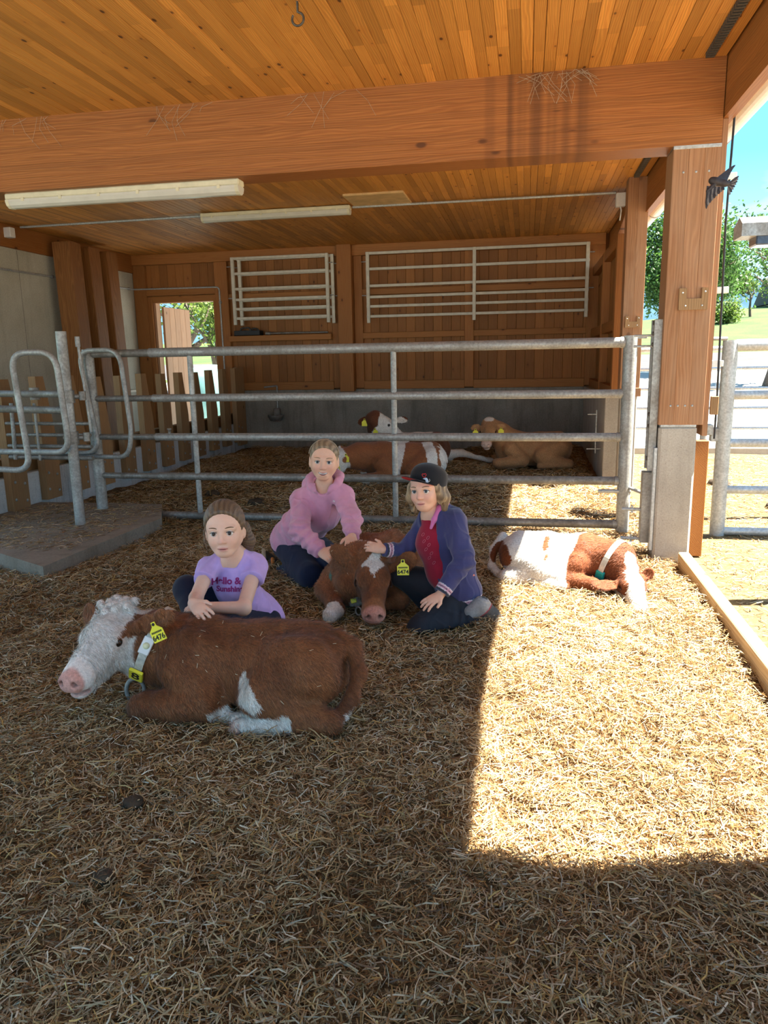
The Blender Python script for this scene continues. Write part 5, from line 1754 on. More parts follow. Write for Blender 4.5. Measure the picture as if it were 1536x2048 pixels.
far_animal('brown and white spotted young cow lying right behind the gate', (-1.36, 8.42, 0), math.radians(192), 1.22, hp4, (-.8, -.5, -.35), 1.2, col4,
           [(at(685, 897, 8.15), at(711, 908, 8.22), (.2, -.9, .3), .05), (at(655, 893, 8.25), at(640, 890, 8.4), (-.3, -.8, .3), .05)],
           tags=[(at(692, 917, 8.02), (1, 0, 0), (0, 0, 1)), (at(677, 937, 7.95), (.5, -.6, .3), (0, 0, 1))])
# dark one behind it, looking away to the right
def col6(V, f):
    n_ = vnoise(V, 9, 41); n2 = vnoise(V, 50, 42)
    c = np.array((.17, .055, .022)) * (1 + .2 * n_)[:, None]
    h = head_coords(f, V)
    w_ = (h[:, 0] > -.07 + .02 * n2) & (np.abs(h[:, 1]) < .1) & (np.abs(h[:, 2]) < .16)
    w_ |= (V[:, 2] < .13) & (V[:, 0] < -.45 + .04 * n_)
    return np.where(w_[:, None], WHT * (1 + .05 * n2)[:, None], c)
def legs6(S):
    S.rc((-.30, -.2, .14), (-.62, -.28, .16), .08, .05, .04)
    S.rc((-.62, -.28, .16), (-.95, -.36, .06), .045, .03, .02)
    S.rc((-.95, -.36, .06), (-1.06, -.38, .05), .034, .03, .015)
far_animal('dark brown young cow with a white face lying behind the spotted one, head turned away', (-1.45, 9.55, 0), math.radians(178), 1.25, at(765, 848, 9.35), (.75, .35, -.45), 1.25, col6,
           [(at(743, 838, 9.35), at(716, 846, 9.3), (-.2, -.9, .2), .055), (at(790, 842, 9.5), at(815, 838, 9.6), (.2, -.8, .3), .05)], extra=lambda S: legs6(S),
           tags=[(at(729, 846, 9.24), (1, 0, 0), (-.1, 0, 1)), (at(751, 865, 9.2), (.8, -.3, .2), (0, 0, 1))])
# tan one at the right, face to the viewer
TAN = np.array((.44, .235, .105))
def col5(V, f):
    n_ = vnoise(V, 9, 51); n2 = vnoise(V, 50, 52)
    c = TAN * (1 + .16 * n_ + .06 * n2)[:, None]
    h = head_coords(f, V)
    pollw = ((h[:, 0] + .09) ** 2 + h[:, 1] ** 2 + (h[:, 2] - .08) ** 2) < .05 ** 2
    c = np.where(pollw[:, None], WHT, c)
    nose = smooth01(h[:, 0], .2, .22) * (np.abs(h[:, 1]) < .07) * (np.abs(h[:, 2]) < .1)
    return c + (PNKW - c) * (.8 * nose)[:, None]
far_animal('tan young cow with pale poll lying at the back by the side wall', (.10, 9.72, 0), math.radians(184), 1.22, at(977, 862, 9.62), (-.05, -.92, -.42), 1.25, col5,
           [(at(966, 857, 9.6), at(942, 855, 9.62), (0, -.9, .3), .055), (at(990, 857, 9.6), at(1012, 852, 9.62), (0, -.9, .3), .055)],
           tags=[(at(951, 866, 9.5), (1, 0, 0), (0, 0, 1)), (at(1002, 863, 9.5), (1, 0, 0), (.2, 0, 1))])
# ================================================================== PEOPLE
SKIN = np.array((.78, .50, .37)); LIP = np.array((.62, .24, .22)); CHEEK = np.array((.78, .37, .29))

def face_sdf(S, fr, smile=0.0):
    S.fr = fr; S.k = .02
    S.el((-.014, 0, .030), (.094, .079, .082))
    S.el((.022, 0, -.028), (.063, .063, .074), .03)
    S.el((.050, 0, -.082), (.025, .025, .021), .025)
    for s_ in (-1, 1):
        S.rc((.0, s_ * .050, -.045), (.046, s_ * .014, -.084), .020, .016, .025)
        S.el((.053, s_ * (.033 + .003 * smile), -.034 + .005 * smile), (.026, .025, .025), .02)
        S.rc((.077, s_ * .012, .019), (.066, s_ * .047, .018), .011, .010, .014)
        S.el((.092, s_ * .032, -.002), (.015, .0185, .0115), .010, True)
        S.el((-.008, s_ * .078, -.012), (.019, .009, .030), .010)
        S.el((.000, s_ * .087, -.010), (.011, .006, .019), .006, True)
    S.rc((.081, 0, .006), (.0975, 0, -.030), .0075, .0105, .012)
    for s_ in (-1, 1): S.el((.089, s_ * .0105, -.034), (.008, .007, .006), .008)
    w_ = .022 + .005 * smile
    S.el((.0755, 0, -.0605), (.012, w_, .0062), .007)
    S.el((.0745, 0, -.0708 - .004 * smile), (.012, w_ * .85, .0062), .007)
    if smile > .6:
        for s_ in (-1, 1):
            S.rc((.0890, 0, -.0680), (.0865, s_ * .013, -.0660), .0070, .0066, .002, True)
            S.rc((.0865, s_ * .013, -.0660), (.075, s_ * .027, -.0570), .0066, .0032, .002, True)
    else:
        S.el((.094, 0, -.0655), (.014, w_ * .98, .0013), .003, True)
        for s_ in (-1, 1): S.rc((.088, s_ * w_ * .8, -.0650), (.082, s_ * w_ * 1.12, -.0650 + .006 * smile), .0016, .001, .003, True)
    S.fr = WORLD

def face_color(V, fr, base, cheek=.5, C=None, smile=.3):
    h = head_coords(fr, V)
    c = np.tile(base, (len(V), 1)) if C is None else C
    hd = (h[:, 0] > -.02) & (np.abs(h[:, 1]) < .09) & (np.abs(h[:, 2]) < .13)
    lip = np.exp(-((h[:, 1] / .0205) ** 4 + ((h[:, 2] + .0655 - 6 * h[:, 1] ** 2 * smile) / (.0095 - .18 * np.abs(h[:, 1]))) ** 4)) * (h[:, 0] > .06) * hd
    ck = (np.exp(-(((h[:, 1] - .036) / .02) ** 2 + ((h[:, 2] + .034) / .02) ** 2)) + np.exp(-(((h[:, 1] + .036) / .02) ** 2 + ((h[:, 2] + .034) / .02) ** 2))) * hd * (h[:, 0] > .02)
    ns = np.exp(-((h[:, 1] / .014) ** 2 + ((h[:, 2] + .03) / .014) ** 2)) * hd * (h[:, 0] > .08)
    c = c + (CHEEK - c) * np.clip(cheek * ck + .5 * ns, 0, 1)[:, None]
    c = c + (LIP - c) * np.clip(.85 * lip, 0, 1)[:, None]
    if smile > .6:
        cv = (np.abs(h[:, 2] + .0675 - 13 * h[:, 1] ** 2) < .0072 - .17 * np.abs(h[:, 1])) & (np.abs(h[:, 1]) < .026) & (h[:, 0] > .06) & (h[:, 0] < .0862 - 12 * h[:, 1] ** 2)
        c = np.where(cv[:, None], np.array((.20, .04, .04)), c)
    return c

def face_parts(root, fr, brow, iris, teeth=False, look=(1, 0, 0), lid=.5):
    o, R, s_ = fr
    def W(p): return o + R @ (np.asarray(p, float) * s_)
    def ec(v):
        c = np.tile(np.array((.72, .68, .65)), (len(v), 1))
        c[v[:, 0] > .80] = iris
        c[v[:, 0] > .945] = (.01, .008, .008)
        return c
    lk = np.asarray(look, float); lk = lk / np.linalg.norm(lk)
    lft = np.cross((0, 0, 1), lk); lft /= np.linalg.norm(lft)
    A = R @ np.stack([lk, lft, np.cross(lk, lft)], 1)
    bm_ = plain('brow_hair', brow, .7, 0, .2, 60); lm_ = plain('lash', (.03, .018, .012), .6, 0, 0)
    for sd_ in (-1, 1):
        uv_ball(W((.0722, sd_ * .032, -.001)), .0138 * s_, ax=A, colf=ec, name='eye', parent=root)
        pts = [W((.0872 - .9 * (t_ * .016) ** 2 / .016 - (.004 if t_ * sd_ > 0 else 0) * abs(t_), sd_ * .032 + t_ * .0175, .0068 - .0068 * t_ * t_)) for t_ in np.linspace(-1, 1, 9)]
        MB().tube(pts, [.0012 + .0012 * (1 - abs(t_)) for t_ in np.linspace(-1, 1, 9)], 6).obj('eyelash', lm_, root)
        pts = [W((.0885 - 10 * ((.031 + t_ * .019) ** 2) * .55, sd_ * (.031 + t_ * .019), .0205 + .004 * (1 - (t_ - .2) ** 2))) for t_ in np.linspace(-1, 1, 9)]
        MB().tube(pts, [.0012 + .0016 * (1 - t_ * t_) for t_ in np.linspace(-1, 1, 9)], 6).obj('eyebrow', bm_, root)
    if not teeth:
        pts = [W((.0885 - 14 * y_ * y_, y_, -.0655 + 5 * y_ * y_)) for y_ in np.linspace(-.021, .021, 9)]
        MB().tube(pts, [.0006, .001, .0012, .0013, .0013, .0013, .0012, .001, .0006], 6).obj('mouth_line', plain('mouth', (.22, .05, .045), .6, 0, 0), root)
    if teeth:
        b_ = MB()
        for k in range(9):
            y_ = (k - 4) * .0050
            b_.box(-.0025, .0025, -.0024, .0024, -.0036, .0036, .0008, Matrix.Translation(Vector(W((.0812 - 13 * y_ * y_, y_, -.0648 + 9 * y_ * y_)))) @ Matrix([list(R[0]) + [0], list(R[1]) + [0], list(R[2]) + [0], [0, 0, 0, 1]]))
        b_.obj('teeth', M['white'], root)

def hand_sdf(S, wrist, d, nrm, s_=1.0, spread=.16, curl=(.25, .35), thumb=1, r=.0075, tuck=0.0):
    """d: wrist to knuckles, nrm: back of the hand, thumb: side sign"""
    d = np.asarray(d, float); d = d / np.linalg.norm(d)
    n_ = np.asarray(nrm, float); n_ = n_ - d * (n_ @ d); n_ = n_ / np.linalg.norm(n_)
    sd_ = np.cross(n_, d)                       # sideways
    wrist = np.asarray(wrist, float)
    S.fr = WORLD
    A = np.stack([d, sd_, n_], 1)
    S.el(wrist + d * .036 * s_, np.array((.044, .031, .0145)) * s_, .012, ax=A)
    tips = []
    for i, (off, ln) in enumerate(((-.024, .050), (-.008, .058), (.008, .055), (.0225, .043))):
        sg = off * thumb * -1
        k0 = wrist + d * (.066 - .25 * abs(off)) * s_ + sd_ * sg * s_
        dd = d * math.cos(spread * sg / .024) + sd_ * math.sin(spread * sg / .024)
        a1 = curl[0]; a2 = curl[0] + curl[1]
        m1 = k0 + (dd * math.cos(a1) - n_ * math.sin(a1)) * ln * .48 * s_
        m2 = m1 + (dd * math.cos(a2) - n_ * math.sin(a2)) * ln * .30 * s_
        m3 = m2 + (dd * math.cos(a2 + curl[1]) - n_ * math.sin(a2 + curl[1])) * ln * .24 * s_
        S.rc(k0 - d * .012 * s_, m1, r * 1.12 * s_, r * 1.0 * s_, .004)
        S.rc(m1, m2, r * 1.0 * s_, r * .92 * s_, .003)
        S.rc(m2, m3, r * .92 * s_, r * .78 * s_, .003)
        tips.append(m3)
    t0 = wrist + d * .014 * s_ + sd_ * thumb * .020 * s_
    t1 = t0 + (d * .65 + sd_ * thumb * (.75 - tuck) - n_ * .15) * .030 * s_
    t2 = t1 + (d * .9 + sd_ * thumb * (.35 - tuck) - n_ * .2) * .026 * s_
    S.rc(t0, t1, .0125 * s_, .0095 * s_, .010)
    S.rc(t1, t2, .0092 * s_, .0075 * s_, .004)
    return tips

def cloth_disp(amp, f, seed, folds=()):
    """soft undulation plus sharp creases"""
    def g_(P):
        n1 = vnoise(P, f, seed); n2 = vnoise(P * np.array((1, 1, .55), np.float32), f * 1.7, seed + 1)
        o = amp * (.5 * n1 - .9 * np.clip(1 - np.abs(n2) * 2.2, 0, 1) ** 1.5 * .6 + .2)
        for (c, ax, fr_, rad, am) in folds:
            q = P - np.asarray(c, np.float32)
            ax_ = np.asarray(ax, float) / np.linalg.norm(ax)
            w_ = np.sin((q @ ax_) * fr_ + 2.2 * vnoise(P, 14, seed + 3))
            o = o + 1.6 * am * (np.abs(w_) ** .7 * np.sign(w_)) * np.exp(-((q ** 2).sum(1)) / rad ** 2)
        return o.astype(np.float32)
    return g_

def clothmat(name, c, rough=.85, f=420, var=.12, c2=None, sheen=.3):
    t = NT(name)
    co = t.coord()
    n1 = t.noise(co, 9, 4, .6); n2 = t.noise(co, f, 2, .5)
    base = t.ramp(n1, [(.3, tuple(x * (1 - var) for x in c)), (.7, tuple(min(1, x * (1 + var)) for x in c))])
    t.col(base); t.set(Roughness=rough)
    t.b.inputs['Specular IOR Level'].default_value = .15
    t.b.inputs['Sheen Weight'].default_value = sheen
    t.bump(n2, .12, .001)
    return t.m

def garment(name, S, res, mat, parent, cols=None, **kw):
    V, Q = S.mesh(res, .015)
    return link(name, npmesh(name, V, Q, mat, True, cols(V) if cols else None), parent, **kw)

def A_(p): return np.asarray(p, float)
def mid(a, b, t_=.5): return A_(a) * (1 - t_) + A_(b) * t_

# ------------------------------------------------------------------ girl in the lilac T-shirt, sitting behind the front calf
g1 = empty('person', tuple(at(500, 1235, 3.25) * np.array((1, 1, 0))), label='girl in a lilac T-shirt sitting behind the white faced calf, hand on its back', cat='person')
G1 = g1.location.copy()
def P1(x, y, Y): return at(x, y, Y) - np.array(G1)
hc = P1(449, 1059, 3.12)
camd = (np.array((0, 0, CAMH)) - (hc + np.array(G1))); camd /= np.linalg.norm(camd)
f1 = frame(hc, camd + np.array((-.16, 0, -.20)), (-.03, 0, 1), 1.10)
neck = P1(468, 1112, 3.23)
shR, shL = P1(418, 1136, 3.15), P1(512, 1131, 3.28)
elR, wrR = P1(392, 1196, 2.96), P1(383, 1224, 2.83)
elL, wrL = P1(487, 1216, 3.02), P1(412, 1214, 2.95)
chest, belly, hip = P1(470, 1168, 3.24), P1(492, 1212, 3.32), P1(508, 1238, 3.36)
def calf_top(w_):
    zz = np.linspace(.2, .6, 200)
    q = np.stack([np.full(200, -(w_[0] + 1.08)), np.full(200, -(w_[1] - 2.72)), zz], 1).astype(np.float32)
    e_ = calf1_sdf.ev(q)
    return float(zz[np.argwhere(e_ > 0)[0][0]])
hw_ = at(398, 1233, 2.70); hw_[2] = calf_top(hw_) + .008
hn = hw_ - np.array(G1)
wrR = hn + np.array((-.045, .050, .024))
S = SDF()
face_sdf(S, f1)
S.k = .02
S.rc(tuple(hc + f1[1] @ np.array((-.02, 0, -.05))), tuple(neck), .044, .046, .02)
S.rc(tuple(neck), tuple(chest), .05, .075, .04)
S.rc(tuple(chest), tuple(hip), .08, .085, .04)
S.rc(tuple(neck), tuple(shR), .045, .04, .03); S.rc(tuple(neck), tuple(shL), .045, .04, .03)
S.chain([shR, elR, wrR], [.036, .030, .023], .015)
S.chain([shL, elL, wrL], [.036, .031, .023], .015)
S.el(elL, (.034, .034, .032), .015)

hand_sdf(S, wrR, (hn - wrR) + np.array((.02, -.0, .0)), (-.1, -.45, .88), .98, .20, (.16, .30), thumb=1)
hand_sdf(S, wrL, (-1, -.1, -.05), (0, -.4, .9), .9, .1, (.2, .3), thumb=-1)
V, Q = S.mesh(.0033)
C = face_color(V, f1, SKIN * np.array((.98, .98, 1.0)), .35)
kn = vnoise(V, 60, 3)
link('body', npmesh('body', V, Q, M['skin'], True, np.clip(C * (1 + .03 * kn)[:, None], 0, 1)), g1)
body1 = S
face_parts(g1, f1, (.14, .075, .035), (.09, .05, .03), look=(1, .02, .10))
# T-shirt
S = SDF(); S.k = .035
S.rc(tuple(mid(neck, chest, .1)), tuple(chest), .062, .098, .03)
S.rc(tuple(chest), tuple(belly), .100, .112, .04)
S.rc(tuple(belly), tuple(P1(520, 1240, 3.36)), .115, .125, .04)
S.rc(tuple(mid(neck, shR, .2)), tuple(shR), .052, .052, .03)
S.rc(tuple(mid(neck, shL, .2)), tuple(shL), .052, .056, .03)
S.rc(tuple(shR), tuple(mid(shR, elR, .42)), .052, .050, .02, flat=True)
S.rc(tuple(shL), tuple(mid(shL, elL, .36)), .054, .056, .02, flat=True)
S.rc(tuple(hc), tuple(mid(neck, chest, .05)), .050, .050, .006, sub=True)
S.rc(tuple(neck), tuple(P1(450, 1126, 3.10)), .046, .034, .008, sub=True)
S.half((0, 0, .035), (0, 0, -1), .01)
S.disp = cloth_disp(.006, 30, 5, [(tuple(mid(shL, elL, .1)), (1, 0, .6), 130, .09, .0035), (tuple(mid(shR, elR, .1)), (1, 0, -.5), 130, .08, .003), (tuple(belly), (.3, 0, 1), 70, .14, .005)])
M['lilac'] = clothmat('lilac_cotton', (.52, .36, .72), .85)
garment('t_shirt', S, .0045, M['lilac'], g1, label='lilac T-shirt with magenta lettering')
shirt1 = S
def print_on(S, txt, size, c, right, upv, dirn, mat, parent, root, bold=.0):
    """lettering wrapped on a garment"""
    m_ = plane_frame(tuple(c), right, upv)
    o = text_mesh(txt, size, mat, parent, Matrix.Identity(4), 'printed_text', .0004, bold)
    bm_ = bmesh.new(); bm_.from_mesh(o.data)
    for _ in range(2):
        le = [e_ for e_ in bm_.edges if e_.calc_length() > size * .12]
        if le: bmesh.ops.subdivide_edges(bm_, edges=le, cuts=1)
    bmesh.ops.triangulate(bm_, faces=bm_.faces[:])
    bm_.to_mesh(o.data); bm_.free()
    P = np.array([tuple(m_ @ v.co) for v in o.data.vertices]); zz = np.array([v.co.z for v in o.data.vertices])
    d = np.asarray(dirn, float); d = d / np.linalg.norm(d)
    Pn = P - d * .12
    for _ in range(40):
        e_ = S.ev(Pn.astype(np.float32))
        Pn = Pn + d * (np.clip(e_, -.01, .05) * .8)[:, None]
    Pn = Pn - d * (.0014 + np.clip(zz, 0, 1))[:, None]
    o.data.vertices.foreach_set('co', Pn.astype(np.float32).ravel()); o.data.update()
    return o
M['magenta'] = plain('magenta_print', (.30, .02, .16), .7, 0, .1, 60)
toc = -(camd)
txc = P1(458, 1167, 3.12)
print_on(shirt1, 'Hello &', .044, P1(452, 1163, 3.12), np.array(cr), np.array(cu) + .12 * np.array(cr), toc, M['magenta'], g1, g1, .0016)
print_on(shirt1, 'Sunshine', .036, P1(460, 1179, 3.12), np.array(cr), np.array(cu) + .12 * np.array(cr), toc, M['magenta'], g1, g1, .0014)
# leggings: right knee drawn up, left thigh lying forward
S = SDF(); S.k = .03
kR = P1(374, 1178, 3.16)
S.rc(tuple(P1(500, 1228, 3.36)), tuple(kR), .092, .062, .03)
S.rc(tuple(kR), tuple(P1(392, 1245, 3.02)), .060, .046, .03)
kL = P1(412, 1245, 2.98)
S.rc(tuple(P1(525, 1245, 3.32)), tuple(kL), .085, .058, .03)
S.rc(tuple(kL), tuple(P1(470, 1262, 3.25)), .05, .04, .03)
S.rc(tuple(P1(500, 1240, 3.36)), tuple(P1(530, 1245, 3.36)), .10, .10, .03)
S.half((0, 0, .004), (0, 0, -1), .01)
S.disp = cloth_disp(.002, 30, 9)
M['denim_dark'] = clothmat('dark_navy_leggings', (.012, .016, .035), .7, sheen=.15)
garment('leggings', S, .006, M['denim_dark'], g1)
# hair: combed back into a ponytail
def hair_cap(S, fr, th=.010, line=((.066, 0, .083), (.885, 0, -.466)), nape=-.055):
    S.fr = fr; S.k = .02
    S.el((-.016, 0, .032), (.094 + th, .075 + th, .084 + th))
    S.el((-.055, 0, -.01), (.055 + th * .5, .062 + th, .07), .03)
    S.half(line[0], line[1], .010)
    S.half((0, 0, nape), (-.2, 0, -1), .01)
    S.fr = WORLD
def strand_disp(fr, amp, f, seed):
    o, R, sc = fr
    def g_(P):
        h = (P - o) @ R / sc
        a = np.arctan2(h[:, 1], h[:, 2] + .06)
        return (amp * (np.sin(a * f + 2 * np.sin(h[:, 0] * 40 + seed)) * .6 + .5 * np.sin(a * f * 2.3 + 1.7 * seed + 3 * np.sin(h[:, 0] * 25)))).astype(np.float32)
    return g_
def hair_col(c1, c2, fr, f=26):
    o, R, sc = fr
    def g_(V):
        h = (V - o) @ R / sc
        a = np.arctan2(h[:, 1], h[:, 2] + .06)
        w_ = .5 + .5 * np.sin(a * f + 3 * np.sin(h[:, 0] * 30) + 2 * vnoise(V, 30, 2))
        return np.asarray(c1) + (np.asarray(c2) - np.asarray(c1)) * w_[:, None]
    return g_
S = SDF(); hair_cap(S, f1)
S.fr = f1; S.k = .02
S.chain([(-.10, -.0, .03), (-.125, .02, .015), (-.135, .05, -.03), (-.13, .075, -.085), (-.125, .085, -.125)], [.026, .030, .036, .030, .010], .02)
for s_ in (-1,): S.chain([(.035, s_ * .078, .01), (.03, s_ * .079, -.035), (.028, s_ * .074, -.07)], [.004, .005, .003], .008)
S.chain([(.0, .080, .02), (-.03, .084, -.02), (-.05, .085, -.06)], [.006, .007, .004], .01)
S.fr = WORLD
S.disp = strand_disp(f1, .0013, 46, 1)
garment('hair', S, .0036, M['hair'], g1, cols=hair_col((.10, .060, .032), (.19, .12, .066), f1, 44), label='brown hair in a ponytail')

# ------------------------------------------------------------------ girl in the pink hoodie, kneeling behind calf 2
g2_ = empty('person', tuple(at(600, 1150, 4.6) * np.array((1, 1, 0))), label='smiling girl in a pink hoodie kneeling and stroking the calf', cat='person')
G2 = g2_.location.copy()
def P2(x, y, Y): return at(x, y, Y) - np.array(G2)
hc = P2(648, 921, 4.36)
camd2 = (np.array((0, 0, CAMH)) - (hc + np.array(G2))); camd2 /= np.linalg.norm(camd2)
f2 = frame(hc, camd2 + np.array((-.06, 0, -.12)), (.07, 0, 1), 1.08)
neck = P2(650, 972, 4.44)
shR, shL = P2(602, 1000, 4.46), P2(687, 992, 4.44)
elR, wrR = P2(600, 1062, 4.22), P2(642, 1104, 4.06)
elL, wrL = P2(705, 1040, 4.26), P2(704, 1074, 4.10)
chest, belly, hip = P2(642, 1020, 4.52), P2(605, 1055, 4.66), P2(582, 1078, 4.76)
S = SDF(); face_sdf(S, f2, 1.0)
S.k = .02
S.rc(tuple(hc + f2[1] @ np.array((-.02, 0, -.05))), tuple(neck), .046, .05, .02)
S.rc(tuple(neck), tuple(chest), .05, .08, .04); S.rc(tuple(chest), tuple(hip), .08, .08, .04)
S.rc(tuple(neck), tuple(shR), .045, .04, .03); S.rc(tuple(neck), tuple(shL), .045, .04, .03)
S.chain([shR, elR, wrR], [.036, .030, .025], .015); S.chain([shL, elL, wrL], [.036, .030, .025], .015)
hand_sdf(S, wrR, P2(662, 1113, 3.99) - wrR, (-.1, -.6, .6), 1.12, .10, (.35, .65), thumb=1, r=.0085)
hand_sdf(S, wrL, P2(702, 1092, 4.01) - wrL, (.2, -.55, .6), 1.12, .10, (.35, .6), thumb=-1, r=.0085)
V, Q = S.mesh(.0036)
C = face_color(V, f2, SKIN * np.array((1.02, .95, .9)), .5, None, 1.0)
link('body', npmesh('body', V, Q, M['skin'], True, np.clip(C, 0, 1)), g2_)
face_parts(g2_, f2, (.30, .19, .10), (.16, .20, .20), True, look=(1, 0, .08))
# hoodie
S = SDF(); S.k = .04
S.rc(tuple(mid(neck, chest, .2)), tuple(chest), .090, .122, .04)
S.rc(tuple(chest), tuple(belly), .125, .135, .05); S.rc(tuple(belly), tuple(hip), .135, .140, .05)
S.rc(tuple(mid(neck, shR, .2)), tuple(shR), .07, .068, .03); S.rc(tuple(mid(neck, shL, .2)), tuple(shL), .07, .066, .03)
S.chain([shR, elR, mid(elR, wrR, .82)], [.066, .062, .050], .025); S.chain([shL, elL, mid(elL, wrL, .72)], [.064, .058, .050], .025)
S.rc(tuple(mid(elR, wrR, .70)), tuple(mid(elR, wrR, 1.0)), .042, .038, .012, flat=True)
S.rc(tuple(mid(elL, wrL, .55)), tuple(mid(elL, wrL, .95)), .043, .039, .012, flat=True)
# hood lying round the neck, open in a V at the front
ring = []
for a in np.linspace(-2.75, 2.75, 15):
    ring.append(neck + np.array((.094 * math.sin(a) - .004, -.080 * math.cos(a) + .012, (-.066 * math.cos(a) if math.cos(a) > 0 else .03 * -math.cos(a)) + .046)))
for i_ in range(14): S.rc(tuple(ring[i_]), tuple(ring[i_ + 1]), .029, .029, .005)
S.rc(tuple(neck + np.array((-.05, .08, .03))), tuple(neck + np.array((-.115, .05, .0))), .055, .050, .012)
S.rc(tuple(neck + np.array((.02, .08, -.01))), tuple(neck + np.array((.06, .06, -.03))), .05, .04, .03)
S.rc(tuple(hc), tuple(neck + np.array((0, -.0, .0))), .058, .062, .008, sub=True)
S.rc(tuple(neck + np.array((0, -.03, .02))), tuple(neck + np.array((.0, -.10, -.030))), .052, .020, .008, sub=True)
S.disp = cloth_disp(.010, 22, 15, [(tuple(elR), (0, 0, 1), 105, .10, .006), (tuple(mid(elR, wrR, .5)), (.5, 0, -.8), 120, .10, .006), (tuple(elL), (0, 0, 1), 110, .1, .006), (tuple(mid(elL, wrL, .5)), (0, 0, 1), 120, .1, .005), (tuple(mid(shR, elR, .3)), (1, 0, .3), 90, .1, .005), (tuple(belly), (.5, 0, .8), 60, .16, .008), (tuple(chest), (1, 0, -.4), 55, .13, .004)])
M['pink'] = clothmat('pink_fleece', (.66, .30, .42), .9, sheen=.4)
garment('hoodie', S, .0052, M['pink'], g2_, label='pink hooded sweatshirt')
lg = print_on(S, 'N', .018, P2(668, 1003, 4.36), np.array(cr), np.array(cu), -camd2, M['white'], g2_, g2_, .0004)
# necklace of coloured beads
bc = [(.7, .1, .1), (.1, .3, .7), (.8, .6, .05), (.1, .5, .2), (.5, .15, .5), (.85, .35, .05)]
for k in range(11):
    a = -1.0 + 2.0 * k / 10
    p = neck + f2[1] @ np.array((.054 * math.cos(a) + .004, .054 * math.sin(a), .016 - .012 * math.cos(a)))
    key = 'bead%d' % (k % 6)
    if key not in M: M[key] = plain('bead_colour', bc[k % 6], .4)
    uv_ball(p, .0065, 8, 6, name='bead', mat=key, parent=g2_)
# trousers, kneeling
S = SDF(); S.k = .04
kn1, kn2 = P2(622, 1152, 4.34), P2(672, 1118, 4.40)
S.rc(tuple(P2(578, 1088, 4.78)), tuple(kn1), .120, .080, .04)
S.rc(tuple(P2(610, 1085, 4.80)), tuple(kn2), .110, .076, .04)
S.rc(tuple(kn1), tuple(P2(560, 1148, 4.72)), .072, .06, .04)
S.rc(tuple(kn2), tuple(P2(620, 1142, 4.78)), .070, .055, .04)
S.rc(tuple(P2(562, 1150, 4.74)), tuple(P2(548, 1140, 4.88)), .06, .05, .03)
S.half((0, 0, .004), (0, 0, -1), .01)
S.disp = cloth_disp(.005, 18, 19)
M['navy'] = clothmat('navy_trousers', (.010, .014, .038), .8, sheen=.12)
garment('trousers', S, .0068, M['navy'], g2_)
# shoe sticking out behind
S = SDF(); S.k = .02
s0, s1 = P2(552, 1135, 4.86), P2(532, 1118, 4.95)
S.rc(tuple(s0), tuple(s1), .050, .042, .02); S.rc(tuple(s0 + np.array((0, 0, .04))), tuple(s1 + np.array((.0, 0, .03))), .035, .03, .02)
sh_ = garment('shoe', S, .006, M['black'], g2_)
S = SDF(); S.rc(tuple(P2(529, 1136, 4.82)), tuple(P2(527, 1100, 4.9)), .016, .014, .01); garment('shoe_sole', S, .005, plain('sole_tan', (.40, .30, .20), .8), g2_)
S = SDF(); S.rc(tuple(P2(545, 1118, 4.80)), tuple(P2(546, 1130, 4.79)), .013, .012, .01); garment('shoe_tongue', S, .004, plain('orange_fabric', (.55, .16, .03), .8), g2_)
# hair pulled tight back, hair band
S = SDF(); hair_cap(S, f2, .007, ((.064, 0, .080), (.90, 0, -.44)), -.05)
S.fr = f2; S.el((-.11, 0, .02), (.03, .03, .03), .02); S.fr = WORLD
S.disp = strand_disp(f2, .0010, 40, 2)
garment('hair', S, .0038, M['hair'], g2_, cols=hair_col((.20, .13, .07), (.40, .29, .17), f2, 30), label='blond hair combed tightly back')
pts = [f2[0] + f2[1] @ (np.array((.010 - .05 * (1 - math.cos(a)) * 0, .0855 * math.sin(a), .030 + .0895 * math.cos(a))) * f2[2]) for a in np.linspace(-1.5, 1.5, 18)]
MB().tube(pts, .0028, 8).obj('hair_band', plain('hair_band_beige', (.34, .27, .19), .6), g2_)
uv_ball(f2[0] + f2[1] @ (np.array((.004, .083, -.045)) * f2[2]), .006, 8, 6, name='earring', mat='galv_clean', parent=g2_)

# ------------------------------------------------------------------ girl with the cap, kneeling at the right
g3 = empty('person', tuple(at(890, 1262, 3.75) * np.array((1, 1, 0))), label='girl in a black cap and dark blue hooded jacket kneeling beside the calf', cat='person')
G3 = g3.location.copy()
def P3(x, y, Y): return at(x, y, Y) - np.array(G3)
hc = P3(851, 979, 3.86)
camd3 = (np.array((0, 0, CAMH)) - (hc + np.array(G3))); camd3 /= np.linalg.norm(camd3)
f3 = frame(hc, camd3 + np.array((-.36, 0, -.14)), (-.10, 0, 1), 1.02)
neck = P3(864, 1030, 3.92)
shF, shN = P3(846, 1056, 3.98), P3(908, 1044, 3.88)
elF, wrF = P3(812, 1100, 3.93), P3(766, 1099, 3.84)
elN, wrN = P3(928, 1122, 3.74), P3(880, 1190, 3.64)
chest, belly, hip = P3(886, 1085, 3.93), P3(906, 1145, 3.92), P3(922, 1182, 3.90)
S = SDF(); face_sdf(S, f3, .35)
S.k = .02
S.rc(tuple(hc + f3[1] @ np.array((-.02, 0, -.05))), tuple(neck), .042, .046, .02)
S.rc(tuple(neck), tuple(chest), .05, .075, .04); S.rc(tuple(chest), tuple(hip), .08, .08, .04)
S.rc(tuple(neck), tuple(shF), .045, .035, .03); S.rc(tuple(neck), tuple(shN), .045, .04, .03)
S.chain([shF, elF, wrF], [.034, .028, .022], .015); S.chain([shN, elN, wrN], [.036, .030, .024], .015)
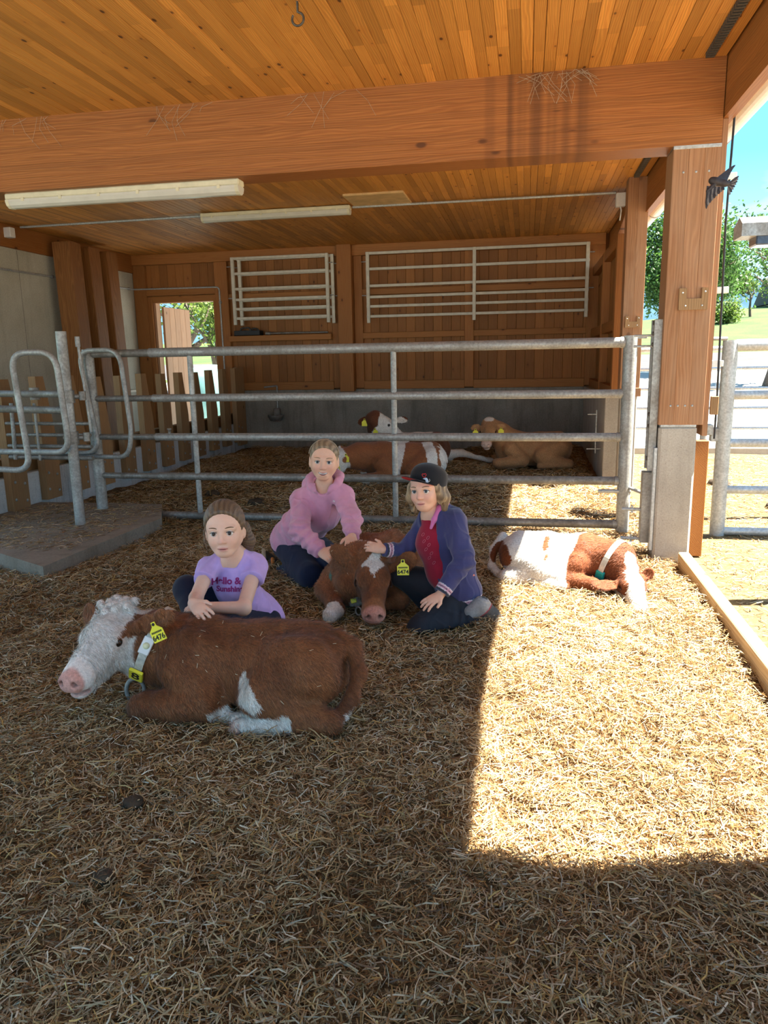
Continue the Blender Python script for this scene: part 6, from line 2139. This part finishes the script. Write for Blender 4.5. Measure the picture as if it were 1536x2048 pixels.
hand_sdf(S, wrF, P3(728, 1090, 3.84) - wrF, (.0, -.75, .55), .95, .10, (.22, .45), thumb=-1)
hand_sdf(S, wrN, P3(853, 1206, 3.585) - wrN, (-.15, -.6, .75), 1.0, .24, (.22, .25), thumb=1)
V, Q = S.mesh(.0034)
C = face_color(V, f3, SKIN * np.array((1.0, .9, .85)), .65)
link('body', npmesh('body', V, Q, M['skin'], True, np.clip(C, 0, 1)), g3)
face_parts(g3, f3, (.20, .12, .06), (.10, .12, .13), look=(1, .22, .06))
# red T-shirt
S = SDF(); S.k = .035
ch2, be2 = P3(869, 1085, 3.91), P3(888, 1145, 3.91)
S.rc(tuple(mid(neck, ch2, .25)), tuple(ch2), .062, .096, .03); S.rc(tuple(ch2), tuple(be2), .096, .090, .04); S.rc(tuple(be2), tuple(hip), .09, .09, .04)
S.rc(tuple(hc), tuple(neck + np.array((0, 0, -.0))), .05, .052, .006, sub=True)
S.disp = cloth_disp(.003, 24, 25)
M['red'] = clothmat('dark_red_cotton', (.30, .012, .035), .85)
garment('t_shirt', S, .005, M['red'], g3, label='dark red T-shirt')
tee3 = S
# jacket, open in front
S = SDF(); S.k = .035
S.rc(tuple(mid(neck, chest, .25)), tuple(chest), .085, .110, .03); S.rc(tuple(chest), tuple(belly), .110, .116, .04); S.rc(tuple(belly), tuple(hip), .116, .118, .04)
S.rc(tuple(mid(neck, shF, .2)), tuple(shF), .06, .054, .03); S.rc(tuple(mid(neck, shN, .2)), tuple(shN), .064, .064, .03)
S.chain([shF, elF, mid(elF, wrF, .93)], [.054, .044, .034], .02); S.ops[-1] = S.ops[-1][:7] + (True,)
S.chain([shN, elN, mid(elN, wrN, .93)], [.064, .056, .042], .02); S.ops[-1] = S.ops[-1][:7] + (True,)
# hood on the back
hb0 = P3(895, 1016, 4.0)
S.rc(tuple(P3(888, 1022, 4.00)), tuple(P3(910, 1030, 3.94)), .052, .046, .02)
S.rc(tuple(P3(893, 1012, 3.94)), tuple(P3(868, 1052, 3.84)), .026, .020, .012)
S.rc(tuple(hc), tuple(neck + np.array((0, -.015, -.01))), .058, .060, .008, sub=True)
# opening towards the front-left
op0, op1, op2 = P3(853, 1052, 3.83), P3(852, 1092, 3.82), P3(884, 1162, 3.80)
opd = np.array((-.35, -.75, -.0))
S.chain([neck + np.array((-.03, -.075, -.03)), op0, op1, op2], [.046, .054, .058, .014], .012)
for i_ in (-1, -2, -3): S.ops[i_] = S.ops[i_][:6] + (True,) + S.ops[i_][7:]
S.half(tuple(P3(925, 1204, 3.9)), tuple(np.array((.16, 0, -1))), .01)
S.disp = cloth_disp(.007, 26, 35, [(tuple(elN), (0, 0, 1), 105, .09, .005), (tuple(mid(shN, elN, .5)), (1, 0, .4), 80, .1, .004), (tuple(belly), (.4, 0, 1), 60, .13, .005), (tuple(elF), (1, 0, 0), 110, .08, .004)])
M['jacket'] = vcolmat('jacket_cloth', .85, 300, (1, 1, 1), .15, .15, .15, .3)
NAVY = np.array((.050, .052, .145)); STR = np.array((.62, .32, .42)); WH_ = np.array((.7, .68, .72)); GRY = np.array((.04, .042, .06))
hemn = np.array((.16, 0, -1.0)); hemn /= np.linalg.norm(hemn); hemp = P3(925, 1204, 3.9)
def jcol(V):
    c = np.tile(NAVY, (len(V), 1)) * (1 + .12 * vnoise(V, 30, 7))[:, None]
    d = -(V - hemp) @ hemn
    def bands(d, m_, c):
        for (a, b, k) in ((.0, .010, GRY), (.010, .014, WH_), (.014, .021, STR), (.021, .025, GRY), (.025, .032, STR), (.032, .036, WH_)):
            q = m_ & (d >= a) & (d < b); c[q] = k
        return c
    armN = np.array([0]); 
    # distance to the arm axes tells sleeve from trunk
    def seg(a, b):
        ab = b - a; t_ = np.clip((V - a) @ ab / (ab @ ab), 0, 1.2); return np.linalg.norm(V - (a + t_[:, None] * ab), axis=1), t_
    dn, tn = seg(elN, wrN); df, tf = seg(elF, wrF); dt, _ = seg(belly, hip)
    sleeveN = (dn < .062) & (tn > .55) & (dn < dt - .03)
    c = bands(d - .0, ~sleeveN & (d < .05) & (df > .06), c)
    eN = np.linalg.norm(wrN - elN); eF = np.linalg.norm(wrF - elF)
    c = bands((.93 - tn) * eN, sleeveN, c)
    c = bands((.93 - tf) * eF, (df < .05) & (tf > .5), c)
    # pink lining of the hood
    q = (np.linalg.norm(V - P3(878, 1022, 3.93), axis=1) < .055) & ((V @ np.array(fw)) < (P3(885, 1016, 3.97) @ np.array(fw)))
    c[q] = (.62, .20, .42)
    return np.clip(c, 0, 1)
garment('hooded_jacket', S, .0046, M['jacket'], g3, cols=jcol, label='dark blue hooded jacket with striped hems')
jk = S
S = SDF(); S.k = .01
S.chain([P3(892, 1006, 3.93), P3(880, 1016, 3.88), P3(868, 1040, 3.83), P3(862, 1056, 3.82)], [.020, .018, .013, .008], .012)
garment('hood_lining', S, .004, clothmat('pink_lining', (.60, .16, .36), .85), g3)
# zip edge and little label
lb = print_on(jk, '^', .016, P3(951, 1157, 3.74), np.array(cr), np.array(cu), -camd3, plain('label_red', (.6, .2, .15), .6), g3, g3, .002)
# trousers
S = SDF(); S.k = .03
kN, kF = P3(840, 1256, 3.68), P3(802, 1150, 3.94)
S.rc(tuple(P3(922, 1196, 3.90)), tuple(kN), .104, .066, .03)
S.rc(tuple(kN), tuple(P3(948, 1238, 3.80)), .060, .046, .03)
S.rc(tuple(P3(905, 1180, 3.98)), tuple(kF), .100, .066, .03)
S.rc(tuple(kF), tuple(P3(850, 1205, 3.98)), .060, .048, .03)
S.half((0, 0, .004), (0, 0, -1), .01)
S.disp = cloth_disp(.006, 28, 45, [(tuple(mid(kN, P3(948, 1238, 3.80), .8)), (1, 0, 0), 140, .07, .005), (tuple(mid(kN, P3(922, 1196, 3.9), .5)), (1, 0, .6), 80, .1, .004)])
M['charcoal'] = clothmat('charcoal_trousers', (.022, .024, .032), .75, sheen=.1)
garment('trousers', S, .0055, M['charcoal'], g3)
# hiking boots
M['boot'] = vcolmat('boot', .8, 90, (1, 1, 1), .3, .3)
def boot(a, b, top):
    S = SDF(); S.k = .02
    a, b, top = map(A_, (a, b, top))
    S.rc(tuple(a), tuple(b), .050, .040, .02); S.rc(tuple(a), tuple(top), .048, .044, .02)
    S.el(mid(a, b, .5), (.055, .038, .038), .02)
    S.half((0, 0, .003), (0, 0, -1), .006)
    ab = b - a; ab /= np.linalg.norm(ab)
    def bc_(V):
        c = np.tile(np.array((.33, .31, .30)), (len(V), 1)) * (1 + .1 * vnoise(V, 60, 3))[:, None]
        s_ = (V - a) @ np.array((.45, .0, .9))
        t_ = (V - a) @ ab
        c[(t_ > .03)] = (.085, .08, .075)
        u_ = V[:, 2] + .42 * (V[:, 0] - a[0])
        c[u_ > a[2] + .055] = (.10, .095, .09)
        c[(u_ > a[2] + .040) & (u_ < a[2] + .047)] = (.40, .36, .32)
        c[(np.abs(t_ - .028) < .003)] = (.35, .04, .06)
        return np.clip(c, 0, 1)
    return garment('hiking_boot', S, .0045, M['boot'], g3, cols=bc_)
boot(P3(962, 1212, 3.82), P3(994, 1243, 3.84), P3(942, 1226, 3.80))
# bobbed hair
S = SDF(); S.fr = f3; S.k = .02
S.el((-.020, 0, .022), (.098, .083, .086))
for s_ in (-1, 1):
    S.chain([(.022, s_ * .070, .02), (.020, s_ * .082, -.04), (.024, s_ * .078, -.098)], [.020, .022, .012], .02)
    S.chain([(-.03, s_ * .075, .01), (-.035, s_ * .088, -.05), (-.03, s_ * .085, -.11)], [.028, .028, .016], .02)
S.chain([(-.075, 0, .0), (-.085, 0, -.06), (-.08, 0, -.11)], [.05, .048, .03], .03)
S.half((.050, 0, .05), (.97, 0, -.25), .012)
S.fr = WORLD
def bobd(P):
    o, R, sc = f3; h = (P - o) @ R / sc
    a = np.arctan2(h[:, 1], -h[:, 0] + .03)
    return (.0022 * (np.sin(a * 30 + 2 * np.sin(h[:, 2] * 30)) * .6 + .5 * np.sin(a * 67 + 3 * np.sin(h[:, 2] * 22)))).astype(np.float32)
S.disp = bobd
def bobc(V):
    o, R, sc = f3; h = (V - o) @ R / sc
    a = np.arctan2(h[:, 1], -h[:, 0] + .03)
    w_ = .5 + .5 * np.sin(a * 34 + 2 * np.sin(h[:, 2] * 30) + vnoise(V, 25, 2))
    return np.array((.20, .12, .06)) + (np.array((.48, .34, .19)) - np.array((.20, .12, .06))) * w_[:, None]
garment('hair', S, .0038, M['hair'], g3, cols=bobc, label='blond bobbed hair')
# cap, worn tilted back with the brim turned aside
f3c = frame(hc + f3[1] @ np.array((-.004, 0, .004)), camd3 + np.array((-.80, 0, .16)), (.05, 0, 1), 1.02)
M['cap'] = clothmat('black_cap_cloth', (.012, .013, .016), .85, sheen=.2)
S = SDF(); S.fr = f3c; S.k = .015
S.el((-.014, 0, .040), (.104, .091, .088)); S.el((.030, 0, .070), (.064, .070, .052), .03); S.el((-.02, 0, .085), (.082, .074, .042), .03)
S.half((0, 0, .024), (-.04, 0, -1), .006)
S.el((-.014, 0, .020), (.092, .079, .07), .006, True)
S.fr = WORLD
cp = garment('cap', S, .0036, M['cap'], g3, label='black cap with a red under-brim')
cap_sdf = S
S.fr = f3c
# brim: curved flat visor
vs = []; fs = []
nu, nv_ = 14, 6
for lay in (0, 1):
    for i in range(nu + 1):
        a = -1.15 + 2.3 * i / nu
        for j in range(nv_ + 1):
            t_ = j / nv_
            r0 = np.array((.082 * math.cos(a) - .004, .086 * math.sin(a)))
            r1 = np.array((.082 * math.cos(a) + .085 * max(math.cos(a * 1.30), 0) ** .5, .098 * math.sin(a)))
            q = r0 * (1 - t_) + r1 * t_
            z_ = .036 + .004 * t_ - 1.5 * q[1] ** 2 - (0 if lay == 0 else .0035)
            vs.append(f3c[0] + f3c[1] @ (np.array((q[0], q[1], z_)) * f3c[2]))
st = (nu + 1) * (nv_ + 1)
top = []; bot = []
for i in range(nu):
    for j in range(nv_):
        q = [i * (nv_ + 1) + j, i * (nv_ + 1) + j + 1, (i + 1) * (nv_ + 1) + j + 1, (i + 1) * (nv_ + 1) + j]
        top.append(q); bot.append([x + st for x in q][::-1])
edge = []
for i in range(nu):
    a_, b_ = i * (nv_ + 1) + nv_, (i + 1) * (nv_ + 1) + nv_
    edge.append([a_, a_ + st, b_ + st, b_])
MB().add(vs, top + edge, True).obj('cap_brim', M['cap'], cp)
MB().add(vs[st:], [[x - st for x in f] for f in bot], True).obj('cap_underbrim', plain('red_underbrim', (.55, .03, .035), .8), cp)
# embroidered emblem: red heart outline above a small light blue cat
def emblem(S, pts2, c, right, upv, dirn, r_, mat, parent, name):
    m_ = plane_frame(tuple(c), right, upv); d = np.asarray(dirn, float); d /= np.linalg.norm(d)
    P = np.array([tuple(m_ @ Vector((a, b, 0))) for a, b in pts2]) - d * .08
    for _ in range(40):
        P = P + d * (np.clip(S.ev(P.astype(np.float32)), -.01, .05) * .8)[:, None]
    return P - d * .0012
ec_ = P3(850, 956, 3.75); er, eu = np.array(cr) + .05 * np.array(cu), np.array(cu)
S.fr = WORLD
heart = [(.0105 * (16 * math.sin(t_) ** 3) / 16, .0008 * (13 * math.cos(t_) - 5 * math.cos(2 * t_) - 2 * math.cos(3 * t_) - math.cos(4 * t_)) + .014) for t_ in np.linspace(0, 6.283, 25)]
P = emblem(cap_sdf, [(a - .004, b) for a, b in heart], ec_, er, eu, -camd3, 0, None, None, None)
MB().tube([tuple(p) for p in P], .0012, 6, False).obj('heart_emblem', plain('red_thread', (.65, .03, .04), .7), cp)
cat2 = [(-.012, -.002), (-.006, .0), (-.003, -.001), (.0, .003), (.002, .0005), (.006, .001), (.010, -.004), (.013, -.012), (.013, -.020), (.006, -.022), (.000, -.020), (.001, -.013), (-.002, -.007), (-.008, -.004)]
P = emblem(cap_sdf, [(a * 1.15 + .002, b * 1.15) for a, b in cat2], ec_, er, eu, -camd3, 0, None, None, None)
MB().add([tuple(p) for p in P], [list(range(len(P)))[::-1]]).obj('cat_emblem', plain('blue_thread', (.55, .66, .85), .7), cp)
tl = [(.013, -.018), (.018, -.016), (.0195, -.010), (.0175, -.005)]
P = emblem(cap_sdf, [(a * 1.15 + .002, b * 1.15) for a, b in tl], ec_, er, eu, -camd3, 0, None, None, None)
MB().tube([tuple(p) for p in P], .0011, 6).obj('cat_tail', M['white'], cp)
# flower print on the red shirt
fm = plain('pale_pink_print', (.55, .16, .20), .8)
for (x, y) in ((846, 1070), (856, 1076), (848, 1083), (858, 1090), (852, 1099), (863, 1107), (859, 1116), (868, 1126)):
    lp = [(.010 * math.cos(t_) * math.cos(.8) - .004 * math.sin(t_) * math.sin(.8), .010 * math.cos(t_) * math.sin(.8) + .005 * math.sin(t_)) for t_ in np.linspace(0, 6.283, 13)]
    P = emblem(tee3, lp, P3(x, y, 3.80), np.array(cr), np.array(cu), -camd3, 0, None, None, None)
    MB().tube([tuple(p) for p in P], .0011, 5, False).obj('leaf_print', fm, g3)

# ------------------------------------------------------------------ swallow
sw_ = empty('swallow', tuple(at(1445, 372, 4.3)), label='dark swallow in flight with spread wings in front of the big post', cat='bird')
B0 = np.array(sw_.location)
def PB(x, y, dY=0.0): return at(x, y, 4.3 + dY) - B0
M['plume'] = plain('swallow_plumage', (.035, .028, .030), .6, 0, .35, 60, .2)
M['plume_l'] = plain('swallow_feather_light', (.16, .14, .13), .6, 0, .3, 60, .1)
S = SDF(); S.k = .01
S.rc(tuple(PB(1424, 361)), tuple(PB(1430, 363)), .017, .018, .01)
S.rc(tuple(PB(1430, 363)), tuple(PB(1450, 367)), .020, .016, .012)
S.rc(tuple(PB(1450, 367)), tuple(PB(1460, 368)), .015, .008, .01)
S.rc(tuple(PB(1421, 362)), tuple(PB(1418, 364)), .004, .0015, .004)
V, Q = S.mesh(.0028, .01)
link('body', npmesh('body', V, Q, M['plume'], True), sw_)
def feather(a, b, w0, w1, nm, mt):
    a, b = A_(a), A_(b); d = b - a; L_ = np.linalg.norm(d); d /= L_
    sd_ = np.cross(d, np.array(fw)); sd_ /= np.linalg.norm(sd_); n_ = np.cross(sd_, d)
    pr_ = [(0, -w0), (.7, -w1), (.93, -w1 * .6), (1, 0), (.93, w1 * .6), (.7, w1), (0, w0)]
    top_ = [tuple(a + d * L_ * t_ + sd_ * w_ + n_ * .0012) for t_, w_ in pr_]; bo_ = [tuple(a + d * L_ * t_ + sd_ * w_ - n_ * .0012) for t_, w_ in pr_]
    n = len(pr_)
    MB().add(top_ + bo_, [list(range(n)), list(range(n, 2 * n))[::-1]] + [[(i + 1) % n, i, n + i, n + (i + 1) % n] for i in range(n)]).obj(nm, M[mt], sw_)
# lower wing (towards the viewer), feathers fanned
for k in range(9):
    t_ = k / 8
    root_ = PB(1416 + 30 * t_, 374 + 2 * t_ - 2, -.01)
    tip_ = PB(1412.5 + 34 * t_ ** 1.1, 418 - 38 * t_ ** .85, -.03)
    feather(root_, tip_, .006, .0075, 'wing_feather', 'plume_l' if k % 2 else 'plume')
S = SDF(); S.k = .006
S.rc(tuple(PB(1431, 366, -.005)), tuple(PB(1415, 382, -.02)), .012, .007, .006); S.rc(tuple(PB(1415, 382, -.02)), tuple(PB(1412, 408, -.03)), .007, .003, .005)
V, Q = S.mesh(.0025, .01); link('wing_edge', npmesh('wing_edge', V, Q, M['plume'], True), sw_)
for k in range(8):
    t_ = k / 7
    feather(PB(1434 + 14 * t_, 358 + 4 * t_, .02), PB(1471 - 16 * t_, 330 + 26 * t_ ** 1.2, .08), .006, .0075, 'wing_feather', 'plume')
for k in range(8):
    t_ = k / 7
    feather(PB(1456, 368, 0), PB(1478 - 18 * t_ ** 1.5, 352 + 38 * t_, .0), .004, .0062, 'tail_feather', 'plume_l' if k % 2 else 'plume')

# cobwebs under the beam
cwm = plain('cobweb', (.42, .34, .25), .9)
rw = random.Random(4)
for k, (x, n_) in enumerate(((-3.6, 10), (-2.35, 9), (-1.35, 8), (.13, 26))):
    b_ = MB()
    for i in range(n_):
        x0_ = x + rw.uniform(-.22, .22); z0_ = CZ - rw.uniform(.0, .02)
        x1_ = x0_ + rw.uniform(-.16, .16); z1_ = CZ - rw.uniform(.05, .24 if k < 3 else .20)
        ymid = 5.195 - rw.uniform(.0, .03)
        b_.tube([(x0_ - x, 0, z0_ - CZ), ((x0_ + x1_) / 2 - x + rw.uniform(-.04, .04), ymid - 5.205, (z0_ + z1_) / 2 - CZ), (x1_ - x, 0.0, z1_ - CZ)], .0011, 4, False)
    o = b_.obj('cobweb', cwm); o.location = (x, 5.205, CZ)
    setp(o, ['dusty cobweb strands on the cross beam above the long lamp, near the left end', 'dusty cobweb strands on the cross beam above the right end of the long lamp', 'few dusty cobweb strands on the middle of the cross beam', 'thick brown cobweb tangle on the cross beam near the big post'][k], 'cobweb', kind='stuff')
